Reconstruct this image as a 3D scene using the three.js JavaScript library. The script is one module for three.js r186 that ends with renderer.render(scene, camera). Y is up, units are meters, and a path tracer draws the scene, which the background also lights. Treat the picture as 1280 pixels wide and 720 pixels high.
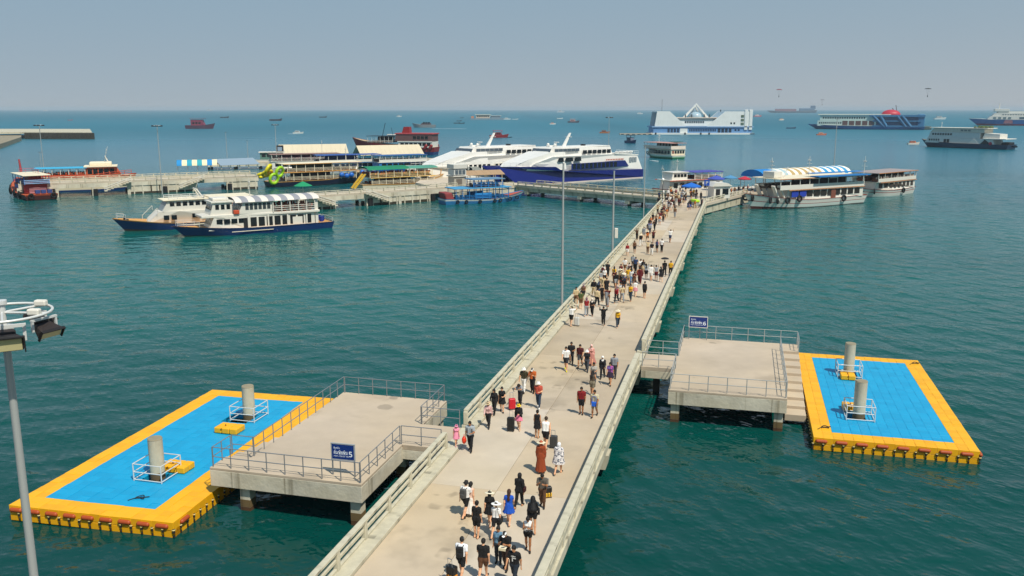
import * as THREE from 'three';
import { mergeGeometries, mergeVertices } from 'three/addons/utils/BufferGeometryUtils.js';
import { RoundedBoxGeometry } from 'three/addons/geometries/RoundedBoxGeometry.js';

// ------------------------------------------------------------------ camera, sky, sun, exposure
const scene = new THREE.Scene();
const EYE = 20.3, DECK = 2.3, FOCAL = 1100, PITCH = Math.atan(224 / FOCAL);
const camera = new THREE.PerspectiveCamera(2 * Math.atan(360 / FOCAL) * 180 / Math.PI, 16 / 9, 0.5, 40000);
camera.position.set(0, EYE, 0);
camera.rotation.x = -PITCH;
scene.add(camera);
const renderer = new THREE.WebGLRenderer({ antialias: true });
renderer.setSize(1024, 576);
renderer.toneMapping = THREE.LinearToneMapping;
renderer.toneMappingExposure = 1;
renderer.shadowMap.enabled = true;

const SUN = new THREE.Vector3(0.40, 1, 0.54).normalize();
{ // hazy tropical sky: pale grey haze at the horizon going to blue overhead
  const w = 256, h = 256, d = new Float32Array(w * h * 4);
  const low = [0.445, 0.468, 0.49], mid = [0.29, 0.425, 0.508], high = [0.13, 0.25, 0.45];
  for (let j = 0; j < h; j++) for (let i = 0; i < w; i++) {
    const e = ((j + 0.5) / h - 0.5) * 180, az = ((i + 0.5) / w - 0.5) * 2 * Math.PI;
    const x = Math.cos(az), z = Math.sin(az);
    const toSun = 0.5 + 0.5 * (x * 0.64 + z * 0.77), ee = Math.max(e, 0);
    const a = 1 - Math.exp(-ee / 6), b = 1 - Math.exp(-ee / 40), o = (j * w + i) * 4;
    for (let c = 0; c < 3; c++) {
      let v = low[c] + (mid[c] - low[c]) * a; v += (high[c] - v) * b;
      v *= 1 + [0.34, 0.12, -0.02][c] * (toSun - 0.42) * Math.exp(-ee / 14);
      d[o + c] = v;
    }
    d[o + 3] = 1;
  }
  const t = new THREE.DataTexture(d, w, h, THREE.RGBAFormat, THREE.FloatType);
  t.mapping = THREE.EquirectangularReflectionMapping; t.magFilter = t.minFilter = THREE.LinearFilter; t.needsUpdate = true;
  scene.background = t; scene.environment = t;
}
const sun = new THREE.DirectionalLight(new THREE.Color(1, 0.93, 0.8), 4.6);
sun.shadow.radius = 2;
sun.position.copy(SUN).multiplyScalar(400).add(new THREE.Vector3(0, 0, -120));
sun.target.position.set(0, 0, -120);
sun.castShadow = true;
Object.assign(sun.shadow.camera, { left: -200, right: 200, top: 200, bottom: -200, near: 1, far: 900 });
sun.shadow.mapSize.set(4096, 4096);
scene.add(sun, sun.target);
scene.fog = new THREE.FogExp2(0xaebfca, 0.00012);

// ------------------------------------------------------------------ helpers
function rng(seed) { let s = seed >>> 0; return () => { s = (s + 0x6D2B79F5) | 0; let t = Math.imul(s ^ (s >>> 15), 1 | s); t = (t + Math.imul(t ^ (t >>> 7), 61 | t)) ^ t; return ((t ^ (t >>> 14)) >>> 0) / 4294967296; }; }
const R = rng(7);
const lerp = (a, b, t) => a + (b - a) * t, clamp = (x, a = 0, b = 1) => Math.min(b, Math.max(a, x));
const sstep = (a, b, x) => { const t = clamp((x - a) / (b - a)); return t * t * (3 - 2 * t); };
// ground point [x, depth] below a picture pixel of the 1280 px photograph, on the level y
function at(u, v, y = 0) {
  const px = (u - 640) / FOCAL, py = -(v - 360) / FOCAL, c = Math.cos(PITCH), s = Math.sin(PITCH);
  const t = (EYE - y) / -(py * c - s);
  return [px * t, (c + py * s) * t];
}
const PIER = Math.asin(-0.2516), AX = [0.2516, 0.968], ORG = -7.55;   // pier frame: s metres along, t metres to the left
const P = (s, t) => [ORG + s * AX[0] - t * AX[1], s * AX[1] + t * AX[0]];
const toST = ([x, D]) => { x -= ORG; return [x * AX[0] + D * AX[1], D * AX[0] - x * AX[1]]; };
const used = {};
function numbered(n) { const k = used[n] = (used[n] ?? -1) + 1; return k ? `${n}_${String(k).padStart(3, '0')}` : n; }
function thing(name, label, category, [x, D], y = 0, turn = 0, group) {
  const o = new THREE.Group(); o.name = numbered(name); o.position.set(x, y, -D); o.rotation.y = turn;
  o.userData = { label, category }; if (group) o.userData.group = group;
  scene.add(o); return o;
}
function planarUV(g) { // uv in metres by the main axis of each face
  g = g.index ? g.toNonIndexed() : g; const p = g.attributes.position, uv = new Float32Array(p.count * 2);
  const a = new THREE.Vector3(), b = new THREE.Vector3(), c = new THREE.Vector3();
  for (let i = 0; i < p.count; i += 3) {
    a.fromBufferAttribute(p, i); b.fromBufferAttribute(p, i + 1).sub(a); c.fromBufferAttribute(p, i + 2).sub(a); b.cross(c);
    const ax = Math.abs(b.x), ay = Math.abs(b.y), az = Math.abs(b.z);
    for (let k = 0; k < 3; k++) {
      const x = p.getX(i + k), y = p.getY(i + k), z = p.getZ(i + k), o = (i + k) * 2;
      if (ay >= ax && ay >= az) { uv[o] = x; uv[o + 1] = z; } else if (ax > az) { uv[o] = z; uv[o + 1] = y; } else { uv[o] = x; uv[o + 1] = y; }
    }
  }
  g.setAttribute('uv', new THREE.BufferAttribute(uv, 2)); return g;
}
const norm = (list) => { list = list.map((g) => { g = g.index ? g.toNonIndexed() : g; for (const k of Object.keys(g.attributes)) if (!['position', 'normal', 'uv'].includes(k)) g.deleteAttribute(k); if (!g.attributes.uv) g.setAttribute('uv', new THREE.BufferAttribute(new Float32Array(g.attributes.position.count * 2), 2)); return g; }); return list.length === 1 ? list[0] : mergeGeometries(list); };
function part(parent, name, geo, m, extra) {
  let g = Array.isArray(geo) ? norm(geo) : geo;
  if (m.userData.metres && !g.userData.uvDone) { g = planarUV(g); g.userData.uvDone = true; }
  const o = new THREE.Mesh(g, m); o.name = name; o.castShadow = o.receiveShadow = true;
  if (extra) Object.assign(o.userData, extra);
  parent.add(o); return o;
}
const inst = (parent, name, g, m, x, y, z, ry = 0) => { const o = part(parent, name, g, m); o.position.set(x, y, z); o.rotation.y = ry; return o; };
const bx = (w, h, d, x = 0, y = 0, z = 0, ry = 0) => { const g = new THREE.BoxGeometry(w, h, d); if (ry) g.rotateY(ry); return g.translate(x, y, z); };
const rbx = (w, h, d, x = 0, y = 0, z = 0, r = 0.04, ry = 0) => { const g = new RoundedBoxGeometry(w, h, d, 1, r); if (ry) g.rotateY(ry); return g.translate(x, y, z); };
const cyl = (r0, r1, h, x = 0, y = 0, z = 0, n = 12) => new THREE.CylinderGeometry(r1, r0, h, n).translate(x, y + h / 2, z);
const V = (x, y, z) => new THREE.Vector3(x, y, z);
function bar(p, q, r, n = 6, r2 = r) {
  p = V(...p); q = V(...q); const d = q.clone().sub(p), L = d.length();
  return new THREE.CylinderGeometry(r2, r, L, n).translate(0, L / 2, 0).applyQuaternion(new THREE.Quaternion().setFromUnitVectors(V(0, 1, 0), d.normalize())).translate(p.x, p.y, p.z);
}
function prism(pts, w, z = 0, bevel = 0) { // side outline in x,y pulled out to width w
  const s = new THREE.Shape(pts.map(([x, y]) => new THREE.Vector2(x, y)));
  return new THREE.ExtrudeGeometry(s, { depth: w - 2 * bevel, bevelEnabled: bevel > 0, bevelSize: bevel, bevelThickness: bevel, bevelSegments: 1, curveSegments: 8 }).translate(0, 0, z - w / 2 + bevel);
}
const bend = (g, fn) => { g = g.index ? g.toNonIndexed() : g; const p = g.attributes.position; for (let i = 0; i < p.count; i++) { const v = fn(p.getX(i), p.getY(i), p.getZ(i)); p.setXYZ(i, v[0], v[1], v[2]); } g.computeVertexNormals(); return g; };
const sphere = (r, x, y, z, sx = 1, sy = 1, sz = 1, n = 10) => new THREE.SphereGeometry(r, n, Math.max(6, n * 0.7 | 0)).scale(sx, sy, sz).translate(x, y, z);
const torus = (r, t, x, y, z, rx = 0, ry = 0, n = 14, k = 6) => new THREE.TorusGeometry(r, t, k, n).rotateX(rx).rotateY(ry).translate(x, y, z);

// ------------------------------------------------------------------ textures and materials
function lattice(seed, n) { const r = rng(seed), a = new Float32Array(n * n); for (let i = 0; i < a.length; i++) a[i] = r(); return (x, y) => { const xi = Math.floor(x), yi = Math.floor(y), fx = x - xi, fy = y - yi, sx = fx * fx * (3 - 2 * fx), sy = fy * fy * (3 - 2 * fy), m = (k) => ((k % n) + n) % n, q = (i, j) => a[m(j) * n + m(i)]; return lerp(lerp(q(xi, yi), q(xi + 1, yi), sx), lerp(q(xi, yi + 1), q(xi + 1, yi + 1), sx), sy); }; }
function fbm(seed, base, oct) { const L = []; for (let o = 0; o < oct; o++) L.push(lattice(seed + o * 17, base << o)); return (u, v) => { let s = 0, a = 0.5, t = 0; for (let o = 0; o < oct; o++) { s += a * L[o](u * (base << o), v * (base << o)); t += a; a *= 0.55; } return s / t; }; }
const enc = (c) => 255 * (c <= 0.0031308 ? c * 12.92 : 1.055 * Math.pow(c, 1 / 2.4) - 0.055);
function tex(n, metres, fn, srgb = true) {
  const d = new Uint8Array(n * n * 4);
  for (let j = 0; j < n; j++) for (let i = 0; i < n; i++) { const c = fn(i / n, j / n), o = (j * n + i) * 4; for (let k = 0; k < 3; k++) d[o + k] = clamp(srgb ? enc(clamp(c[k])) : c[k] * 255, 0, 255); d[o + 3] = 255; }
  const t = new THREE.DataTexture(d, n, n); t.wrapS = t.wrapT = THREE.RepeatWrapping; t.magFilter = t.minFilter = THREE.LinearFilter;
  if (srgb) t.colorSpace = THREE.SRGBColorSpace; t.repeat.set(1 / metres, 1 / metres); t.needsUpdate = true; return t;
}
const n1 = fbm(11, 4, 6), n2 = fbm(23, 6, 5), n3 = fbm(37, 24, 4), n4 = fbm(51, 3, 4);
const T = {
  deck: tex(1024, 23, (u, v) => { const a = n1(u, v), b = n2(u, v), c = n3(u, v); let k = 0.87 + 0.3 * (a - 0.5) + 0.22 * (b - 0.5) + 0.14 * (c - 0.5); k *= 1 - 0.28 * sstep(0.56, 0.7, b) * sstep(0.48, 0.65, a); k *= 1 - 0.3 * sstep(0.68, 0.74, n3(v * 0.5, u * 0.5)) * sstep(0.5, 0.6, b); const w = 0.2 * (n4(v, u) - 0.5); return [0.605 * k * (1 + w * 0.3), 0.515 * k, 0.39 * k * (1 - w)]; }),
  conc: tex(512, 7, (u, v) => { const a = n1(u, v), b = n2(v, u), c = n3(u, v), streak = n2(u * 2, v * 0.12 + 0.3); let k = 0.86 + 0.3 * (a - 0.5) + 0.25 * (c - 0.5) - 0.45 * sstep(0.56, 0.75, streak) * sstep(0.4, 0.6, b); return [0.58 * k, 0.54 * k, 0.405 * k]; }),
  wall: tex(512, 9, (u, v) => { const a = n1(u, v), c = n3(u, v), streak = n2(u * 3, v * 0.1), b = n2(v, u); let st = sstep(0.47, 0.62, streak) * sstep(0.4, 0.55, n1(u * 2, 0.3)), k = 0.9 + 0.4 * (a - 0.5) + 0.25 * (c - 0.5) - 0.5 * st; const w = 0.25 * sstep(0.5, 0.75, b) + 0.5 * st; return [0.62 * k, (0.575 - 0.05 * w) * k, (0.455 - 0.12 * w) * k]; }),
  bump: tex(512, 3, (u, v) => { const c = 0.6 * n3(u, v) + 0.4 * n1(u, v); return [c, c, c]; }, false),
  paint: tex(512, 11, (u, v) => { const a = n1(u, v), s = n2(u * 3, v * 0.15), k = 0.97 + 0.12 * (a - 0.5) - 0.2 * sstep(0.58, 0.8, s); return [k, k * 0.99, k * 0.965]; }),
  plastic: tex(512, 7, (u, v) => { const a = n1(u, v), b = n3(u, v), s = n2(u, v), k = 0.96 + 0.14 * (a - 0.5) + 0.1 * (b - 0.5) - 0.22 * sstep(0.64, 0.8, s); return [k, k, k]; }),
  plaid: tex(128, 0.22, (u, v) => { const a = (u * 4 % 1) < 0.4, b = (v * 4 % 1) < 0.4; return a && b ? [0.45, 0.05, 0.07] : a || b ? [0.6, 0.3, 0.28] : [0.7, 0.66, 0.6]; }),
  floral: tex(128, 0.35, (u, v) => { const a = n2(u, v), b = n1(v, u); return a > 0.56 ? [0.75, 0.7, 0.68] : b > 0.55 ? [0.08, 0.09, 0.12] : [0.72, 0.7, 0.7]; }),
  prints: tex(128, 0.4, (u, v) => { const a = n2(u, v), b = n1(v, u); return a > 0.54 ? [0.4, 0.08, 0.3] : b > 0.55 ? [0.1, 0.12, 0.4] : [0.22, 0.1, 0.3]; }),
  camo: tex(128, 0.5, (u, v) => { const a = n2(u, v); return a > 0.55 ? [0.12, 0.13, 0.05] : a > 0.48 ? [0.25, 0.2, 0.12] : [0.06, 0.06, 0.04]; }),
};
const mats = {};
function mat(color, rough = 0.7, o = {}) {
  const k = [color, rough, o.map?.id, o.metalness, o.bumpMap ? 1 : 0].join('|'); if (mats[k]) return mats[k];
  const m = new THREE.MeshPhysicalMaterial({ color, roughness: rough, ...o }); if (o.map || o.bumpMap) m.userData.metres = true; return mats[k] = m;
}
const paint = (c, r = 0.42) => mat(c, r, { map: T.paint });
const M = {
  deck: mat(0xffffff, 0.9, { map: T.deck, bumpMap: T.bump, bumpScale: 0.006 }),
  conc: mat(0xffffff, 0.88, { map: T.conc, bumpMap: T.bump, bumpScale: 0.008 }),
  land: mat(0xf4efea, 0.92, { map: T.deck, bumpMap: T.bump, bumpScale: 0.006 }), deck2: mat(0xf3eee6, 0.9, { map: T.deck, bumpMap: T.bump, bumpScale: 0.006 }), deck3: mat(0xfaf4ea, 0.9, { map: T.deck, bumpMap: T.bump, bumpScale: 0.006 }), deck4: mat(0xe9e4dc, 0.9, { map: T.deck, bumpMap: T.bump, bumpScale: 0.006 }),
  wall: mat(0xffffff, 0.9, { map: T.wall, bumpMap: T.bump, bumpScale: 0.02 }),
  grey: mat(0xb9b4a8, 0.9, { map: T.wall, bumpMap: T.bump, bumpScale: 0.02 }),
  wet: mat(0x4a4436, 0.6, { map: T.wall }), shadeStain: mat(0x1f1e1b, 0.9, { map: T.wall }),  // the near-black one: weathered undersides with deep shade painted into the colour
  rubber: mat(0x0b0b0c, 0.75), steel: mat(0x8f9498, 0.45, { metalness: 0.5 }), galv: mat(0xa9adab, 0.55, { metalness: 0.25 }),
  white: paint(0xdbd8cf), cream: paint(0xe4dcc6), glass: mat(0x0d1216, 0.12), dark: mat(0x14161a, 0.6), black: mat(0x0c0c0e, 0.7),
  rail: mat(0xd8d9d6, 0.4, { metalness: 0.2 }), wood: mat(0x8a5c34, 0.75, { map: T.plastic }),
};

// ------------------------------------------------------------------ the sea
{
  const n = 1024, tile = 42, h = new Float32Array(n * n), r = rng(5), W = [];
  for (let i = 0; i < 78; i++) { // wave trains round a main direction, all periodic over the tile
    const k = Math.round(9 * Math.pow(19, r())), a = 1.25 + (r() - 0.5) * 2.3, kx = Math.round(k * Math.cos(a)), ky = Math.round(k * Math.sin(a)), kk = Math.hypot(kx, ky) || 1;
    W.push([kx, ky, Math.pow(kk, -0.92) * (0.6 + r()), r() * 6.283]);
  }
  let lo = 1e9, hi = -1e9;
  for (const [kx, ky, A, p] of W) { const cs = new Float32Array(n), sn = new Float32Array(n); for (let i = 0; i < n; i++) { cs[i] = Math.cos(2 * Math.PI * kx * i / n); sn[i] = Math.sin(2 * Math.PI * kx * i / n); } for (let j = 0; j < n; j++) { const q = 2 * Math.PI * ky * j / n + p, c = Math.cos(q) * A, s = Math.sin(q) * A; for (let i = 0; i < n; i++) h[j * n + i] += cs[i] * c - sn[i] * s; } }
  for (let i = 0; i < h.length; i++) { h[i] = h[i] + 0.22 * Math.abs(h[i]); lo = Math.min(lo, h[i]); hi = Math.max(hi, h[i]); }
  const d = new Float32Array(n * n * 4);
  for (let i = 0; i < h.length; i++) { const v = (h[i] - lo) / (hi - lo); d[i * 4] = d[i * 4 + 1] = d[i * 4 + 2] = v; d[i * 4 + 3] = 1; }
  const t = new THREE.DataTexture(d, n, n, THREE.RGBAFormat, THREE.FloatType); t.wrapS = t.wrapT = THREE.RepeatWrapping; t.magFilter = t.minFilter = THREE.LinearFilter; t.repeat.set(1 / tile, 1 / tile); t.needsUpdate = true;
  const rd = new Uint8Array(256 * 4 * 4); // waves too small and far to be drawn one by one spread the reflections instead
  for (let j = 0; j < 4; j++) for (let i = 0; i < 256; i++) { const o = (j * 256 + i) * 4; rd[o] = rd[o + 1] = rd[o + 2] = 255 * lerp(0.1, 0.46, sstep(0.05, 0.6, i / 255)); rd[o + 3] = 255; }
  const rough = new THREE.DataTexture(rd, 256, 4); rough.channel = 1; rough.magFilter = rough.minFilter = THREE.LinearFilter; rough.needsUpdate = true;
  const m = new THREE.MeshPhysicalMaterial({ color: 0xffffff, vertexColors: true, roughness: 1, roughnessMap: rough, ior: 1.33, specularIntensity: 0.75, bumpMap: t, bumpScale: 0.27 });
  const pos = [], uv = [], uv1 = [], col = [], idx = [], f1 = lattice(3, 64), f2 = lattice(9, 64), f3 = lattice(13, 64);
  const wave = (x, D) => 0.05 * Math.sin(x * 0.9 + D * 1.35 + 2 * f1(x / 31, D / 27)) + 0.045 * Math.sin(-x * 0.55 + D * 1.02 + 3 * f2(x / 23, D / 33)) + 0.04 * Math.sin(x * 0.31 + D * 0.74 + 4 * f3(x / 40, D / 40)) + 0.16 * (f1(x / 5.1, D / 3.4) - 0.5) + 0.1 * (f2(x / 2.3, D / 1.7) - 0.5);
  const vert = (x, D, amp) => { // greener inshore, bluer offshore, with distant sky reflection partly painted into that fade
    pos.push(x, 0.42 * amp * wave(x, D), -D); uv.push(x, D); uv1.push(clamp(Math.hypot(x, D) / 2000, 0.004, 0.99), 0.5);
    const patch = f1(x / 60 + 9, D / 38) * 0.6 + f2(x / 23, D / 12 + 4) * 0.4, off = sstep(90, 420, D + 0.15 * x) , k = 0.8 + 0.42 * patch;  // patch: uneven water tone, with wind-patch reflections painted into the base colour
    col.push(lerp(0.001, 0.01, off) * k, lerp(lerp(0.048, 0.093, sstep(36, 105, D)), 0.13, off) * k, lerp(lerp(0.041, 0.078, sstep(36, 105, D)), 0.185, off) * k);
  };
  const grid = (xs, ds, amp) => { const b = pos.length / 3, w = xs.length; for (const D of ds) for (const x of xs) vert(x, D, amp(x, D)); for (let j = 0; j + 1 < ds.length; j++) for (let i = 0; i + 1 < w; i++) { const a = b + j * w + i; idx.push(a, a + 1, a + w, a + 1, a + w + 1, a + w); } };
  const range = (a, b, s) => Array.from({ length: Math.round((b - a) / s) + 1 }, (_, i) => a + i * s);
  const X0 = -120, X1 = 150, D0 = 8, D1 = 278;
  grid(range(X0, X1, 0.75), range(D0, D1, 0.75), (x, D) => clamp(Math.min(x - X0, X1 - x, D - D0, D1 - D) / 12));
  const far = [6, 14, 30, 60, 120, 240, 480, 900, 1800, 3600, 7000, 14000], out = (a) => far.map((q) => q * a);
  const left = [...out(-1).reverse().map((q) => X0 + q)], right = out(1).map((q) => X1 + q), behind = [...out(-1).reverse().map((q) => D0 + q)].filter((q) => q > -2000), beyond = out(1).map((q) => D1 + q);
  const xs = range(X0, X1, 15), dd = range(D0, D1, 15), zero = () => 0;
  grid([...left, ...xs, ...right], [...behind, D0], zero); grid([...left, ...xs, ...right], [D1, ...beyond], zero);
  grid([...left, X0], dd, zero); grid([X1, ...right], dd, zero);
  const g = new THREE.BufferGeometry(); g.setAttribute('position', new THREE.Float32BufferAttribute(pos, 3)); g.setAttribute('uv', new THREE.Float32BufferAttribute(uv, 2)); g.setAttribute('uv1', new THREE.Float32BufferAttribute(uv1, 2)); g.setAttribute('color', new THREE.Float32BufferAttribute(col, 3)); g.setIndex(idx); g.computeVertexNormals();
  const sea = new THREE.Mesh(g, m); sea.name = 'water'; sea.userData = { kind: 'structure', label: 'teal green sea ruffled by small waves' }; sea.receiveShadow = true; scene.add(sea);
}

// ------------------------------------------------------------------ concrete pier, plaza, bridge, jetties
const TP = Math.atan2(AX[1], AX[0]);
const turnOf = ([x0, D0], [x1, D1]) => Math.atan2(D1 - D0, x1 - x0);
const dist = (a, b) => Math.hypot(b[0] - a[0], b[1] - a[1]);
function structure(name, label, [x, D], turn = 0) { const g = thing(name, label, undefined, [x, D], 0, turn); delete g.userData.category; g.userData.kind = 'structure'; return g; }
const polySlab = (pts, top, thick) => new THREE.ExtrudeGeometry(new THREE.Shape(pts.map(([x, D]) => new THREE.Vector2(x, D))), { depth: thick, bevelEnabled: false }).rotateX(-Math.PI / 2).translate(0, top - thick, 0);
const taperBox = (w, h, d, lo) => bend(bx(w, h, d, 0, -h / 2, 0), (x, y, z) => [x, y, y < -h + 0.01 ? z * lo : z]);

{ // pier: local x runs along it, z to its right
  const g = structure('pier', 'long straight concrete pier deck crowded with walking people', P(0, 0), TP);
  for (let s = -8, k = 0; s < 172; s += 12, k++) for (const [t0, t1] of [[-0.3, 3.35], [3.36, 6.7]])
    part(g, 'deck_slab', rbx(Math.min(12, 172 - s) - 0.025, 0.4, t1 - t0 - 0.012, s + Math.min(12, 172 - s) / 2, DECK - 0.2 - (k * 7 % 3) * 0.003, -(t0 + t1) / 2, 0.012), [M.deck, M.deck2, M.deck3, M.deck4][(k * 5 + (t0 > 1 ? 2 : 0) + (k >> 1)) % 4]);
  const holes = { L: [[44.4, 47.7]], R: [[62.7, 66.1]] };
  for (const [side, tc, w] of [['L', 7.16, 0.9], ['R', -0.64, 0.66]]) for (let s = -8; s < 172; s += 9) {
    const e = Math.min(s + 9, 172), open = holes[side].find(([a, b]) => a < e && b > s);
    for (const [a, b, hh] of open ? [[s, Math.max(s, open[0]), 0.15], [Math.max(s, open[0]), Math.min(e, open[1]), 0.008], [Math.min(e, open[1]), e, 0.15]] : [[s, e, 0.15]])
      if (b - a > 0.1) part(g, 'kerb', rbx(b - a - 0.02, 0.3 + hh, w - 0.02, (a + b) / 2, DECK + hh - (0.3 + hh) / 2, -tc, 0.02), M.conc);
  }
  for (let s = -8; s < 172; s += 16) for (const t of [-0.1, 2, 4.6, 6.9]) part(g, 'girder', bx(15.96, 0.95, 0.42, s + 8, DECK - 0.42 - 0.475, -t), M.shadeStain);  // girder colour carries the shade below the deck
  for (let s = -8; s < 172; s += 16) part(g, 'soffit', bx(15.96, 0.03, 8.2, s + 8, DECK - 0.425, -3.3), M.shadeStain);  // added near-black plates, shade under the slabs put into their colour
  for (let s = 0.5; s < 172; s += 16) {
    const c = part(g, 'pile_cap', taperBox(1.1, 0.85, 8.4, 0.96), M.conc); c.position.set(s, 1.34, -3.3);
    for (const t of [0.2, 3.3, 6.4]) part(g, 'pile', cyl(0.42, 0.42, 4.2, s, -3.6, -t, 12), M.wet);
  }
}
const plaza = structure('plaza', 'concrete landing area at the seaward end of the pier', [0, 0]);
part(plaza, 'deck_slab', polySlab([P(171.99, -1), [37.9, 171], [52, 193], [86, 211], [82, 219], [46, 205], [36, 201], P(193, 7.65), P(171.99, 7.65)], DECK - 0.002, 0.5), M.deck);
for (const [a, b, h] of [[P(170, -0.8), [37.7, 171.2], 1.1], [[37.7, 171.2], [52, 193.2], 1.6], [[52, 193.2], [86, 211.2], 1.1]]) { const L = dist(a, b), th = turnOf(a, b), q = part(plaza, 'girder', bx(L, h, 0.5, L / 2, DECK - 0.5 - h / 2, -0.35), M.conc); q.position.set(a[0], 0, -a[1]); q.rotation.y = th; }
for (const [x, D] of [[40, 178], [45, 185.5], [50, 192.5], [60, 199], [69, 204], [78, 209], [34, 190], [44, 198], [56, 205], [80, 215]]) part(plaza, 'pile', cyl(0.5, 0.5, 5.2, x, -3.6, -D, 10), M.wet);
for (const [x, D] of [[44.2, 183], [45.4, 184.6], [49, 190.2]]) part(plaza, 'fender_post', bx(0.4, 3.4, 0.4, x + 0.35, 0.4, -D + 0.3), M.rubber);

function railing(name, label, p0, p1, o) { // posts and rails are pieces of their own
  const L = dist(p0, p1), g = thing(name, label, 'railing', p0, o.y ?? DECK, turnOf(p0, p1), o.group), n = Math.max(1, Math.round(L / o.bay)), b = L / n;
  if (o.steel) {
    const post = cyl(0.028, 0.028, 1.06, 0, 0, 0, 8), rr = bar([0, 0, 0], [b, 0, 0], 0.024, 6);
    for (let i = 0; i <= n; i++) inst(g, 'post', post, o.m, i * b, 0, 0);
    for (let i = 0; i < n; i++) for (const y of [0.55, 1.06]) inst(g, 'rail', rr, o.m, i * b, y, 0);
    return g;
  }
  const post = norm([rbx(0.24, 0.78, 0.24, 0, 0.39, 0, 0.03)]), topR = rbx(b - 0.01, 0.14, o.solid ? 0.36 : 0.27, b / 2, 0.83, 0, 0.03), midR = rbx(b - 0.24, 0.15, o.solid ? 0.2 : 0.13, b / 2, 0.43, 0, 0.025), low = rbx(b - 0.24, 0.1, 0.15, b / 2, 0.05, 0, 0.02), back = rbx(b - 0.24, 0.75, 0.1, b / 2, 0.38, 0.01, 0.01);
  for (let i = 0; i <= n; i++) inst(g, 'post', post, M.conc, i * b, 0, 0);
  for (let i = 0; i < n; i++) { inst(g, 'top_rail', topR, M.conc, i * b, 0, 0); inst(g, 'mid_rail', midR, M.conc, i * b, 0, 0); inst(g, 'base_rail', low, M.conc, i * b, 0, 0); if (o.solid) inst(g, 'infill_panel', back, M.conc, i * b, 0, 0); }
  return g;
}
const C = (y = DECK + 0.15) => ({ bay: 2.7, y });
railing('concrete_railing', 'concrete balustrade on the pier edge running from the lamp mast to landing 5', P(-6, 7.4), P(44.2, 7.4), C());
railing('concrete_railing', 'long concrete balustrade on the pier edge beyond landing 5, with the crowd along it', P(47.9, 7.4), P(183, 7.4), C());
railing('concrete_railing', 'concrete balustrade on the near pier edge before the walkway to landing 6', P(-6, -0.78), P(62.5, -0.78), { ...C(), solid: true });
railing('concrete_railing', 'concrete balustrade on the open sea edge between landing 6 and the plaza', P(66.3, -0.78), P(171.5, -0.78), { ...C(), solid: true });
railing('concrete_railing', 'short concrete balustrade curving from the pier end past the white booth', [37.7, 171.6], [51, 191.6], C(DECK));
railing('concrete_railing', 'concrete balustrade on the near edge of the bridge below the navy ferry', [31, 180.6], [1.4, 210.4], C());
railing('concrete_railing', 'concrete balustrade on the far edge of the bridge, behind its twin', [34.8, 184.6], [6, 214.4], C());

function jetty(name, label, p0, p1, depth, o = {}) { // local x along the face, z towards the viewer
  const L = dist(p0, p1), g = structure(name, label, p0, turnOf(p0, p1)), top = o.top ?? DECK, n = Math.round(L / 8), b = L / n, r = rng(L * 100 | 0);
  for (let i = 0; i < n; i++) part(g, 'deck_slab', bx(b - 0.02, 0.35, depth, (i + 0.5) * b, top - 0.175, -depth / 2), M.deck);
  for (let i = 0; i < n; i++) {
    const x = i * b, solid = o.open ? false : ((i + (o.phase ?? 1)) % 3 !== 0 && i % 4 !== 1);
    part(g, 'edge_beam', bx(b - 0.02, 0.9, 0.4, x + b / 2, top - 0.35 - 0.45, -0.2), M.wall);
    if (o.open) continue;
    if (solid) { part(g, 'tide_band', bx(b - 0.48, 0.9, 0.34, x + b / 2, 0.1, -0.32), M.wet); part(g, 'wall_panel', bx(b - 0.5, 3.2, 0.3, x + b / 2, top - 1.25 - 1.6, -0.32), M.wall); for (const k of [0.15, 0.4, 0.65, 0.9]) part(g, 'strut', bx(0.26, 2.6, 0.16, x + b * k, top - 1.25 - 1.3, -0.1), r() < 0.45 ? M.wet : M.wall); }
    if (i % 2 === 0) part(g, 'rubber_fender', rbx(0.95, 2.1, 0.7, x + 0.4, 0.6, 0.3, 0.12), M.rubber);
    part(g, 'pile', bx(0.7, 4.6, 0.7, x, top - 0.9 - 2.3, -0.38), M.wall);
  }
  for (let x = 0.4; x < L; x += b) for (const z of o.open ? [-depth + 0.6, -0.8] : [-depth * 0.5, -depth + 0.5]) part(g, 'pile', cyl(0.4, 0.4, 4.4, x, -3.6, z, 8), M.wet);
  part(g, 'back_beam', bx(L, 0.9, 0.4, L / 2, top - 0.8, -depth + 0.2), M.wall);
  for (const [x0, dir] of o.stairs ?? []) { // a flight down to the boats along the face, with two rails
    const S = 6.2, H = 2.2, st = [];
    for (let k = 0; k < 9; k++) st.push(bx(S / 9, 0.22, 1.1, x0 + dir * (k + 0.5) * S / 9, top - 0.2 - k * H / 9, 0.62));
    for (const q of st) part(g, 'step', q, M.wall);
    for (const z of [0.12, 1.1]) part(g, 'stair_rail', [bx(Math.hypot(S, H), 0.09, 0.06).rotateZ(-dir * Math.atan2(H, S)).translate(x0 + dir * S / 2, top + 0.85 - H / 2, z), bx(Math.hypot(S, H), 0.07, 0.06).rotateZ(-dir * Math.atan2(H, S)).translate(x0 + dir * S / 2, top + 0.4 - H / 2, z), ...[0.1, 0.5, 0.9].map((k) => bx(0.08, 1, 0.06, x0 + dir * S * k, top + 0.35 - H * k, z))], M.white);
  }
  return g;
}
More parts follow.
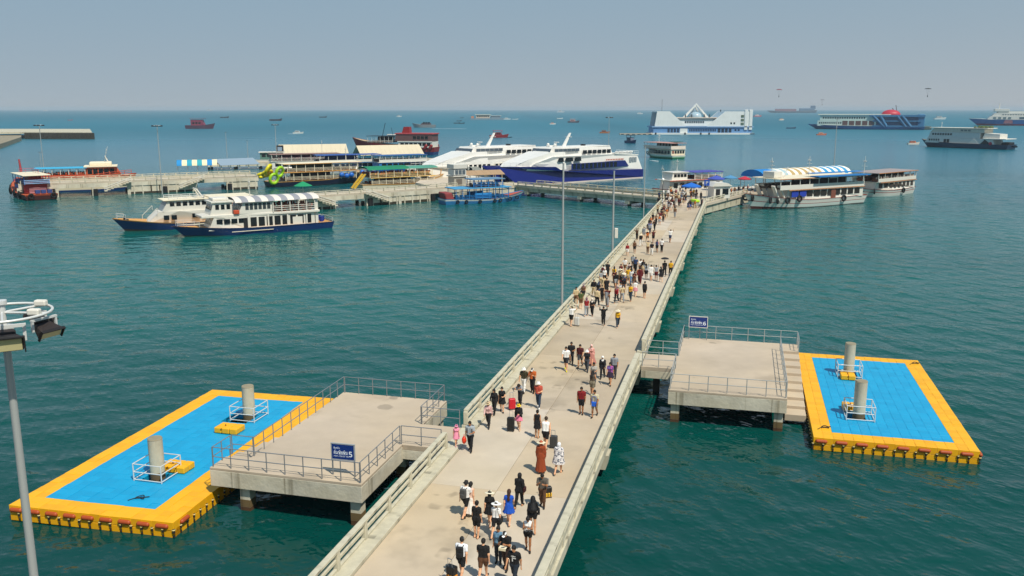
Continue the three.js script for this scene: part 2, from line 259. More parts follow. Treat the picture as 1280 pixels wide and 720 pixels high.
{ // bridge to the jetties
  const a = [31.3, 180], b = [0.8, 211.4], L = dist(a, b), g = structure('footbridge', 'concrete bridge from the pier end to the boat jetties', b, turnOf(b, a));
  for (let i = 0; i < 4; i++) part(g, 'deck_slab', bx(L / 4 - 0.03, 0.35, 6.2, (i + 0.5) * L / 4, DECK - 0.18, -3), M.deck);
  for (let i = 0; i < 4; i++) for (const z of [-0.35, -5.65]) part(g, 'girder', bx(L / 4 - 0.04, 0.85, 0.42, (i + 0.5) * L / 4, DECK - 0.36 - 0.425, z), M.conc);
  for (let i = 0; i < 4; i++) for (const z of [0.13, -6.13]) part(g, 'kerb', bx(L / 4 - 0.02, 0.5, 0.3, (i + 0.5) * L / 4, DECK - 0.1, z), M.conc);
  for (const x of [L * 0.09, L * 0.47, L * 0.78]) { part(g, 'pile_cap', bx(1.1, 0.6, 6.6, x, 0.78, -3), M.conc); for (const z of [-0.6, -5.4]) part(g, 'pile', cyl(0.45, 0.45, 4, x, -3.6, z, 10), M.wet); }
}
jetty('jetty', 'near concrete jetty with dark rubber fenders, between the blue boat and the tour boats', [-43, 177], [-12, 202.2], 6, { top: 2.9, phase: 2, stairs: [[2, 1], [15, 1]] });
jetty('jetty', 'middle concrete jetty with the striped arched canopy on its deck', [-113, 202], [-65.6, 228.8], 9, { top: 3.3, phase: 1, stairs: [[24, -1], [41, -1]] });
jetty('jetty', 'far concrete jetty with the two long cream roofs', [-103, 300], [-14, 322], 12, { open: true, stairs: [] });
const junction = structure('jetty_landing', 'concrete landing where the bridge meets the near jetty', [0, 0]);
part(junction, 'deck_slab', polySlab([[-14, 200.8], [0.8, 211.4], [5, 215.6], [2, 219.5], [-24, 219.5], [-17, 207]], DECK - 0.006, 0.6), M.deck);
for (const [a, b] of [[[-14, 200.8], [0.8, 211.4]]]) { const L = dist(a, b), q = part(junction, 'wall_panel', bx(L, 3.4, 0.4, L / 2, -0.2, -0.35), M.wall); q.position.set(a[0], 0, -a[1]); q.rotation.y = turnOf(a, b); }
const spine = structure('jetty_spine', 'concrete causeway linking the near and far jetties behind the ferries', [0, 0]);
part(spine, 'deck_slab', polySlab([[-24, 219.4], [-16, 219.4], [-13, 319], [-21, 317]], DECK - 0.01, 0.7), M.deck);
for (let i = 0; i < 9; i++) part(spine, 'pile', cyl(0.5, 0.5, 5, -19.5 + i * 0.3, -3.2, -(222 + i * 11), 8), M.wet);
railing('concrete_railing', 'concrete balustrade on the near jetty above its fenders', [-42.6, 177.6], [-12.6, 202], C(2.9));
railing('concrete_railing', 'concrete balustrade on the jetty landing behind the blue boat', [-13.4, 201.5], [0.4, 211.2], C(DECK));
railing('concrete_railing', 'concrete balustrade on the middle jetty beside the red and blue boat', [-112.6, 202.4], [-66, 228.6], C(3.3));
railing('concrete_railing', 'concrete balustrade along the back of the middle jetty, behind the canopy', [-116.6, 210], [-70, 236.4], C(3.3));
railing('concrete_railing', 'pale concrete balustrade on the far jetty under the cream roofs', [-103, 300.4], [-30, 318.4], { ...C(DECK), bay: 4 });
{ // breakwater at the far left edge
  const g = structure('breakwater', 'low grey breakwater reaching in from the shore', [0, 0]);
  part(g, 'breakwater_wall', polySlab([[-460, 380], at(0, 186, 0), at(27, 176, 0), at(27, 172, 0), [-460, 560]], 2.4, 5), M.grey);
  const h = structure('breakwater_pier', 'pale concrete breakwater pier standing on dark piles', [0, 0]);
  part(h, 'deck_slab', polySlab([[-460, 570], at(28, 173.5, 0), at(116, 174, 0), at(113, 168.5, 0), [-460, 720]], 4.6, 1.2), M.conc);
  const a = at(30, 174, 0), b = at(114, 174.2, 0);
  for (let i = 0; i <= 26; i++) part(h, 'pile', bx(1.6, 5, 1.2, lerp(a[0], b[0], i / 26), 1.7, -lerp(a[1], b[1], i / 26) - 3), M.wet);
}

// ------------------------------------------------------------------ the two landings with their steel railings and name boards
function landing(name, label, s0, s1, t0, t1, w0, w1, side) { // local x along the pier, z to its right
  const g = thing(name, label, 'landing platform', P(0, 0), 0, TP), out = side > 0 ? t1 : t0, inn = side > 0 ? t0 : t1, mid = (s0 + s1) / 2;
  const B = (nm, sa, sb, ta, tb, ya, yb, m, r = 0.02) => part(g, nm, rbx(sb - sa, yb - ya, Math.abs(tb - ta), (sa + sb) / 2, (ya + yb) / 2, -(ta + tb) / 2, r), m);
  B('deck_slab', s0, s1, t0, t1, DECK - 0.14, DECK, M.land);
  const f = 0.42, e = 0.006, ya = DECK - 1.0, yb = DECK - 0.142;
  B('edge_beam', s0 - e, s0 + f, t0 - e, t1 + e, ya, yb, M.wall); B('edge_beam', s1 - f, s1 + e, t0 - e, t1 + e, ya, yb, M.wall);
  B('edge_beam', s0 + f + 0.002, s1 - f - 0.002, t0 - e, t0 + f, ya, yb, M.wall); B('edge_beam', s0 + f + 0.002, s1 - f - 0.002, t1 - f, t1 + e, ya, yb, M.wall);
  B('soffit', s0 + 0.44, s1 - 0.44, t0 + 0.44, t1 - 0.44, DECK - 0.34, DECK - 0.305, M.shadeStain);  // added plate, painted near-black so the underside and its reflection go dark
  B('edge_beam', s0 + 0.02, s0 + f, t0 + 0.02, t1 - 0.02, DECK - 1.0, DECK - 0.3, M.wall); B('edge_beam', s1 - f, s1 - 0.02, t0 + 0.02, t1 - 0.02, DECK - 1.0, DECK - 0.3, M.wall);
  B('edge_beam', s0 + f, s1 - f, t0 + 0.02, t0 + f, DECK - 1.0, DECK - 0.3, M.wall); B('edge_beam', s0 + f, s1 - f, t1 - f, t1 - 0.02, DECK - 1.0, DECK - 0.3, M.wall);
  const wa = side > 0 ? 7.62 : inn, wb = side > 0 ? t0 : -1.02;
  B('walkway_slab', w0, w1, wa, wb, DECK - 0.3, DECK - 0.004, M.land); for (const s of [w0 + 0.15, w1 - 0.15]) B('walkway_beam', s - 0.15, s + 0.15, wa, wb, DECK - 0.85, DECK - 0.3, M.wall);
  for (const s of [s0 + 0.5, mid, s1 - 0.5]) for (const t of [t0 + 0.45, t1 - 0.45]) part(g, 'pile', [bx(0.55, 1.1, 0.55, s, 0.76, -t)], M.wall), part(g, 'tide_ring', bx(0.565, 0.4, 0.565, s, 0.42, -t), mat(0x8a7654, 0.85, { map: T.wall })), part(g, 'pile_foot', bx(0.56, 3.2, 0.56, s, -1.39, -t), mat(0x6b4c33, 0.8, { map: T.wall }));
  if (side < 0) part(g, 'pile', bx(0.45, 3, 0.45, (w0 + w1) / 2, 0, 2.0), M.wet);
  // flight down to the floating pontoon along the outer side
  const sw = 1.35, ta = side > 0 ? out : out - sw, tb = ta + sw, dir = side > 0 ? 1 : -1, n = 8, from = side > 0 ? s0 + 1.5 : s1 - 2.2, run = 1.25;
  side > 0 ? (B('stair_head', s0, from, ta, tb, DECK - 0.14, DECK - 0.003, M.land), B('edge_beam', s0 - e, from, ta + 0.01, tb, DECK - 1, DECK - 0.142, M.wall)) : B('stair_head', from, s1, ta, tb, DECK - 0.4, DECK - 0.003, M.land);
  for (let k = 0; k < n; k++) { const a = from + dir * k * run, b = a + dir * run, y = DECK - 0.2 * (k + 1); B('step', Math.min(a, b) + 0.01, Math.max(a, b), ta, tb, y - 0.45, y, M.land, 0.03); }
  return g;
}
landing('landing_platform', 'square concrete landing 5 with steel railings, joined to the pier by a walkway', 39, 52, 9.95, 17.0, 44.4, 47.7, 1);
landing('landing_platform', 'square concrete landing 6 with steel railings and broad side steps', 57.8, 71.7, -10.8, -3.35, 62.7, 66.1, -1);
const S1 = { steel: true, bay: 1.0, m: M.steel }, S2 = { steel: true, bay: 1.25, m: M.galv };
const sr = (label, a, b, o) => railing('steel_railing', label, P(...a), P(...b), o);
sr('grey steel railing along the front edge of landing 5 below its name board', [39.12, 18.2], [39.12, 10.07], S1);
sr('short steel railing at the front outer corner of landing 5, above the pontoon', [39.12, 18.22], [40.8, 18.22], S1);
sr('long steel railing on landing 5 along the blue and yellow pontoon', [40.9, 16.9], [51.9, 16.9], S1);
sr('short steel rail closing the stair head of landing 5', [40.9, 18.2], [40.9, 16.95], S1);
sr('steel railing along the far edge of landing 5 against the open water', [51.9, 16.85], [51.9, 10.07], S1);
sr('steel railing on landing 5 facing the pier, nearer than the walkway', [39.2, 10.07], [44.4, 10.07], S1);
sr('steel railing of the walkway to landing 5 on the side nearer the name board', [44.45, 10], [44.45, 7.7], S1);
sr('steel railing on landing 5 facing the pier, beyond the walkway', [47.7, 10.07], [51.85, 10.07], S1);
sr('far steel railing of the walkway to landing 5, beside the child in pink', [47.66, 10], [47.66, 7.7], S1);
sr('steel railing along the front edge of landing 6', [57.9, -3.45], [57.9, -10.7], S2);
sr('steel railing on landing 6 facing the pier, nearer than its walkway', [57.95, -3.45], [62.7, -3.45], S2);
sr('steel railing of the walkway to landing 6 on the side nearer the camera', [62.75, -1.1], [62.75, -3.4], S2);
sr('steel railing of the walkway to landing 6 on the side of the ferries', [66.06, -1.1], [66.06, -3.4], S2);
sr('steel railing on landing 6 facing the pier, beyond its walkway', [66.1, -3.45], [71.6, -3.45], S2);
sr('steel railing along the far edge of landing 6 beside its name board', [71.6, -3.45], [71.6, -12.1], S2);
sr('steel railing on landing 6 along the head of the broad steps', [58, -10.75], [69.4, -10.75], S2);
sr('short steel railing at the far outer corner of landing 6', [71.55, -12.1], [69.5, -12.1], S2);

function signTexture(num) {
  const c = document.createElement('canvas'); c.width = 512; c.height = 320; const x = c.getContext('2d');
  x.fillStyle = '#0b2f78'; x.fillRect(0, 0, 512, 320); x.strokeStyle = '#e8eef4'; x.fillStyle = '#e8eef4'; x.lineCap = 'round';
  const glyph = (gx, gy, s, k) => { // looped letter forms of the local script
    x.beginPath(); x.arc(gx + s * 0.16, gy + s * (k & 1 ? 0.2 : 0.8), s * 0.13, 0, 6.3); x.stroke(); x.beginPath();
    if (k % 4 === 0) { x.moveTo(gx + s * 0.16, gy + s * 0.67); x.lineTo(gx + s * 0.12, gy + s * 0.2); x.quadraticCurveTo(gx + s * 0.4, gy - s * 0.1, gx + s * 0.66, gy + s * 0.25); x.lineTo(gx + s * 0.66, gy + s); }
    else if (k % 4 === 1) { x.moveTo(gx + s * 0.22, gy + s * 0.33); x.lineTo(gx + s * 0.22, gy + s); x.lineTo(gx + s * 0.66, gy + s); x.lineTo(gx + s * 0.66, gy + s * 0.05); }
    else if (k % 4 === 2) { x.moveTo(gx + s * 0.16, gy + s * 0.93); x.lineTo(gx + s * 0.5, gy + s); x.lineTo(gx + s * 0.5, gy + s * 0.3); x.lineTo(gx + s * 0.1, gy + s * 0.1); }
    else { x.moveTo(gx + s * 0.22, gy + s * 0.3); x.lineTo(gx + s * 0.24, gy + s); x.lineTo(gx + s * 0.45, gy + s * 0.5); x.lineTo(gx + s * 0.66, gy + s); x.lineTo(gx + s * 0.68, gy); }
    x.stroke(); if (k % 3 === 0) { x.beginPath(); x.moveTo(gx + s * 0.3, gy - s * 0.2); x.lineTo(gx + s * 0.6, gy - s * 0.4); x.stroke(); }
  };
  x.lineWidth = 6; for (let i = 0; i < 5; i++) glyph(44 + i * 30, 62, 30, [3, 2, 1, 0, 2][i]);
  x.lineWidth = 12; for (let i = 0; i < 6; i++) glyph(44 + i * 55, 150, 60, [0, 2, 3, 1, 3, 1][i]);
  x.lineWidth = 5; for (const [a, n] of [[46, 5], [176, 6], [330, 3]]) for (let i = 0; i < n; i++) { const q = a + i * 22; x.beginPath(); x.moveTo(q, 272); x.lineTo(q, 246); x.lineTo(q + (i % 2 ? 13 : 7), i % 2 ? 246 : 258); x.lineTo(q + 13, i % 3 ? 272 : 246); x.stroke(); }
  x.font = 'bold 170px sans-serif'; x.fillText(num, 388, 258);
  const t = new THREE.CanvasTexture(c); t.colorSpace = THREE.SRGBColorSpace; return t;
}
function board(label, [x, D], turn, num, w, h, up, frame) {
  const g = thing('name_board', label, 'sign', [x, D], DECK, turn);
  part(g, 'panel', rbx(w, h, 0.05, 0, up + h / 2, 0, 0.012), mat(0x0b2f78, 0.5));
  part(g, 'face', new THREE.PlaneGeometry(w - 0.05, h - 0.05).translate(0, up + h / 2, 0.029), new THREE.MeshStandardMaterial({ map: signTexture(num), roughness: 0.45 }));
  part(g, 'frame', [bx(w + 0.06, 0.05, 0.07, 0, up + h + 0.015, 0), bx(w + 0.06, 0.05, 0.07, 0, up - 0.015, 0), bx(0.05, h, 0.07, -w / 2 - 0.005, up + h / 2, 0), bx(0.05, h, 0.07, w / 2 + 0.005, up + h / 2, 0)], frame);
  for (const q of [-w / 2 + 0.02, w / 2 - 0.02]) part(g, 'leg', bx(0.06, up, 0.06, q, up / 2, -0.01), M.steel);
}
board('blue name board with white lettering and the number 5 on two legs', at(430, 594.5, DECK), TP - Math.PI / 2 + 0.02, '5', 1.22, 0.8, 0.86, mat(0x9aa0a4, 0.5));
board('blue name board with white lettering and the number 6 behind the far railing', at(872, 424.5, DECK), TP - Math.PI / 2, '6', 1.42, 0.84, 1.02, M.white);

// ------------------------------------------------------------------ floating pontoons of plastic cubes
function pontoon(label, s0, t0, ns, nt, ring, cube, piles, fenders, lowSides, yaw = 0) {
  const g = thing('floating_pontoon', label, 'pontoon', P(s0, t0), 0, TP + yaw), Y = mat(0xf2a30a, 0.5, { map: T.plastic }), Bl = mat(0x0c97e4, 0.45, { map: T.plastic }), O = mat(0xa8481a, 0.55, { map: T.plastic });
  const yel = [0xf0ad04, 0xe9a804, 0xf2b108].map((c) => mat(c, 0.5, { map: T.plastic })), blu = [0x0a9ccc, 0x0998c8, 0x0c9fcf].map((c) => mat(c, 0.45, { map: T.plastic }));
  const top = planarUV(rbx(cube - 0.003, 0.42, cube - 0.003, 0, 0, 0, 0.015)); top.userData.uvDone = true; const r = rng(ns), Yt = 0.6;
  const hit = (x, z) => piles.some(([a, b]) => Math.abs(x - (a - s0)) < 0.62 && Math.abs(z + (b - t0)) < 0.62);
  let ny = 0, nb = 0; const restB = [], restY = [];
  for (let i = 0; i < ns; i++) for (let j = 0; j < nt; j++) {
    const x = (i + 0.5) * cube, z = -(j + 0.5) * cube; if (hit(x, z)) continue;
    const edge = i < ring[0] || i >= ns - ring[1] || j < ring[2] || j >= nt - ring[3], y = Yt + (r() - 0.5) * 0.02, k = r() * 3 | 0;
    if (edge) { if (ny++ < 296) inst(g, 'yellow_float', top, yel[k], x, y, z); else restY.push(top.clone().translate(x, y, z)); }
    else if (nb++ < 296) inst(g, 'blue_float', top, blu[k], x, y, z); else restB.push(top.clone().translate(x, y, z));
  }
  if (restB.length) part(g, 'blue_float_field', norm(restB), blu[0], { kind: 'stuff' }).geometry.userData.uvDone = true;
  if (restY.length) part(g, 'yellow_float_field', norm(restY), yel[0], { kind: 'stuff' });
  const W = ns * cube, D = nt * cube, pins = [], lugs = [];
  const lowG = planarUV(rbx(cube - 0.014, 0.4, cube - 0.014, 0, 0, 0, 0.045)); lowG.userData.uvDone = true;
  const pin = (x, z) => { pins.push(cyl(0.06, 0.06, 0.2, x, 0.28, z, 6), cyl(0.05, 0.05, 0.1, x, 0.06, z, 6)); lugs.push(rbx(0.12, 0.08, 0.12, x, 0.44, z, 0.03)); };
  for (const e of lowSides) for (let i = 0; i < (e === 'f' || e === 'b' ? nt : ns); i++) {
    const q = (i + 0.5) * cube, [x, z] = e === 'f' ? [cube / 2, -q] : e === 'b' ? [W - cube / 2, -q] : e === 'r' ? [q, -cube / 2] : [q, -D + cube / 2];
    inst(g, 'lower_float', lowG, yel[r() * 3 | 0], x, 0.18, z);
    if (e === 'f') pin(-0.02, -i * cube); if (e === 'r') pin(i * cube, 0.02); if (e === 'l') pin(i * cube, -D - 0.02);
  }
  part(g, 'connector_pins', pins, mat(0x2a2620, 0.6), { kind: 'stuff' }); part(g, 'connector_lugs', lugs, mat(0xf0d890, 0.5), { kind: 'stuff' });
  const fg = new THREE.CapsuleGeometry(0.125, 0.46, 4, 8).rotateX(Math.PI / 2);
  for (const [x, z, ry] of fenders(W, D)) inst(g, 'fender', fg, O, x, 0.58, z, ry);
  return g;
}
const cubeL = 0.575;
const frontF = (n) => (W, D) => Array.from({ length: n }, (_, i) => [0.0, -D * (i + 0.6) / n, 0]);
pontoon('blue floating pontoon with yellow border in front of landing 5', 35.7, 18.3, 33, 16, [2, 2, 3, 2], cubeL, [[40.3, 22.48], [49.8, 22.62]], (W, D) => [...frontF(9)(W, D), [0.9, 0.04, Math.PI / 2]], ['f', 'r'], 0.04);
pontoon('blue floating pontoon with yellow border beside landing 6', 55.3, -21.5, 34, 16, [2, 2, 2, 2], cubeL, [[69.4, -15.75], [59.8, -15.38]], (W, D) => [...frontF(8)(W, D), [0.3, 0.04, Math.PI / 2]], ['f', 'l', 'r']);
function guidePile(label, cageLabel, s, t, h) {
  const g = thing('guide_pile', label, 'concrete pile', P(s, t), -2, TP);
  part(g, 'shaft', cyl(0.38, 0.38, 2.7 + h, 0, 0, 0, 20), M.conc); part(g, 'cap', cyl(0.39, 0.36, 0.06, 0, 2.7 + h, 0, 20), M.grey); part(g, 'stained_base', cyl(0.388, 0.384, 0.55, 0, 2.55, 0, 20), mat(0x7d6f5a, 0.85, { map: T.wall }));
  const c = thing('guard_cage', cageLabel, 'guard rail', P(s, t), 0.82, TP), w = 0.85;
  for (const [x, z] of [[-w, -w], [w, -w], [w, w], [-w, w]]) part(c, 'post', bar([x, 0, z], [x, 0.95, z], 0.035, 8), M.rail);
  for (const y of [0.08, 0.5, 0.95]) for (const [a, b] of [[[-w, -w], [w, -w]], [[w, -w], [w, w]], [[w, w], [-w, w]], [[-w, w], [-w, -w]]]) part(c, 'rail', bar([a[0], y, a[1]], [b[0], y, b[1]], 0.03, 6), M.rail);
}
guidePile('guide pile on the landing 5 pontoon nearest the lamp mast', 'white cage round the guide pile nearest the lamp mast', 40.3, 22.48, 2.25);
guidePile('guide pile beside the long steel railing of landing 5', 'white cage beside the long steel railing of landing 5', 49.8, 22.62, 2.2);
guidePile('guide pile on the landing 6 pontoon, farther from the camera', 'white cage round the guide pile with a whole yellow block before it', 69.4, -15.75, 2.5);
guidePile('guide pile in the middle of the landing 6 pontoon hiding a yellow block', 'white cage in the middle of the landing 6 pontoon', 59.8, -15.38, 2.5);
function floatBlock(label, u0, v0, nx, nz) {
  const [x, D] = at(u0, v0, 0.82), g = thing('float_block', label, 'float', [x, D], 0.82, TP), Y = mat(0xeeae08, 0.5, { map: T.plastic });
  for (let i = 0; i < nx; i++) for (let j = 0; j < nz; j++) part(g, 'yellow_float', rbx(0.5, 0.36, 0.5, i * 0.52, 0.19, j * 0.52, 0.06), Y);
  part(g, 'lug', [cyl(0.04, 0.04, 0.05, 0.26, 0.37, 0.26, 6), cyl(0.04, 0.04, 0.05, -0.26, 0.3, 0.26, 6)], mat(0x7a4a12, 0.6));
}
floatBlock('yellow float block behind the cage nearest the lamp mast', 208, 588, 2, 3);
floatBlock('yellow float block on blue floats, between the two caged piles of landing 5', 275, 540, 2, 3);
floatBlock('whole yellow float block before the cage on the landing 6 pontoon', 1055, 474, 2, 2);
floatBlock('yellow float block half hidden behind a caged pile of landing 6', 1058, 513, 2, 2);
for (const [u, v, lab] of [[1030, 534, 'coil of dark mooring rope on the front yellow edge of the pontoon at landing 6'], [1143, 454, 'dark mooring rope on the far yellow corner of the pontoon at landing 6'], [175, 622, 'small dark rope loop on the blue floats at landing 5']]) {
  const [x, D] = at(u, v, 0.84), g = thing('mooring_rope', lab, 'rope', [x, D], 0.83), c = new THREE.CatmullRomCurve3([[-0.5, 0, 0.3], [-0.1, 0.02, 0], [0.25, 0.05, 0.2], [0.1, 0.06, -0.2], [-0.2, 0.05, 0.1], [0.45, 0.02, -0.1]].map((p) => V(...p)));
  part(g, 'rope', new THREE.TubeGeometry(c, 30, 0.025, 5), M.dark);
}

// ------------------------------------------------------------------ lamp masts
function floodlight(parent, x, y, z, ry, tilt) {
  const k = new THREE.Group(); k.name = 'floodlight'; k.position.set(x, y, z); k.rotation.set(0, ry, 0); parent.add(k);
  const q = (geo) => geo.rotateX(tilt);
  part(k, 'housing', q(norm([bend(rbx(0.56, 0.24, 0.34, 0, 0, 0, 0.04), (a, b, c) => [a * (c < 0 ? 0.72 : 1), b * (c < 0 ? 0.7 : 1), c]), rbx(0.34, 0.2, 0.2, 0, 0.02, -0.26, 0.05)])), mat(0x2b2320, 0.55));
  part(k, 'lens', q(norm([bx(0.5, 0.19, 0.015, 0, 0, 0.173)])), mat(0xb8b083, 0.15));
  part(k, 'visor', q(norm([bx(0.6, 0.02, 0.08, 0, 0.13, 0.2), bx(0.02, 0.26, 0.06, 0.29, 0, 0.19), bx(0.02, 0.26, 0.06, -0.29, 0, 0.19)])), mat(0x171312, 0.6));
  part(k, 'bracket', [bx(0.05, 0.26, 0.05, -0.3, 0.12, -0.05), bx(0.05, 0.26, 0.05, 0.3, 0.12, -0.05), bx(0.66, 0.05, 0.06, 0, 0.25, -0.05)], M.rail);
  return k;
}
{
  const D = 18, x = (3 - 640) / FOCAL * 18.5, y0 = DECK, top = 16.05, g = thing('lamp_mast', 'tall grey floodlight mast with a ring of lamps, standing close by the pier edge', 'lamp post', [x, D], y0);
  part(g, 'pole', cyl(0.115, 0.075, top - y0 - 0.55, 0.02, 0, 0, 16), M.galv); part(g, 'base_plate', cyl(0.3, 0.3, 0.06, 0, 0, 0, 12), M.galv);
  part(g, 'hub', [cyl(0.08, 0.08, 0.8, 0, top - y0 - 0.55, 0, 12), cyl(0.12, 0.12, 0.08, 0, top - y0 + 0.24, 0, 14), cyl(0.2, 0.2, 0.08, 0, top - y0 - 0.3, 0, 14)], M.rail);
  part(g, 'ring', torus(0.95, 0.03, 0, top - y0 + 0.05, 0, Math.PI / 2, 0, 36, 8), M.rail);
  for (let k = 0; k < 6; k++) { const a = k * Math.PI / 3; part(g, 'spoke', bar([0, top - y0 + 0.06, 0], [0.96 * Math.cos(a), top - y0 + 0.05, 0.96 * Math.sin(a)], 0.026, 8), M.rail); }
  for (const [a, ry, tl] of [[0, Math.PI / 2 - 0.42, 0.55], [1.05, 0.5, 0.1], [-1.2, Math.PI - 0.5, 0.5], [2.6, -1.8, 0.6], [-2.6, -2.2, 0.6]]) {
    const r = a === 1.05 ? 0.72 : 0.9; floodlight(g, r * Math.cos(a), top - y0 - (a === 1.05 ? 0.42 : 0.3), r * Math.sin(a), ry, tl).scale.setScalar(a === 1.05 ? 1.25 : 0.92);
    part(g, 'ballast_box', rbx(0.26, 0.14, 0.16, 0.82 * Math.cos(a + 0.25), top - y0 + 0.12, 0.82 * Math.sin(a + 0.25), 0.04), M.white);
  }
}
function mast(label, [x, D], y0, h, kind, r = 0.11) {
  const g = thing('lamp_mast', label, 'lamp post', [x, D], y0); part(g, 'pole', cyl(r, r * 0.62, h, 0, 0, 0, 10), M.galv); part(g, 'base_plate', cyl(0.24, 0.24, 0.05, 0, 0, 0, 8), M.galv);
  if (kind === 'ring') { part(g, 'ring', torus(0.9, 0.05, 0, h, 0, Math.PI / 2, 0, 18, 5), M.rail); for (let k = 0; k < 5; k++) part(g, 'floodlight', rbx(0.6, 0.3, 0.4, 1.0 * Math.cos(k * 1.257), h - 0.1, 1.0 * Math.sin(k * 1.257), 0.05), mat(0x2b2a2c, 0.5)); }
  if (kind === 'flat') part(g, 'lamp_head', [rbx(0.7, 0.1, 0.2, 0.25, h, 0, 0.03), rbx(0.3, 0.1, 0.2, -0.25, h, 0, 0.03)], mat(0x62676a, 0.5));
  if (kind === 'cap') part(g, 'lamp_head', cyl(r * 0.72, r * 0.7, 0.12, 0, h, 0, 10), M.galv);
  if (kind === 'speaker') { part(g, 'speaker_box', rbx(0.42, 1.25, 0.4, 0.42, h - 7.6, 0.05, 0.06), M.white); part(g, 'bracket', bx(0.3, 0.08, 0.1, 0.18, h - 7.2, 0.02), M.galv); part(g, 'lamp_head', cyl(r * 0.72, r * 0.7, 0.12, 0, h, 0, 10), M.galv); }
  return g;
}
const railY = DECK + 0.15;
mast('tall bare grey lamp mast on the pier edge, nearest of those before the navy ferry', P(78.6, 7.95), 0.9, 14.6, 'cap', 0.13);
mast('grey lamp mast with a white speaker box halfway up', P(110.6, 7.95), 0.9, 11.8, 'speaker', 0.16);
mast('thin grey lamp mast where the bridge meets the crowded pier rail', P(146, 7.95), 0.9, 13.6, 'flat', 0.11);
{ const g = thing('street_lamp', 'short black lamp post with a white globe above the crowd', 'street lamp', P(172, 7.2), DECK, 0); part(g, 'pole', cyl(0.07, 0.05, 4.6, 0, 0, 0, 8), M.dark); part(g, 'globe', sphere(0.28, 0, 4.8, 0), mat(0xf4f4f0, 0.3)); part(g, 'collar', cyl(0.12, 0.16, 0.15, 0, 4.5, 0, 8), M.dark); }
mast('lamp mast with a dark ring of lamps rising from the middle jetty beside the stairs', at(203, 243, 0), 0, 16.4, 'ring', 0.13);
mast('lamp mast with a ring of lamps behind the red and blue workboat', [-122.6, 232], 0, 16.2, 'ring', 0.12);
mast('slender mast above the orange passenger boat', [-120, 226], 0, 9.5, 'flat', 0.08);
mast('slender pole standing behind the grey awning on the middle jetty', at(284, 197, DECK), DECK, 9.4, 'flat', 0.12);
mast('white pole lamp with round disc near the grey awning', at(310, 197, DECK), DECK, 6.2, 'flat', 0.12);
mast('lamp mast rising behind the dark two-deck boat', at(346, 200, DECK), DECK, 12.5, 'ring', 0.12);
mast('thin tall mast seen between the navy ferry and the far floating hall', at(760, 214, 0), 0, 17.6, 'ring', 0.12);
mast('thin mast seen above the white boat with the striped canopy', at(1041, 226, DECK), DECK, 15.5, 'flat', 0.12);

// ------------------------------------------------------------------ people: bodies and clothes meshed from one field of tapered limbs
function surfaceNet(f, lo, hi, h) {
  const nx = Math.ceil((hi[0] - lo[0]) / h) + 2, ny = Math.ceil((hi[1] - lo[1]) / h) + 2, nz = Math.ceil((hi[2] - lo[2]) / h) + 2, F = new Float32Array(nx * ny * nz), ID = new Int32Array(nx * ny * nz).fill(-1);
  const at3 = (i, j, k) => (k * ny + j) * nx + i;
  for (let k = 0; k < nz; k++) for (let j = 0; j < ny; j++) for (let i = 0; i < nx; i++) F[at3(i, j, k)] = f(lo[0] + (i - 0.5) * h, lo[1] + (j - 0.5) * h, lo[2] + (k - 0.5) * h);
  const pos = [], idx = [], E = [[0, 1], [2, 3], [4, 5], [6, 7], [0, 2], [1, 3], [4, 6], [5, 7], [0, 4], [1, 5], [2, 6], [3, 7]];
  for (let k = 0; k + 1 < nz; k++) for (let j = 0; j + 1 < ny; j++) for (let i = 0; i + 1 < nx; i++) {
    const v = [], c = (n) => F[at3(i + (n & 1), j + (n >> 1 & 1), k + (n >> 2))]; let neg = 0;
    for (let n = 0; n < 8; n++) { v.push(c(n)); if (v[n] < 0) neg++; }
    if (neg === 0 || neg === 8) continue;
    let x = 0, y = 0, z = 0, m = 0;
    for (const [a, b] of E) if ((v[a] < 0) !== (v[b] < 0)) { const t = v[a] / (v[a] - v[b]); x += lerp(a & 1, b & 1, t); y += lerp(a >> 1 & 1, b >> 1 & 1, t); z += lerp(a >> 2, b >> 2, t); m++; }
    ID[at3(i, j, k)] = pos.length / 3; pos.push(lo[0] + (i - 0.5 + x / m) * h, lo[1] + (j - 0.5 + y / m) * h, lo[2] + (k - 0.5 + z / m) * h);
  }
  const quad = (a, b, c, d, flip) => flip ? idx.push(a, c, b, a, d, c) : idx.push(a, b, c, a, c, d);
  for (let k = 1; k + 1 < nz; k++) for (let j = 1; j + 1 < ny; j++) for (let i = 1; i + 1 < nx; i++) {
    const q = F[at3(i, j, k)] < 0;
    if (q !== (F[at3(i + 1, j, k)] < 0)) quad(ID[at3(i, j - 1, k - 1)], ID[at3(i, j, k - 1)], ID[at3(i, j, k)], ID[at3(i, j - 1, k)], !q);
    if (q !== (F[at3(i, j + 1, k)] < 0)) quad(ID[at3(i - 1, j, k - 1)], ID[at3(i - 1, j, k)], ID[at3(i, j, k)], ID[at3(i, j, k - 1)], !q);
    if (q !== (F[at3(i, j, k + 1)] < 0)) quad(ID[at3(i - 1, j - 1, k)], ID[at3(i, j - 1, k)], ID[at3(i, j, k)], ID[at3(i - 1, j, k)], !q);
  }
  const g = new THREE.BufferGeometry(); g.setAttribute('position', new THREE.Float32BufferAttribute(pos, 3)); g.setIndex(idx); g.computeVertexNormals(); return g;
}
const capD = (x, y, z, a, b, ra, rb) => { const bx_ = b[0] - a[0], by = b[1] - a[1], bz = b[2] - a[2], t = clamp(((x - a[0]) * bx_ + (y - a[1]) * by + (z - a[2]) * bz) / (bx_ * bx_ + by * by + bz * bz + 1e-9)); return Math.hypot(x - a[0] - t * bx_, y - a[1] - t * by, z - a[2] - t * bz) - lerp(ra, rb, t); };
const smin = (a, b, k) => { const h = Math.max(k - Math.abs(a - b), 0) / k; return Math.min(a, b) - h * h * k * 0.25; };
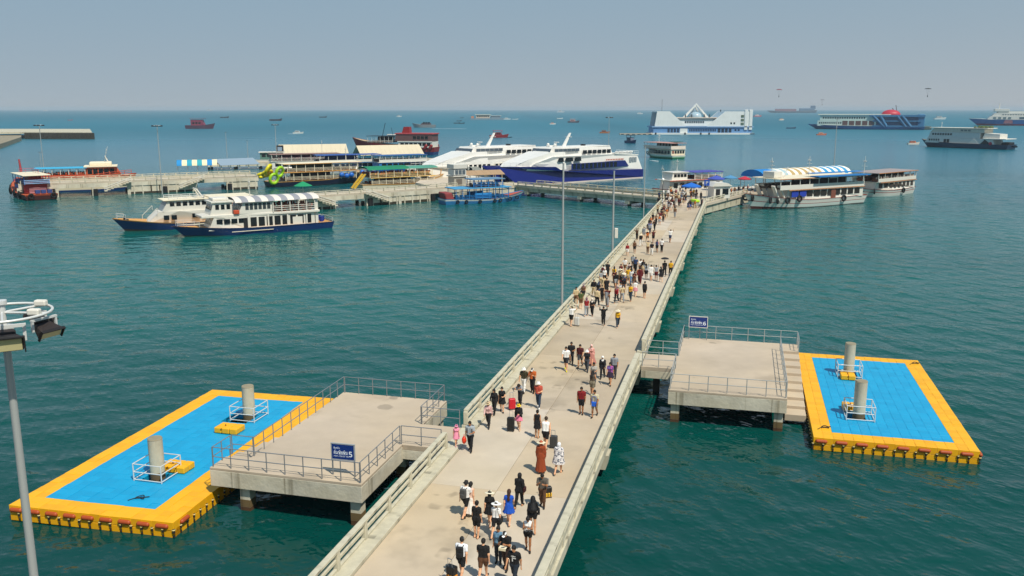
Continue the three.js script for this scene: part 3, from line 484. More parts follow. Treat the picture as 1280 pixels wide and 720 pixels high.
const capsField = (L, grow, k) => (x, y, z) => { let d = 9; for (const c of L) d = smin(d, capD(x, y, z, c[0], c[1], c[2] + grow, c[3] + grow), k); return d; };
const mid3 = (a, b, t) => [lerp(a[0], b[0], t), lerp(a[1], b[1], t), lerp(a[2], b[2], t)];
// every pose: legs [thigh forward, knee bend] left/right, arms [forward, outward, elbow bend, inward turn] left/right, lean, head nod
const POSES = {
  stand: { l: [[2, 3], [-3, 5]], a: [[4, 8, 12, 0.1], [-2, 8, 14, 0.1]], lean: 0, nod: 5 },
  walk: { l: [[24, 8], [-17, 22]], a: [[-18, 9, 14, 0.1], [20, 9, 24, 0.2]], lean: 3, nod: 8 },
  step: { l: [[-13, 30], [17, 4]], a: [[20, 8, 26, 0.2], [-16, 9, 12, 0.1]], lean: 3, nod: 4 },
  phone: { l: [[10, 8], [-9, 12]], a: [[24, 6, 92, 0.55], [28, 6, 98, 0.55]], lean: 3, nod: 26 },
  pull: { l: [[20, 8], [-15, 20]], a: [[14, 9, 22, 0.2], [-28, 10, 6, 0]], lean: 5, nod: 6 },
  carry: { l: [[14, 8], [-12, 16]], a: [[12, 8, 78, 0.5], [-8, 9, 14, 0.1]], lean: 2, nod: 6 },
  raise: { l: [[6, 6], [-8, 12]], a: [[100, 20, 96, 0.1], [96, 22, 100, 0.1]], lean: 6, nod: 18 },
  bow: { l: [[34, 34], [12, 26]], a: [[40, 10, 30, 0.3], [36, 10, 34, 0.3]], lean: 34, nod: 20 },
};
function joints(pose, female) {
  const Q = POSES[pose], d = Math.PI / 180, sh = female ? 0.165 : 0.195, hp = female ? 0.092 : 0.088, J = {};
  const lean = Q.lean * d, up = (y, off = 0) => [off, 0.93 + (y - 0.93) * Math.cos(lean), (y - 0.93) * Math.sin(lean)];
  J.pelvis = [0, 0.95, 0]; J.chest = up(1.27); J.neck = up(1.43); const nod = lean + Q.nod * d;
  J.top = [0, J.neck[1] + 0.085 * Math.cos(nod), J.neck[2] + 0.085 * Math.sin(nod)]; J.head = [0, J.neck[1] + 0.165 * Math.cos(nod), J.neck[2] + 0.02 + 0.165 * Math.sin(nod)]; J.nod = nod;
  ['L', 'R'].forEach((k, i) => {
    const s = i ? -1 : 1, [th, kn] = Q.l[i], [af, ao, el, inn] = Q.a[i];
    const hip = [s * hp, 0.92, 0], a = th * d, b = (th - kn) * d, knee = [hip[0] * 1.02, hip[1] - 0.43 * Math.cos(a), hip[2] + 0.43 * Math.sin(a)], ank = [hip[0] * 0.95, knee[1] - 0.41 * Math.cos(b), knee[2] + 0.41 * Math.sin(b)];
    const toe = [ank[0] * 1.25, ank[1] - 0.055 - 0.1 * Math.sin(Math.max(0, -b)), ank[2] + 0.15];
    J['hip' + k] = hip; J['knee' + k] = knee; J['ank' + k] = ank; J['toe' + k] = toe; J['heel' + k] = [ank[0], ank[1] - 0.05, ank[2] - 0.045];
    const so = up(1.385, s * sh), f = af * d + lean, o = ao * d, elb = [so[0] + s * 0.285 * Math.sin(o), so[1] - 0.285 * Math.cos(o) * Math.cos(f), so[2] + 0.285 * Math.sin(f)];
    const g = f + el * d, cs = Math.cos(inn), fw = [-s * Math.sin(inn) * Math.abs(Math.sin(g)), -Math.cos(g), Math.sin(g) * cs], wr = [elb[0] + 0.245 * (fw[0] + s * 0.06), elb[1] + 0.245 * fw[1], elb[2] + 0.245 * fw[2]];
    J['sh' + k] = so; J['el' + k] = elb; J['wr' + k] = wr; J['fw' + k] = fw;
  });
  const low = Math.min(J.toeL[1], J.toeR[1], J.heelL[1], J.heelR[1]) - 0.035;
  for (const k in J) if (Array.isArray(J[k]) && !k.startsWith('fw')) J[k][1] -= low;
  return J;
}
function limbs(J, female) {
  const w = female ? 0.9 : 1, L = { torso: [], pelvis: [], upper: [], fore: [], thigh: [], shin: [], feet: [] }, c = J.chest, p = J.pelvis, n = J.neck;
  for (const s of [1, -1]) {
    L.torso.push([[s * 0.075, p[1] + 0.07, p[2]], [s * 0.085 * w, c[1] + 0.06, c[2]], female ? 0.078 : 0.096, female ? 0.092 : 0.108], [[s * 0.05, c[1] + 0.1, c[2]], [s * (female ? 0.12 : 0.145), J.shL[1] - 0.012, J.shL[2]], 0.085, 0.062]);
    L.pelvis.push([[s * 0.07, p[1], p[2] - 0.01], [s * 0.085, p[1] - 0.06, p[2] - 0.012], 0.1, female ? 0.112 : 0.104]);
    if (female) L.torso.push([[s * 0.07, c[1] - 0.01, c[2] + 0.085], [s * 0.07, c[1] - 0.005, c[2] + 0.09], 0.052, 0.05]);
  }
  for (const k of ['L', 'R']) {
    L.upper.push([J['sh' + k], J['el' + k], 0.052 * w, 0.041 * w]); L.fore.push([J['el' + k], J['wr' + k], 0.042 * w, 0.027 * w]);
    L.thigh.push([J['hip' + k], J['knee' + k], 0.086, 0.056]); L.shin.push([mid3(J['knee' + k], J['ank' + k], 0), mid3(J['knee' + k], J['ank' + k], 0.35), 0.052, 0.056], [mid3(J['knee' + k], J['ank' + k], 0.35), J['ank' + k], 0.055, 0.036]);
    L.feet.push([J['heel' + k], J['toe' + k], 0.038, 0.03], [J['ank' + k], J['heel' + k], 0.034, 0.036]);
  }
  L.neck = [[n, J.top, 0.055, 0.05]]; return L;
}
const cache = {};
const once = (k, fn) => cache[k] ?? (cache[k] = fn());
const boundsOf = (L, g) => { const lo = [9, 9, 9], hi = [-9, -9, -9]; for (const c of L) for (const q of [0, 1]) for (let i = 0; i < 3; i++) { lo[i] = Math.min(lo[i], c[q][i] - c[q + 2] - g); hi[i] = Math.max(hi[i], c[q][i] + c[q + 2] + g); } return [lo, hi]; };
function headField(J) {
  const [hx, hy, hz] = J.head, c = Math.cos(J.nod), s = Math.sin(J.nod);
  return (x, y, z) => {
    let dx = x - hx, ey = y - hy, ez = z - hz; const dy = ey * c + ez * s, dz = -ey * s + ez * c;
    let d = (Math.hypot(dx / 0.074, (dy - 0.03) / 0.098, (dz + 0.008) / 0.094) - 1) * 0.08;
    d = smin(d, (Math.hypot(dx / 0.056, (dy + 0.055) / 0.066, (dz - 0.022) / 0.064) - 1) * 0.058, 0.035);      // jaw
    d = smin(d, capD(dx, dy, dz, [0, 0.012, 0.088], [0, -0.026, 0.106], 0.008, 0.013), 0.014);                   // nose
    d = smin(d, capD(dx, dy, dz, [-0.035, 0.03, 0.08], [0.035, 0.03, 0.08], 0.01, 0.01), 0.02);                   // brow
    d = smin(d, capD(dx, dy, dz, [-0.016, -0.058, 0.081], [0.016, -0.058, 0.081], 0.009, 0.009), 0.012);           // lips
    for (const q of [-1, 1]) { d = smin(d, capD(dx, dy, dz, [q * 0.075, 0.018, -0.012], [q * 0.073, -0.02, -0.006], 0.014, 0.009), 0.01); d = -smin(-d, Math.hypot(dx - q * 0.03, dy - 0.012, dz - 0.092) - 0.014, 0.012); }
    return d;
  };
}
function handField(J, k) { // palm, four bent fingers of different lengths and a thumb from the side of the palm
  const s = k === 'L' ? 1 : -1, f = V(...J['fw' + k]).normalize(), side = V(0, 0, 1); if (Math.abs(f.z) > 0.8) side.set(-s, 0.2, 0); side.addScaledVector(f, -side.dot(f)).normalize();
  const nrm = f.clone().cross(side).multiplyScalar(s), w = V(...J['wr' + k]), q = (a, b, c) => w.clone().addScaledVector(f, a).addScaledVector(side, b).addScaledVector(nrm, c).toArray(), L = [];
  for (const b of [-0.024, -0.008, 0.008, 0.024]) L.push([q(0.012, b * 0.7, 0), q(0.085, b, 0), 0.014, 0.0125]);
  [[-0.03, 0.062], [-0.01, 0.078], [0.011, 0.084], [0.032, 0.074]].forEach(([b, len], i) => { const k1 = q(0.088, b, 0), k2 = q(0.088 + len * 0.5, b * 1.05, -0.008 - i * 0.001), k3 = q(0.088 + len * 0.86, b * 1.05, -0.03); L.push([k1, k2, 0.0095, 0.009], [k2, k3, 0.009, 0.0075]); });
  L.push([q(0.03, 0.026, -0.004), q(0.066, 0.052, -0.014), 0.013, 0.0105], [q(0.066, 0.052, -0.014), q(0.094, 0.056, -0.026), 0.0105, 0.008]); return L;
}
function bodyGeo(pose, fem, lod) {
  return once(['body', pose, fem, lod].join(), () => {
    const J = joints(pose, fem), L = limbs(J, fem), all = Object.values(L).flat(), h = lod ? 0.034 : 0.019, [lo, hi] = boundsOf(all, 0.02), G = [surfaceNet(capsField(all, 0, 0.045), lo, hi, h)], hd = J.head;
    G.push(surfaceNet(headField(J), [hd[0] - 0.12, hd[1] - 0.17, hd[2] - 0.15], [hd[0] + 0.12, hd[1] + 0.17, hd[2] + 0.15], lod ? 0.017 : 0.0085));
    for (const k of ['L', 'R']) { const H = handField(J, k), [a, b] = boundsOf(H, 0.01); G.push(surfaceNet(capsField(H, 0, 0.006), a, b, lod ? 0.012 : 0.0055)); }
    const g = mergeGeometries(G), p = g.attributes.position, col = new Float32Array(p.count * 3), c = Math.cos(J.nod), s = Math.sin(J.nod);
    for (let i = 0; i < p.count; i++) { // eyes, brows and lips are darker skin
      const ey = p.getY(i) - hd[1], ez = p.getZ(i) - hd[2], x = p.getX(i), y = ey * c + ez * s, z = -ey * s + ez * c; let k = [1, 1, 1];
      if (z > 0.05 && Math.abs(y) < 0.12) { if (Math.hypot(Math.abs(x) - 0.03, (y - 0.01) * 1.6) < 0.014) k = [0.1, 0.09, 0.09]; else if (Math.abs(y - 0.036) < 0.007 && Math.abs(Math.abs(x) - 0.032) < 0.02) k = [0.25, 0.22, 0.2]; else if (Math.abs(y + 0.058) < 0.01 && Math.abs(x) < 0.024) k = [0.8, 0.5, 0.5]; }
      col.set(k, i * 3);
    }
    g.setAttribute('color', new THREE.BufferAttribute(col, 3)); return g;
  });
}
function garment(kind, pose, fem, lod) {
  return once([kind, pose, fem, lod].join(), () => {
    const J = joints(pose, fem), L = limbs(J, fem), h = lod ? 0.034 : 0.02, p = J.pelvis, cut = (A, t) => A.map(([a, b, ra, rb]) => [a, mid3(a, b, t), ra, lerp(ra, rb, t)]);
    const sleeve = { tank: [], tee: cut(L.upper, 0.62), long: [...L.upper, ...cut(L.fore, 0.93)], jacket: [...L.upper, ...cut(L.fore, 0.95)], dress: cut(L.upper, 0.4), slip: [], robe: [...L.upper, ...cut(L.fore, 0.95)], poncho: [...L.upper, ...cut(L.fore, 0.8)] }[kind];
    const cone = (y0, y1, r0, r1, zc0 = 0, zc1 = 0, sq = 0.82) => (x, y, z) => { const t = clamp((y - y0) / (y1 - y0)), fold = 1 + 0.05 * t * Math.sin(9 * Math.atan2(x, z)); const r = lerp(r0, r1, t) * fold; return Math.max((Math.hypot(x, (z - lerp(zc0, zc1, t)) / sq) - r) * 0.8, y - y0, y1 - y); };
    const knee = Math.min(J.kneeL[1], J.kneeR[1]), zk = (J.kneeL[2] + J.kneeR[2]) / 2, za = (J.ankL[2] + J.ankR[2]) / 2, spread = Math.abs(J.kneeL[2] - J.kneeR[2]) * 0.5;
    let list = [], grow = 0.016, k = 0.05, extra = null, clip = () => -9;
    if (sleeve) { list = [...L.torso, ...sleeve]; if (kind === 'jacket') grow = 0.028; if (kind === 'poncho') grow = 0.05; if (kind === 'robe') grow = 0.035; list.push(...L.pelvis); const hem = kind === 'tank' || kind === 'tee' || kind === 'long' ? p[1] - 0.07 : p[1] - 0.14; clip = (x, y, z) => hem - y; }
    if (kind === 'dress' || kind === 'slip') { extra = cone(p[1] + 0.12, knee + 0.09, 0.135, 0.225 + spread * 0.5, 0, zk * 0.6); clip = (x, y) => -9; }
    if (kind === 'robe') extra = cone(p[1] + 0.15, 0.14, 0.16, 0.27 + spread, 0, za * 0.5, 0.9);
    if (kind === 'poncho') extra = cone(p[1] + 0.3, knee + 0.1, 0.19, 0.3 + spread * 0.4, 0.01, zk * 0.5);
    if (kind === 'shorts') { list = [...L.pelvis, ...cut(L.thigh, 0.74)]; grow = 0.024; clip = (x, y) => y - (p[1] + 0.1); }
    if (kind === 'brief') { list = [...L.pelvis, ...cut(L.thigh, 0.42)]; grow = 0.022; clip = (x, y) => y - (p[1] + 0.1); }
    if (kind === 'trousers') { list = [...L.pelvis, ...L.thigh, ...L.shin]; grow = 0.02; k = 0.04; clip = (x, y) => y - (p[1] + 0.1); }
    if (kind === 'skirt') { list = [...L.pelvis]; extra = cone(p[1] + 0.09, knee + 0.12, 0.15, 0.215 + spread * 0.5, 0, zk * 0.6); clip = (x, y) => y - (p[1] + 0.1); }
    if (kind === 'maxi') { list = [...L.pelvis]; extra = cone(p[1] + 0.09, 0.2, 0.15, 0.25 + spread, 0, za * 0.5); clip = (x, y) => y - (p[1] + 0.1); }
    const base = capsField(list, grow, k), f = (x, y, z) => { let d = base(x, y, z); d = Math.max(d, clip(x, y, z)); if (extra) d = smin(d, extra(x, y, z), 0.03); return d + 0.0035 * Math.sin(x * 41 + y * 17) * Math.sin(y * 33 + z * 29); };
    const [lo, hi] = boundsOf(list, grow + 0.03); if (extra) { lo[1] = Math.min(lo[1], kind === 'robe' ? 0.1 : kind === 'maxi' ? 0.15 : knee); for (const q of [0, 2]) { lo[q] = Math.min(lo[q], -0.42); hi[q] = Math.max(hi[q], 0.42); } }
    return planarKeep(surfaceNet(f, lo, hi, h));
  });
}
function planarKeep(g) { const n = g.attributes.normal, p = g.attributes.position, uv = new Float32Array(p.count * 2); for (let i = 0; i < p.count; i++) { uv[i * 2] = Math.abs(n.getX(i)) > 0.75 ? p.getZ(i) : p.getX(i); uv[i * 2 + 1] = p.getY(i); } g.setAttribute('uv', new THREE.BufferAttribute(uv, 2)); g.userData.uvDone = true; return g; }
function headwear(kind, pose, fem, lod) {
  return once([kind, pose, fem, lod].join(), () => {
    const J = joints(pose, fem), [hx, hy, hz] = J.head, c = Math.cos(J.nod), s = Math.sin(J.nod), h = lod ? 0.022 : 0.012, loc = (fn) => (x, y, z) => { const ey = y - hy, ez = z - hz; return fn(x - hx, ey * c + ez * s, -ey * s + ez * c, x, y, z); };
    const scalp = (gr) => (x, y, z) => (Math.hypot(x / 0.078, (y - 0.03) / 0.102, (z + 0.01) / 0.098) - 1) * 0.085 - gr;
    const box = [[hx - 0.2, hy - 0.2, hz - 0.22], [hx + 0.2, hy + 0.2, hz + 0.22]];
    if (kind === 'short') return surfaceNet(loc((x, y, z) => Math.max(scalp(0.014)(x, y, z), 0.75 * z - 0.62 * y - 0.03 - (Math.abs(x) > 0.06 ? -0.01 : 0), -0.05 - y)), ...box, h);
    if (kind === 'bun') return surfaceNet(loc((x, y, z) => smin(Math.max(scalp(0.016)(x, y, z), 0.75 * z - 0.62 * y - 0.03, -0.06 - y), Math.hypot(x, y - 0.1, z + 0.09) - 0.045, 0.02)), ...box, h);
    if (kind === 'longhair') return surfaceNet(loc((x, y, z, X, Y, Z) => { const cap = Math.max(scalp(0.022)(x, y, z), 0.75 * z - 0.6 * y - 0.035); const fall = capD(x, (y + 0.15) / 1, z, [0, 0.13, -0.055], [0, -0.19, -0.085], 0.085, 0.075); return smin(cap, Math.max(fall, z - 0.03), 0.03); }), [hx - 0.2, hy - 0.5, hz - 0.32], [hx + 0.2, hy + 0.2, hz + 0.2], h);
    if (kind === 'hijab') return surfaceNet(loc((x, y, z) => { let d = smin(scalp(0.026)(x, y, z), capD(x, y, z, [0, -0.09, -0.01], [0, -0.19, -0.01], 0.085, 0.13), 0.05); return Math.max(d, -(Math.hypot(x / 0.058, (y + 0.005) / 0.078, (z - 0.1) / 0.07) - 1) * 0.06); }), [hx - 0.24, hy - 0.4, hz - 0.24], [hx + 0.24, hy + 0.2, hz + 0.24], h);
    if (kind === 'cloak') return surfaceNet(loc((x, y, z) => { let d = smin(scalp(0.045)(x, y, z), capD(x, y, z, [0, -0.1, -0.05], [0, -0.42, -0.08], 0.11, 0.2), 0.08); return Math.max(d, -(Math.hypot(x / 0.055, (y + 0.02) / 0.085, (z - 0.13) / 0.09) - 1) * 0.06); }), [hx - 0.34, hy - 0.72, hz - 0.42], [hx + 0.34, hy + 0.26, hz + 0.26], h * 1.3);
    const m = new THREE.Matrix4().makeRotationX(J.nod).setPosition(hx, hy, hz); let g;
    if (kind === 'cap') g = norm([new THREE.SphereGeometry(0.104, 14, 8, 0, 6.3, 0, 1.45).scale(0.9, 1.06, 1.06).translate(0, 0.036, -0.008), new THREE.CylinderGeometry(0.085, 0.09, 0.008, 14, 1, false, -1.15, 2.3).scale(0.85, 1, 1.15).translate(0, 0.042, 0.075)]);
    else if (kind === 'bucket') g = new THREE.LatheGeometry([[0.001, 0.145], [0.075, 0.14], [0.098, 0.06], [0.15, 0.015], [0.152, 0.01], [0.098, 0.05], [0.07, 0.13]].map((q) => new THREE.Vector2(...q)), 18);
    else g = new THREE.LatheGeometry([[0.001, 0.15], [0.07, 0.146], [0.097, 0.06], [0.235, 0.035], [0.24, 0.028], [0.098, 0.046], [0.07, 0.13]].map((q) => new THREE.Vector2(...q)), 22);
    return norm([g.applyMatrix4(m)]);
  });
}
const shoeGeo = (pose, fem, k) => once(['shoe', pose, fem, k].join(), () => { const J = joints(pose, fem), a = J['heel' + k], b = J['toe' + k]; return surfaceNet(capsField([[a, b, 0.043, 0.038], [[a[0], a[1] + 0.03, a[2] + 0.02], b, 0.036, 0.03]], 0.002, 0.02), [Math.min(a[0], b[0]) - 0.08, Math.min(a[1], b[1]) - 0.06, a[2] - 0.08], [Math.max(a[0], b[0]) + 0.08, Math.max(a[1], b[1]) + 0.1, b[2] + 0.08], 0.014); });
const SKIN = [0xd9a47e, 0xc08a62, 0xa06b45, 0xe0b390], skinMat = SKIN.map((c) => new THREE.MeshPhysicalMaterial({ color: c, roughness: 0.6, vertexColors: true }));
const cloth = (c) => typeof c === 'string' ? mat({ plaid: 0xffffff, floral: 0xfffffe, prints: 0xfffffd, camo: 0xfffffc }[c], 0.9, { map: T[c] }) : mat(c, 0.9);
const everyone = [];
// dir: degrees, 0 walks away from the camera along the pier, 180 comes towards it
function person(u, v, o) {
  const st = toST(at(u, v, DECK)), lod = o.lod ?? (v < 440 ? 1 : 0), fem = !!o.f, pose = o.pose ?? 'walk', k = (o.h ?? (fem ? 1.62 : 1.73)) / 1.74;
  const pos = at(u, v, DECK), g = thing('person', o.label ?? 'person', 'person', pos, DECK, TP - Math.PI / 2 + Math.PI + (o.dir ?? 180) * Math.PI / 180 + Math.PI - Math.PI, o.group ?? 'people walking on the pier');
  g.rotation.y = PIER + Math.PI + (o.dir ?? 180) * -Math.PI / 180; g.scale.setScalar(k);
  part(g, 'body', bodyGeo(pose, fem, lod), skinMat[o.skin ?? 1]);
  if (o.top) part(g, { tank: 'tank_top', tee: 'shirt', long: 'shirt', jacket: 'jacket', dress: 'dress', slip: 'dress', robe: 'robe', poncho: 'robe' }[o.top[0]], garment(o.top[0], pose, fem, lod), cloth(o.top[1]));
  if (o.bot) part(g, { shorts: 'shorts', brief: 'shorts', trousers: 'trousers', skirt: 'skirt', maxi: 'skirt' }[o.bot[0]], garment(o.bot[0], pose, fem, lod), cloth(o.bot[1]));
  const hk = o.hair ?? (fem ? 'longhair' : 'short'); if (hk) part(g, hk === 'hijab' ? 'headscarf' : hk === 'cloak' ? 'head_cover' : 'hair', headwear(hk, pose, fem, lod), mat(o.hc ?? 0x14100d, 0.75));
  if (o.hat) part(g, o.hat[0] === 'cap' ? 'cap' : 'hat', headwear(o.hat[0], pose, fem, lod), mat(o.hat[1], 0.85));
  if (!lod) for (const q of ['L', 'R']) part(g, 'shoe', shoeGeo(pose, fem, q), mat(o.shoes ?? 0x1c1a19, 0.7));
  everyone.push({ g, o, pos }); g.userData.pose = undefined; delete g.userData.pose;
  return { g, J: joints(pose, fem), k };
}
function bagOf(p, name, label, category, local, build, turn = 0) { // a bag carried by a person, placed at that point of the body
  const q = V(...local).applyMatrix4(new THREE.Matrix4().makeRotationY(p.g.rotation.y)).multiplyScalar(p.k).add(p.g.position), g = thing(name, label, category, [q.x, -q.z], q.y, p.g.rotation.y + turn); build(g); return g;
}
const backpack = (p, c, label) => bagOf(p, 'backpack', label, 'backpack', [0, p.J.chest[1] - 0.06, p.J.chest[2] - 0.2], (g) => {
  const m = mat(c, 0.8); part(g, 'pack', rbx(0.3, 0.44, 0.16, 0, 0, -0.02, 0.06), m); part(g, 'pocket', rbx(0.22, 0.2, 0.06, 0, -0.1, -0.115, 0.03), m);
  for (const s of [-1, 1]) part(g, 'strap', new THREE.TubeGeometry(new THREE.CatmullRomCurve3([V(s * 0.1, 0.2, 0.06), V(s * 0.12, 0.235, 0.16), V(s * 0.13, 0.1, 0.32), V(s * 0.13, -0.14, 0.28), V(s * 0.12, -0.2, 0.08)]), 12, 0.018, 5), M.black);
});
const handbag = (p, c, label, side = 1, y = 0.86, z = 0.05, w = 0.3) => bagOf(p, 'shoulder_bag', label, 'bag', [side * 0.27, y, z], (g) => { part(g, 'bag', rbx(0.11, 0.24, w, 0, 0, 0, 0.04), mat(c, 0.7)); part(g, 'strap', new THREE.TubeGeometry(new THREE.CatmullRomCurve3([V(0, 0.1, w * 0.4), V(-side * 0.1, 0.42, 0.06), V(-side * 0.16, 0.56, -0.04), V(-side * 0.1, 0.42, -0.12), V(0, 0.1, -w * 0.4)]), 14, 0.011, 5), M.black); });
function suitcase(u, v, c, label, dir = 180, h = 0.62, low) {
  const g = thing('suitcase', label, 'suitcase', at(u, v, DECK), DECK, PIER + Math.PI - dir * Math.PI / 180), w = 0.42, m = mat(c, 0.45);
  part(g, 'shell', low ? [rbx(w, h * 0.55, 0.26, 0, 0.06 + h * 0.275 + h * 0.45, 0, 0.05)] : [rbx(w, h, 0.26, 0, 0.06 + h / 2, 0, 0.06)], m);
  if (low) part(g, 'lower_shell', rbx(w, h * 0.44, 0.26, 0, 0.06 + h * 0.22, 0, 0.05), mat(low, 0.5));
  part(g, 'rib', [-0.12, 0, 0.12].map((x) => bx(0.03, h * 0.8, 0.28, x, 0.06 + h / 2, 0)), m);
  part(g, 'handle', [bar([-0.1, h, -0.1], [-0.1, h + 0.4, -0.12], 0.01), bar([0.1, h, -0.1], [0.1, h + 0.4, -0.12], 0.01), bar([-0.1, h + 0.4, -0.12], [0.1, h + 0.4, -0.12], 0.016)], M.steel);
  for (const [x, z] of [[-0.17, -0.09], [0.17, -0.09], [-0.17, 0.09], [0.17, 0.09]]) part(g, 'wheel', new THREE.CylinderGeometry(0.032, 0.032, 0.03, 10).rotateZ(Math.PI / 2).translate(x, 0.033, z), M.black);
}

// ------------------------------------------------------------------ boats: local x towards the bow, y up from the waterline, z to starboard
const WIN = mat(0x10161b, 0.12), AWN = (c) => mat(c, 0.85);
function hullSide(L, B, o, q0, q1) { // a band of the hull between two heights, both sides, with the transom
  const N = 22, K = 4, pos = [], idx = [], sheer = (t) => lerp(o.hs, o.hm, sstep(0, 0.45, t)) + (o.hb - o.hm) * Math.pow(clamp((t - 0.5) / 0.5), 1.7), dr = 0.7;
  const W = (t) => B / 2 * lerp(o.sw ?? 0.86, 1, sstep(0, 0.35, t)) * Math.pow(clamp(1 - Math.pow(clamp((t - (o.fine ?? 0.5)) / (1 - (o.fine ?? 0.5))), 2.1), 0.004), 0.8);
  const P3 = (t, q, s) => { const y = -dr + q * (sheer(t) + dr), f = lerp(o.wl ?? 0.8, 1, Math.pow(q, 0.8)) * lerp(1, lerp(0.62, 1, q), sstep(0.55, 1, t)); return [-L / 2 + t * L - (o.rake ?? 0.09) * L * (1 - q) * sstep(0.6, 1, t) + (o.stern ?? 0.02) * L * (1 - q) * (1 - sstep(0, 0.2, t)), y, s * W(t) * f]; };
  for (const s of [1, -1]) { const b = pos.length / 3; for (let i = 0; i <= N; i++) for (let k = 0; k <= K; k++) pos.push(...P3(i / N, lerp(q0, q1, k / K), s)); for (let i = 0; i < N; i++) for (let k = 0; k < K; k++) { const a = b + i * (K + 1) + k, c = a + K + 1; s > 0 ? idx.push(a, c, a + 1, a + 1, c, c + 1) : idx.push(a, a + 1, c, a + 1, c + 1, c); } }
  const b = pos.length / 3; for (let k = 0; k <= K; k++) for (const s of [1, -1]) pos.push(...P3(0, lerp(q0, q1, k / K), s)); for (let k = 0; k < K; k++) { const a = b + 2 * k; idx.push(a, a + 2, a + 1, a + 1, a + 2, a + 3); }
  const g = new THREE.BufferGeometry(); g.setAttribute('position', new THREE.Float32BufferAttribute(pos, 3)); g.setIndex(idx); g.computeVertexNormals(); return { g, sheer, W, P3 };
}
function hull(parent, L, B, o) {
  let q = 0; for (const [q1, m, name] of o.bands) { const { g } = hullSide(L, B * (name === 'rubbing_strake' ? 1.02 : 1), o, q, q1); part(parent, name ?? 'hull', g, m); q = q1; }
  const { sheer, P3 } = hullSide(L, B, o, 0, 1), N = 22, pos = [], idx = [], dk = o.dk ?? 0.12;
  for (let i = 0; i <= N; i++) for (const s of [1, 0, -1]) { const p = P3(i / N, 1, s); pos.push(p[0], p[1] - dk, p[2] * 0.985); }
  for (let i = 0; i < N; i++) for (let k = 0; k < 2; k++) { const a = i * 3 + k, c = a + 3; idx.push(a, a + 1, c, a + 1, c + 1, c); }
  const g = new THREE.BufferGeometry(); g.setAttribute('position', new THREE.Float32BufferAttribute(pos, 3)); g.setIndex(idx); g.computeVertexNormals(); part(parent, 'deck', g, o.deck ?? mat(0xb9a483, 0.8, { map: T.plastic }));
  return { sheer, X: (f) => L / 2 - f * L, Y: (f) => sheer(1 - f), Wd: (f) => hullSide(L, B, o, 0, 0.1).W(1 - f) };
}
function winRow(parent, x0, x1, n, y0, y1, zs, m = WIN, gap = 0.22, name = 'window') { const w = (x1 - x0) / n, g = bx(w * (1 - gap), y1 - y0, 0.06); for (const z of zs) for (let i = 0; i < n; i++) inst(parent, name, g, m, x0 + (i + 0.5) * w, (y0 + y1) / 2, z); }
function railGeo(pts, h, m = 0.04, bars = 2, step = 1.6) { // open guard rail along a line of points
  const G = []; for (let i = 0; i + 1 < pts.length; i++) { const a = pts[i], b = pts[i + 1], L = Math.hypot(b[0] - a[0], b[2] - a[2]), n = Math.max(1, Math.round(L / step)); for (let k = 1; k <= bars; k++) G.push(bar([a[0], a[1] + h * k / bars, a[2]], [b[0], b[1] + h * k / bars, b[2]], m, 4)); for (let k = 0; k <= n; k++) { const q = mid3(a, b, k / n); G.push(bar(q, [q[0], q[1] + h, q[2]], m, 4)); } } return G;
}
function roofArch(parent, x0, x1, w, y, rise, cols, name = 'awning_stripe') { // striped vault, each stripe a strip of its own
  const n = cols.length, sw = (x1 - x0) / n;
  cols.forEach((c, i) => { const pos = [], idx = [], K = 8; for (let k = 0; k <= K; k++) { const a = Math.PI * k / K, z = -w / 2 * Math.cos(a), yy = y + rise * Math.sin(a); for (const e of [0, 1]) pos.push(x0 + (i + e) * sw, yy, z); } for (let k = 0; k < K; k++) idx.push(2 * k, 2 * k + 1, 2 * k + 2, 2 * k + 1, 2 * k + 3, 2 * k + 2); const g = new THREE.BufferGeometry(); g.setAttribute('position', new THREE.Float32BufferAttribute(pos, 3)); g.setIndex(idx); g.computeVertexNormals(); part(parent, name, g, AWN(c)); });
}
function tyres(parent, list, r = 0.42) { const g = torus(r, r * 0.36, 0, 0, 0, 0, 0, 14, 7); for (const [x, y, z, ry] of list) { const o = inst(parent, 'tyre_fender', g, M.rubber, x, y, z, ry ?? 0); o.rotation.x = 0.05; } }
function mastOn(parent, x, y, h, lean = 0, m = M.white) { part(parent, 'mast', [bar([x, y, 0], [x + lean, y + h, 0], 0.09, 6, 0.04), bar([x + lean * 0.6, y + h * 0.62, -0.7], [x + lean * 0.6, y + h * 0.62, 0.7], 0.04, 5), bar([x + lean * 0.6, y + h * 0.62, 0.5], [x + lean * 0.6, y + h * 0.9, 0.5], 0.02, 4), rbx(0.2, 0.2, 0.7, x + lean * 0.8, y + h * 0.8, 0, 0.05)], m); }
function boatAt(name, label, category, bow, stern, group) { const L = dist(bow, stern), g = thing(name, label, category, [(bow[0] + stern[0]) / 2, (bow[1] + stern[1]) / 2], 0, turnOf(stern, bow), group); return [g, L]; }
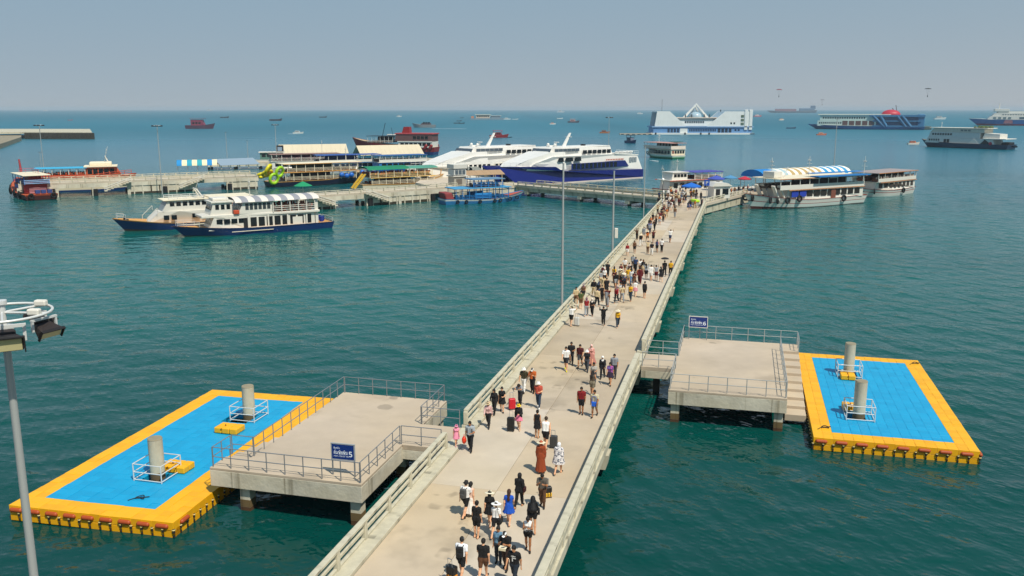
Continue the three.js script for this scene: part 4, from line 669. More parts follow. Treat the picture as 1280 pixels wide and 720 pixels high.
// open or glazed passenger decks on a hull; every deck gives from/to as shares of the length from the bow
function deckHouse(g, L, B, d, H) {
  const x0 = L / 2 - d.b * L, x1 = L / 2 - d.a * L, w = B * (d.w ?? 0.86), y = d.y, h = d.h, rk = d.rake ?? 0.5, len = x1 - x0;
  if (d.kind === 'cabin') {
    const xs = x0 + len * 0.62, lim = (f) => Math.min(w / 2, H ? H.Wd(clamp(f, 0.02, 1)) * 0.9 : w / 2), zA = (x) => { const za = lim((L / 2 - xs) / L), ze = lim((L / 2 - x1) / L) ; return x <= xs ? Math.min(w / 2, za) : lerp(za, Math.max(ze, w * 0.22), (x - xs) / (x1 - xs)); };
    part(g, d.name ?? 'cabin', bend(prism([[x0, y], [xs, y], [x1, y], [x1 - rk, y + h], [xs, y + h], [x0 + (d.rb ?? 0), y + h]], 2), (x, yy, z) => [x, yy, z * zA(x)]), d.m ?? M.white);
    if (d.win) { const [n, lo, hi, a = 0.04, b = 0.96] = d.win; const wx0 = x0 + len * a, ww = (x1 - rk - len * (1 - b) - wx0) / n, wg = bx(ww * (1 - (d.gap ?? 0.2)), h * (hi - lo), 0.06), sl = Math.atan2(zA(xs) - zA(x1), x1 - xs); for (const s of [1, -1]) for (let i = 0; i < n; i++) { const x = wx0 + (i + 0.5) * ww; inst(g, 'window', wg, d.glass ?? WIN, x, y + h * (lo + hi) / 2, s * (zA(x) + 0.014), x > xs ? s * sl : 0); } }
    if (d.front) { const k = Math.atan2(rk, h), wf = zA(x1) * 2, W = wf / d.front; for (let i = 0; i < d.front; i++) { const o = part(g, 'windscreen', bx(0.05, h * 0.42, W * 0.8), WIN); o.position.set(x1 - rk * 0.62 + 0.02, y + h * 0.62, -wf / 2 + (i + 0.5) * W); o.rotation.z = k; } }
  } else { // open deck: inner dark space with posts, a guard and benches
    const n = d.posts ?? Math.max(3, Math.round(len / 2)), G = [], z = w / 2 - 0.08;
    for (let i = 0; i <= n; i++) for (const s of [-z, z]) G.push(bx(0.13, h, 0.13, lerp(x0 + 0.1, x1 - 0.1, i / n), y + h / 2, s));
    part(g, 'posts', G, d.post ?? M.white, { kind: 'stuff' });
    if (d.guard === 'solid') for (const s of [-1, 1]) part(g, 'side_panel', bx(len, d.gh ?? 0.8, 0.07, (x0 + x1) / 2, y + (d.gh ?? 0.8) / 2, s * (z + 0.06)), d.gm ?? M.white);
    else part(g, 'guard_rail', [-1, 1].flatMap((s) => [0.35, 0.7, 1.0].map((k) => bx(len, 0.09, 0.06, (x0 + x1) / 2, y + k, s * (z + 0.03)))), d.gm ?? d.post ?? M.white);
    if (d.core !== false) { part(g, 'inner_cabin', bx(len * 0.5, h * 0.92, w * 0.5, lerp(x0, x1, d.coreAt ?? 0.4), y + h * 0.47, 0), d.coreM ?? mat(0x6b6257, 0.8)); }
    const S = []; for (let x = x0 + 0.8; x < x1 - 0.6; x += 1.1) for (const s of [-1, 1]) S.push(bx(0.4, 0.42, w * 0.3, x, y + 0.22, s * w * 0.28), bx(0.08, 0.42, w * 0.3, x - 0.2, y + 0.6, s * w * 0.28)); part(g, 'benches', S, d.bench ?? mat(0x7a4a34, 0.8), { kind: 'stuff' });
    if (d.vests) { const Q = [], r = rng(L * 10 | 0); for (let x = x0 + 0.5; x < x1 - 0.4; x += 0.42) for (const s of [-1, 1]) if (r() < 0.85) Q.push(rbx(0.34, 0.42 + r() * 0.2, 0.3, x, y + 0.9 + r() * 0.15, s * (w / 2 - 0.4 - r() * 0.5), 0.08)); part(g, 'life_vests', Q, d.vests, { kind: 'stuff' }); }
  }
  if (d.roof) { const R0 = d.roof, o = R0.over ?? 0.35; if (R0.arch) roofArch(g, x0 - o, x1 + o, w + 0.4, y + h, R0.arch, R0.cols); else part(g, R0.name ?? 'roof', rbx(len - rk * (d.kind === 'cabin' ? 1 : 0) + 2 * o, R0.t ?? 0.14, w + 2 * (R0.side ?? 0.25), (x0 + x1 - (d.kind === 'cabin' ? rk : 0)) / 2, y + h + (R0.t ?? 0.14) / 2, 0, 0.05), R0.m ?? M.white);
    if (R0.trim) part(g, 'roof_trim', [-1, 1].map((s) => bx(len + 2 * o, 0.16, 0.05, (x0 + x1) / 2, y + h + 0.06, s * (w / 2 + (R0.side ?? 0.25) + 0.01))), R0.trim); }
}
function bowRail(g, L, X, Y, Wd, f1, m = M.rail, h = 0.9) { const pts = (s) => [0.03, 0.08, 0.15, 0.25, 0.35].filter((f) => f <= f1).map((f) => [X(f), Y(f) - 0.05, s * Wd(f) * 0.92]); part(g, 'bow_rail', [...railGeo(pts(1), h, 0.035), ...railGeo(pts(-1), h, 0.035)], m); }

const navy = paint(0x1a3670, 0.35), white = paint(0xdddad2, 0.38), red = paint(0xa31d1d, 0.45), tan = paint(0xcf9a55, 0.6), bluP = paint(0x1d74b8, 0.5), teal = paint(0x5aa79c, 0.5), orng = paint(0xc64a22, 0.5), cream = paint(0xe6dcc2, 0.6);
// two fast catamaran ferries
function catamaran(label, bow, stern, livery) {
  const [g, L] = boatAt('catamaran_ferry', label, 'ferry', bow, stern), B = 11.6, k = L / 40, X = (x) => x * k, hm = livery ? paint(0x101c6e, 0.25) : white, W2 = paint(0xe9e8e4, 0.32);
  g.scale.y = 1.08; const top = [[-20, 2.5], [-9.5, 2.75], [4.2, 3.2], [6.2, 4.4], [20.2, 5.0]].map(([x, y]) => [X(x), y]);
  for (const s of [1, -1]) {
    const side = prism([[X(-20), 0.35], [X(15.5), 0.35], [X(20.2), 5.0], ...top.slice(0, 4).reverse()], 3.4);
    part(g, 'hull', bend(side, (x, y, z) => { const f = clamp((x / k - 5) / 15.2), zz = z * (1 - 0.94 * Math.pow(f, 1.9)); return [x, y, s * (B / 2 - 1.7) - s * 1.1 * f * f + zz]; }), hm);
    part(g, 'boot_stripe', bend(prism([[X(-20), -0.5], [X(14.6), -0.5], [X(15.5), 0.34], [X(-20), 0.34]], 3.42), (x, y, z) => { const f = clamp((x / k - 5) / 15.2); return [x, y, s * (B / 2 - 1.7) - s * 1.1 * f * f + z * (1 - 0.94 * Math.pow(f, 1.9))]; }), livery ? paint(0xd9c9c0, 0.4) : navy);
  }
  part(g, 'cross_deck', prism([[X(-19.6), 1.6], [X(14), 1.6], [X(15), 3.4], [X(-19.6), 2.6]], B - 4.2), W2);
  part(g, 'main_cabin', bend(prism([[X(-19.8), 2.5], [X(13.2), 3.4], [X(11), 5.4], [X(6.6), 6.9], [X(-16.5), 6.9], [X(-18.4), 6.2]], B - 0.4), (x, y, z) => { const f = clamp((x / k - 4) / 10); return [x, y, z * (1 - 0.42 * f * f) * (y > 6 ? 0.94 : 1)]; }), W2);
  part(g, 'nose', bend(prism([[X(3), 3.6], [X(8), 3.6], [X(12), 4], [X(15.9), 4.3], [X(15.2), 5.0], [X(14.2), 5.6], [X(11.5), 6.6], [X(9.4), 7.2], [X(7.0), 8.0], [X(3), 8.0]], B - 0.9), (x, y, z) => { const f = clamp((x / k - 4) / 12); return [x, y, z * (1 - 0.5 * f * f) * (y > 6 ? 0.88 : 1)]; }), W2);
  part(g, 'upper_cabin', bend(prism([[X(-11.3), 6.9], [X(7.6), 6.9], [X(5.6), 9.2], [X(-11), 8.9]], B - 3.4), (x, y, z) => [x, y, z * (y > 8 ? 0.9 : 1) * (1 - 0.25 * clamp((x / k - 3) / 5))]), W2);
  part(g, 'upper_roof', bend(rbx(X(16.4), 0.2, B - 4.4, X(-2.8), 9.1, 0, 0.08), (x, y, z) => [x, y, z * (1 - 0.2 * clamp((x / k) / 5))]), W2); part(g, 'stern_deck', prism([[X(-18.6), 6.3], [X(-11.2), 6.9], [X(-11.2), 7.2], [X(-18.6), 6.6]], B - 0.8), W2);
  const z1 = B / 2 - 0.16; const y0 = 3.45, y1 = 5.05;
  for (const s of [-1, 1]) part(g, 'window_band', prism([[X(-15.4), y0 + 0.1], [X(1.8), y0 - 0.1], [X(1.8), y1 - 0.1], [X(-14.2), y1 + 0.1]], 0.05, s * (z1 - 0.005)), livery ? paint(0x16266e, 0.3) : cream);
  winRow(g, X(-11.8), X(1.6), livery ? 11 : 12, y0 + 0.1, y1 - 0.15, [z1 + 0.03, -z1 - 0.03], WIN, livery ? 0.28 : 0.4);
  if (!livery) winRow(g, X(2.4), X(10.5), 7, y0 + 0.1, y1 - 0.15, [z1 - 0.25, -z1 + 0.25], WIN, 0.4);
  winRow(g, X(-18), X(-15.6), 3, 4.6, 5.9, [z1 - 0.1, -z1 + 0.1], mat(0x8b9499, 0.2), 0.2);
  winRow(g, X(-11), X(-2.4), 6, 7.25, 8.2, [(B - 3.4) / 2 + 0.02, -(B - 3.4) / 2 - 0.02], WIN, 0.2);
  if (livery) for (const s of [-1, 1]) for (const [a, b] of [[-1.2, 0.8], [1.1, 3.4], [3.7, 5.4]]) part(g, 'lounge_window', prism([[X(a), 5.55], [X(b - 0.3), 5.5], [X(b), 6.0], [X(b - 0.3), 6.6], [X(a + 0.2), 6.6]], 0.06, s * ((B - 0.4) / 2 * 0.97 - 0.04)), WIN);
  for (const s of [-1, 1]) winRow(g, X(-1.6), X(5.4), 6, 8.0, 8.75, [s * ((B - 3.4) / 2 * 0.97)], mat(0x4b5660, 0.15), 0.06); 
  for (let i = 0; i < 5; i++) { const o = part(g, 'windscreen', bx(0.06, 0.9, 1.45), mat(0x4b5660, 0.15)); o.position.set(X(6.35), 8.42, (i - 2) * 1.52); o.rotation.z = 0.62; }
  part(g, 'mast', prism([[X(-0.2), 9.1], [X(0.6), 9.1], [X(-1.5), 12.6], [X(-1.85), 12.6]], 0.5), W2); part(g, 'mast_spreader', bx(0.25, 0.14, 2.6, X(-1.2), 11.6, 0), W2);
  part(g, 'radar', [rbx(0.3, 0.18, 2, X(2.2), 10.3, 0, 0.05), cyl(0.16, 0.12, 1.1, X(2.2), 9.2, 0), sphere(0.4, X(3.6), 9.7, 1.4), sphere(0.4, X(3.6), 9.7, -1.4), rbx(1.6, 0.5, 1.4, X(4), 9.3, 0, 0.1)], W2);
  part(g, 'vent', rbx(0.9, 0.4, 1.2, X(-5.5), 9.4, 0, 0.05), M.dark); part(g, 'stern_rail', railGeo([[X(-18.4), 6.7, -5.6], [X(-11.4), 7.2, -5.6]], 0.8).concat(railGeo([[X(-18.4), 6.7, 5.6], [X(-11.4), 7.2, 5.6]], 0.8)), W2);
  part(g, 'bow_rail', railGeo([[X(9), 4.7, 5.2], [X(14), 4.8, 4.2], [X(18), 4.9, 2.8]], 0.9).concat(railGeo([[X(9), 4.7, -5.2], [X(14), 4.8, -4.2], [X(18), 4.9, -2.8]], 0.9)), M.rail);
  for (let i = 0; i < 5; i++) part(g, 'life_raft', new THREE.CapsuleGeometry(0.32, 0.8, 4, 8).rotateX(Math.PI / 2).translate(X(-16.8 + i * 1.1), 7.3, -4.6), W2);
  if (livery) part(g, 'name_lettering', Array.from({ length: 11 }, (_, i) => bx(X(0.32), 0.34, 0.03, X(-13.6 + i * 0.5), 5.5, -z1 + 0.12)), paint(0xb5432a, 0.5));
}
catamaran('large white catamaran ferry with navy blue hull and slanting white mast behind the bridge', [-6, 234.6], [35.5, 269], true);
catamaran('all white catamaran ferry moored just left of the navy hulled one', [-27.6, 236], [14, 270.6], false);

// two tour boats, white over navy, lying in open water
function tourBoat(label, bow, stern, big) {
  const [g, L] = boatAt('tour_boat', label, 'tour boat', bow, stern), B = 6.2, H = hull(g, L, B, { hb: big ? 1.95 : 2.3, hm: 1.15, hs: 1.15, fine: 0.52, rake: 0.1, bands: [[0.36, paint(0x4b3a35, 0.6), 'boot_stripe'], [0.93, navy], [1, big ? paint(0x243a6a) : tan, 'rubbing_strake']], deck: tan });
  if (big) {
    deckHouse(g, L, B, { kind: 'cabin', a: 0.2, b: 0.43, y: 0.9, h: 2.1, w: 0.8, rake: 0.9, front: 4, win: [4, 0.5, 0.86] }, H);
    deckHouse(g, L, B, { kind: 'cabin', a: 0.43, b: 0.87, y: 0.9, h: 2.1, w: 0.8, rake: 0, win: [8, 0.16, 0.88], gap: 0.24, glass: mat(0x1b1d1e, 0.3) });
    for (const f of [0.44, 0.565, 0.69, 0.815]) for (const s of [-1, 1]) part(g, 'pillar', bx(0.24, 2.1, 0.12, L / 2 - f * L, 1.95, s * (B * 0.4 + 0.06)), M.white);
    for (const s of [-1, 1]) { part(g, 'door', bx(0.8, 1.75, 0.05, L / 2 - 0.425 * L, 1.85, s * (B * 0.4 + 0.02)), M.dark); part(g, 'white_panel', bx(1.7, 1.3, 0.06, L / 2 - 0.755 * L, 1.75, s * (B * 0.4 + 0.05)), M.white); }
    part(g, 'upper_deck', bend(rbx(L * 0.74, 0.42, B * 0.94, L / 2 - 0.53 * L, 3.2, 0, 0.08), (x, y, z) => [x, y, z * (1 - 0.25 * clamp((x - L * 0.2) / (L * 0.14)))]), M.white);
    deckHouse(g, L, B, { kind: 'cabin', a: 0.215, b: 0.35, y: 3.4, h: 1.95, w: 0.62, rake: 0.6, front: 3, win: [3, 0.45, 0.85], gap: 0.35, roof: { over: 0.4, t: 0.26, m: M.white } });
    part(g, 'wheelhouse_top', rbx(2.6, 0.5, 2.6, L / 2 - 0.29 * L, 5.85, 0, 0.15), M.white); part(g, 'red_box', rbx(0.9, 0.6, 0.7, L / 2 - 0.37 * L, 3.75, -B * 0.38, 0.08), orng);
    deckHouse(g, L, B, { kind: 'cabin', a: 0.38, b: 0.595, y: 3.4, h: 1.85, w: 0.8, rake: 0.9, front: 4, win: [6, 0.34, 0.9], gap: 0.26, glass: mat(0x3a4144, 0.15) });
    deckHouse(g, L, B, { kind: 'open', a: 0.595, b: 0.875, y: 3.4, h: 1.95, w: 0.88, posts: 5, core: false, vests: mat(0x8c3a22, 0.85), bench: mat(0x6e3a28, 0.8) });
    roofArch(g, L / 2 - 0.9 * L, L / 2 - 0.36 * L, B * 0.94, 5.3, 0.75, Array.from({ length: 13 }, (_, i) => i % 2 ? 0x8d8f96 : 0xd9d2c8));
    part(g, 'stern_pillar', [bx(0.5, 4.6, 0.5, L / 2 - 0.885 * L, 3.2, B * 0.36), bx(0.5, 4.6, 0.5, L / 2 - 0.885 * L, 3.2, -B * 0.36)], M.white);
    for (const [x, z] of [[0.93, 1], [0.955, 1.8], [0.94, -0.6], [0.96, 0.3]]) part(g, 'blue_drum', cyl(0.34, 0.34, 0.95, L / 2 - x * L, 0.95, z, 10), paint(0x1a2f8a, 0.4));
    part(g, 'stern_rail', railGeo([[L / 2 - 0.99 * L, 1, -2.4], [L / 2 - 0.99 * L, 1, 2.4]], 0.9).concat(railGeo([[L / 2 - 0.9 * L, 1, 2.6], [L / 2 - 0.985 * L, 1, 2.5]], 0.9)), M.rail);
    mastOn(g, L / 2 - 0.485 * L, 5.5, 3.6); part(g, 'grey_stripe', [-1, 1].map((s) => bx(L * 0.26, 0.1, 0.05, L / 2 - 0.46 * L, 0.62, s * (B * 0.49))), cream);
  } else {
    part(g, 'cabin', bend(prism([[-L * 0.42, 0.85], [L * 0.08, 0.95], [L * 0.29, 1.0], [L * 0.205, 3.1], [L * 0.08, 3.1], [-L * 0.42, 3.0]], B * 0.8), (x, y, z) => [x, y, z * (1 - 0.42 * clamp((x / L - 0.08) / 0.21))]), M.white);
    winRow(g, -L * 0.28, L * 0.0, 4, 1.85, 2.55, [B * 0.4 + 0.012, -B * 0.4 - 0.012], WIN, 0.25); for (const s of [-1, 1]) for (const x of [0.112, 0.162]) inst(g, 'window', bx(0.85, 0.8, 0.06), WIN, L * x, 2.05, s * (B * 0.4 * (1 - 2 * (x - 0.08)) + 0.012), s * Math.atan2(B * 0.168, L * 0.21));
    part(g, 'upper_cabin', prism([[-L * 0.16, 3.05], [L * 0.185, 3.05], [L * 0.145, 4.9], [-L * 0.14, 4.9]], B * 0.66), M.white); winRow(g, -L * 0.12, L * 0.14, 6, 3.95, 4.65, [B * 0.33 + 0.012, -B * 0.33 - 0.012], WIN, 0.3);
    for (let i = 0; i < 4; i++) { const o = part(g, 'windscreen', bx(0.05, 0.8, 0.8), WIN); o.position.set(L * 0.158, 4.3, (i - 1.5) * 0.98); o.rotation.z = 0.4; }
    part(g, 'upper_roof', rbx(L * 0.36, 0.16, B * 0.78, L * 0.0, 4.98, 0, 0.06), cream); part(g, 'roof_rail', railGeo([[L * 0.14, 5.06, 2.1], [-L * 0.1, 5.06, 2.1], [-L * 0.1, 5.06, -2.1], [L * 0.14, 5.06, -2.1]], 0.5), M.rail);
    part(g, 'radar_arch', [bar([-L * 0.1, 5.05, 1.6], [-L * 0.06, 6.6, 1.2], 0.13), bar([-L * 0.1, 5.05, -1.6], [-L * 0.06, 6.6, -1.2], 0.13), bar([-L * 0.06, 6.6, 1.2], [-L * 0.06, 6.6, -1.2], 0.13), bar([-L * 0.07, 6.6, 0.4], [-L * 0.1, 8.6, 0.4], 0.03)], M.white);
    deckHouse(g, L, B, { kind: 'open', a: 0.66, b: 0.92, y: 3.1, h: 2.0, w: 0.84, core: false, roof: { m: cream, over: 0.6 }, bench: orng, vests: mat(0x9c5a40, 0.8) });
    part(g, 'foredeck_rail', railGeo([[L * 0.22, 3.1, 2.3], [L * 0.29, 1.5, 2.3]], 0.7, 0.05, 1).concat(railGeo([[L * 0.22, 3.1, -2.3], [L * 0.29, 1.5, -2.3]], 0.7, 0.05, 1)), M.white);
    part(g, 'anchor_winch', [cyl(0.25, 0.2, 0.7, L * 0.42, 1.7, 0, 8), rbx(0.7, 0.4, 0.6, L * 0.41, 1.8, 0, 0.08)], M.dark);
    part(g, 'white_stripe', [-1, 1].map((s) => bx(L * 0.4, 0.14, 0.06, -L * 0.1, 0.75, s * B * 0.495)), cream);
  }
  bowRail(g, L, H.X, H.Y, H.Wd, big ? 0.17 : 0.08);
}
tourBoat('white tour boat with navy hull whose bow points furthest left', [-67.2, 147.2], [-46.4, 160.2], false);
tourBoat('white and navy tour boat with grey striped awning and orange life vests upstairs', [-54.6, 140.2], [-32.3, 154.4], true);

// two-deck passenger boats along the jetties
function passengerBoat(label, bow, stern, o) {
  const [g, L] = boatAt(o.name ?? 'passenger_boat', label, o.cat ?? 'boat', bow, stern), B = o.B ?? 6.4, H = hull(g, L, B, { hb: o.hb ?? 2.4, hm: o.hm ?? 1.2, hs: o.hs ?? 1.4, fine: 0.5, rake: o.rake ?? 0.08, wl: o.wl, bands: o.bands, deck: o.deck });
  for (const d of o.decks) deckHouse(g, L, B, d, H);
  if (o.masts) for (const [f, y, h, l] of o.masts) mastOn(g, L / 2 - f * L, y, h, l ?? 0);
  if (o.tyres) tyres(g, o.tyres.flatMap(([f, y]) => [1, -1].map((s) => [L / 2 - f * L, y, s * (H.Wd(f) + 0.12), f < 0.25 ? s * -0.5 : 0])), o.tr ?? 0.42);
  if (o.rail) bowRail(g, L, H.X, H.Y, H.Wd, o.rail);
  o.more?.(g, L, B, H); return g;
}
const wb = (under, side, stripe) => [[0.3, under, 'boot_stripe'], [0.68, side], [0.74, stripe, 'stripe'], [0.95, side, 'topside'], [1, stripe, 'rubbing_strake']];
const darkIn = mat(0x3b332d, 0.85), brownRoof = paint(0xb87b4c, 0.7);
passengerBoat('big white two-deck boat with tyres on its bow and a blue side awning', [47.6, 180.4], [76.4, 196.3], {
  B: 7.6, hb: 3.4, hm: 1.75, hs: 1.9, bands: [[0.33, paint(0x54241f, 0.6), 'boot_stripe'], [0.6, paint(0xd4dcd6, 0.4)], [0.64, red, 'stripe'], [0.96, white, 'topside'], [1, red, 'rubbing_strake']],
  decks: [{ kind: 'cabin', a: 0.27, b: 0.95, y: 1.7, h: 2.05, w: 0.9, rake: 0.3, win: [10, 0.3, 0.92], gap: 0.2, m: white, glass: mat(0x262019, 0.3), roof: { m: white, t: 0.16, over: 0.2, side: 0.3, trim: brownRoof } },
    { kind: 'open', a: 0.19, b: 0.95, y: 3.95, h: 2.15, w: 0.96, guard: 'solid', gh: 0.95, posts: 9, coreM: darkIn, bench: mat(0x4d4036, 0.8), roof: { m: cream, t: 0.14, over: 0.5, side: 0.3, trim: brownRoof } }],
  masts: [[0.22, 6.2, 4.2], [0.55, 6.4, 4.0], [0.33, 6.2, 2.2, -1]], tyres: [[0.04, 2.4], [0.15, 1.9], [0.2, 1.8], [0.27, 1.75], [0.36, 2.0], [0.76, 1.5]], tr: 0.55,
  more: (g, L, B) => {
    for (const i of [0, 1]) for (const s of [-1, 1]) part(g, 'blue_tarp', bx(L * 0.058, 1.2, 0.05, L / 2 - (0.325 + i * 0.07) * L, 2.95, s * (B * 0.45 + 0.06)), paint(0x1c3aa8, 0.6));
    part(g, 'side_awning', prism([[-L * 0.45, 6.3], [L * 0.02, 6.3], [L * 0.02, 6.5], [-L * 0.45, 6.5]], 2.4, -B * 0.5), AWN(0x1c6fae)); part(g, 'side_awning', prism([[-L * 0.45, 6.95], [L * 0.02, 6.95], [L * 0.02, 7.05], [-L * 0.45, 7.05]], 2.0, -B * 0.3), AWN(0x1f78b8));
    for (const s of [-1, 1]) part(g, 'boarding_stair', [bx(0.25, 3.4, 0.9).rotateZ(-0.5).translate(L * 0.31, 3.3, s * 2.4), bx(0.25, 3.4, 0.9).rotateZ(-0.5).translate(L * 0.26, 3.3, s * 2.4)], white);
    part(g, 'door', bx(1.4, 1.8, 0.06, -L * 0.17, 2.65, -B * 0.45 - 0.05), paint(0x7d4a3a, 0.6)); part(g, 'wheelhouse', rbx(2.4, 1.3, 3.2, L * 0.27, 6.95, 0, 0.1), white);
    for (let i = 0; i < 4; i++) part(g, 'arch_opening', bx(2.4, 0.14, 0.05, L * (0.16 - i * 0.16), 6.0, -B * 0.485), white);
  } });
passengerBoat('smaller white two-deck boat moored beyond the big white one, full of passengers', [81, 205.5], [97, 218.6], {
  B: 7, hb: 2.2, hm: 1.5, hs: 1.7, bands: wb(paint(0x8a9aa0, 0.5), white, red),
  decks: [{ kind: 'cabin', a: 0.16, b: 0.96, y: 1.5, h: 1.9, w: 0.9, rake: 0.2, win: [8, 0.3, 0.9], gap: 0.34, m: white, glass: darkIn, roof: { m: white, over: 0.25, side: 0.25, trim: brownRoof } }, { kind: 'open', a: 0.1, b: 0.96, y: 3.6, h: 2.0, w: 0.95, guard: 'solid', gh: 0.8, posts: 6, coreM: darkIn, vests: mat(0xb9a79a, 0.9), roof: { m: paint(0x9a9090, 0.7), over: 0.4, trim: brownRoof } }],
  masts: [[0.06, 3.4, 6.2, -0.3]], tyres: [[0.14, 1.4], [0.66, 1.2]], tr: 0.5 });
passengerBoat('white boat with orange trim and flybridge behind the plaza booth', [32.5, 205], [51, 214.5], {
  B: 6.2, hb: 2.3, hm: 1.4, hs: 1.5, bands: wb(navy, white, orng), decks: [{ kind: 'cabin', a: 0.16, b: 0.9, y: 1.3, h: 2.6, w: 0.84, rake: 0.5, win: [8, 0.35, 0.8], gap: 0.4, m: white, roof: { m: white, trim: orng, over: 0.4 } }, { kind: 'cabin', a: 0.2, b: 0.42, y: 4.0, h: 1.7, w: 0.6, rake: 0.4, win: [4, 0.4, 0.8], m: white, roof: { m: white, over: 0.3 } }, { kind: 'open', a: 0.5, b: 0.9, y: 4.0, h: 1.6, w: 0.8, core: false, roof: { m: AWN(0x45479a), over: 0.2 } }], masts: [[0.34, 5.8, 3.0], [0.14, 3, 4.4]] });
passengerBoat('bright blue wooden boat with grey upper canopy beside the near jetty', [2.6, 199.2], [-15.3, 190.6], {
  name: 'wooden_boat', B: 5.4, hb: 2.3, hm: 1.0, hs: 1.3, bands: [[0.3, paint(0x2a5578, 0.6), 'boot_stripe'], [0.78, paint(0x2c74ac, 0.5)], [0.95, paint(0xd6d8d2, 0.5), 'topside'], [1, bluP, 'rubbing_strake']], deck: paint(0xb5543a, 0.7),
  decks: [{ kind: 'open', a: 0.24, b: 0.88, y: 0.9, h: 2.4, w: 0.9, posts: 8, post: bluP, gm: bluP, core: false, bench: paint(0x1e5f96, 0.7), roof: { m: paint(0x3f93c4, 0.6), over: 0.5, side: 0.35, t: 0.18 } }, { kind: 'open', a: 0.3, b: 0.66, y: 3.5, h: 1.6, w: 0.72, posts: 4, post: bluP, gm: bluP, core: false, bench: paint(0x6b4a40, 0.7), roof: { m: AWN(0x5b7f9e), over: 0.4, t: 0.22 } }],
  tyres: [[0.12, 0.9], [0.22, 0.75], [0.35, 0.55], [0.42, 0.55], [0.6, 0.5], [0.76, 0.55], [0.86, 0.6]], tr: 0.32,
  more: (g, L, B) => { part(g, 'red_tarp', bend(rbx(L * 0.1, 1.7, B * 0.72, -L * 0.43, 1.75, 0, 0.3), (x, y, z) => [x - (y - 1) * 0.3, y, z]), paint(0x8a3a3c, 0.85)); part(g, 'blue_screen', [-1, 1].map((s) => bx(L * 0.2, 1.2, 0.05, -L * 0.05, 1.7, s * B * 0.42)), paint(0x2a8ad0, 0.6)); part(g, 'awning_front', prism([[L * 0.22, 3.2], [L * 0.3, 2.8], [L * 0.3, 2.86], [L * 0.22, 3.36]], B * 0.9), paint(0x3f93c4, 0.6)); } });
passengerBoat('long wooden boat with green canopy, cream railings and two yellow slides', [-18.2, 236], [-38.8, 222], {
  name: 'wooden_boat', B: 6.6, hb: 3.4, hm: 1.6, hs: 1.8, bands: [[0.35, paint(0x3c4a52, 0.6), 'boot_stripe'], [0.9, cream], [1, tan, 'rubbing_strake']],
  decks: [{ kind: 'open', a: 0.18, b: 0.9, y: 1.5, h: 1.75, w: 0.9, posts: 9, post: cream, coreM: darkIn, roof: { m: cream, over: 0.3, trim: paint(0xd9b04a, 0.6) } }, { kind: 'open', a: 0.2, b: 0.92, y: 3.4, h: 1.95, w: 0.92, posts: 8, post: cream, gm: paint(0xdcc88a, 0.6), core: false, vests: mat(0xd1622e, 0.8) }],
  more: (g, L, B) => { roofArch(g, L * 0.02, L * 0.36, B * 1.0, 5.3, 0.5, [0x4c8f7c, 0x4a8a78], 'canopy'); roofArch(g, -L * 0.44, L * 0.02, B * 1.0, 5.3, 0.75, [0x0c7a56, 0x0b7553], 'canopy');
    for (const z of [1.0, 2.6]) part(g, 'slide', bx(4.6, 0.22, 0.8).rotateZ(0.85).translate(-L * 0.5 - 0.6, 2.6, z), paint(0xe0b012, 0.4)); part(g, 'bow_post', bar([L * 0.46, 3, 0], [L * 0.47, 4.6, 0], 0.14), tan); } });
passengerBoat('dark two-deck wooden boat with cream awning and yellow inflatables at its stern', [-41.5, 250], [-65, 234.4], {
  name: 'wooden_boat', B: 7, hb: 3.6, hm: 1.5, hs: 1.4, bands: [[0.4, paint(0x15151a, 0.6), 'boot_stripe'], [0.92, paint(0x141b38, 0.5)], [1, tan, 'rubbing_strake']],
  decks: [{ kind: 'open', a: 0.14, b: 0.86, y: 1.5, h: 2.1, w: 0.92, posts: 9, post: cream, coreM: mat(0x25231f, 0.9), roof: { m: tan, over: 0.3, t: 0.18 } }, { kind: 'open', a: 0.12, b: 0.84, y: 3.75, h: 2.1, w: 0.92, posts: 8, post: cream, coreM: mat(0x2c3a2a, 0.9), roof: { m: cream, over: 1.0, t: 0.2, trim: tan } }],
  masts: [[0.2, 5.8, 4.4], [0.08, 4.6, 3.2]], more: (g, L, B) => {
    for (const [x, y, z] of [[0.2, 2.5, 3.6], [0.25, 2.3, 3.7], [0.3, 2.6, 3.5], [0.07, 3.0, 2.6]]) part(g, 'blue_drum', sphere(0.75, L / 2 - x * L, y, z, 1, 0.9, 0.8), paint(0x1a67c4, 0.4));
    const yel = paint(0xdcd010, 0.4), lime = paint(0x9ccf1c, 0.4);
    for (const [x, y, z, rx, ry, m] of [[-0.47, 2.3, 3.2, 0.2, 0.3, lime], [-0.41, 4.0, 3.0, 0.3, 0.5, lime], [-0.5, 3.6, 0.6, 0.9, 0.2, yel], [-0.53, 3.0, -1.2, 1.1, 0.1, yel], [-0.5, 4.7, 1.6, 0.5, 0.9, yel]]) part(g, 'inflatable_ring', torus(1.25, 0.42, 0, 0, 0, rx, ry, 18, 8).translate(x * L, y, z), m); part(g, 'inflatable_seat', rbx(1.8, 0.4, 1.4, -0.46 * L, 3.2, 2.2, 0.15, 0.4), orng); } });
passengerBoat('blue roofed two-deck boat with white sides between the dark boat and the blue one', [-42, 292], [-63, 281], { B: 6.6, bands: wb(navy, white, bluP), decks: [{ kind: 'cabin', a: 0.14, b: 0.95, y: 1.3, h: 2.1, w: 0.9, win: [9, 0.35, 0.85], m: white, glass: mat(0x22304a, 0.3), roof: { m: white, trim: bluP } }, { kind: 'open', a: 0.1, b: 0.95, y: 3.6, h: 2.2, w: 0.95, guard: 'solid', posts: 7, coreM: mat(0x30406a, 0.8), roof: { m: paint(0x2a4f9c, 0.6), over: 0.4 } }] });
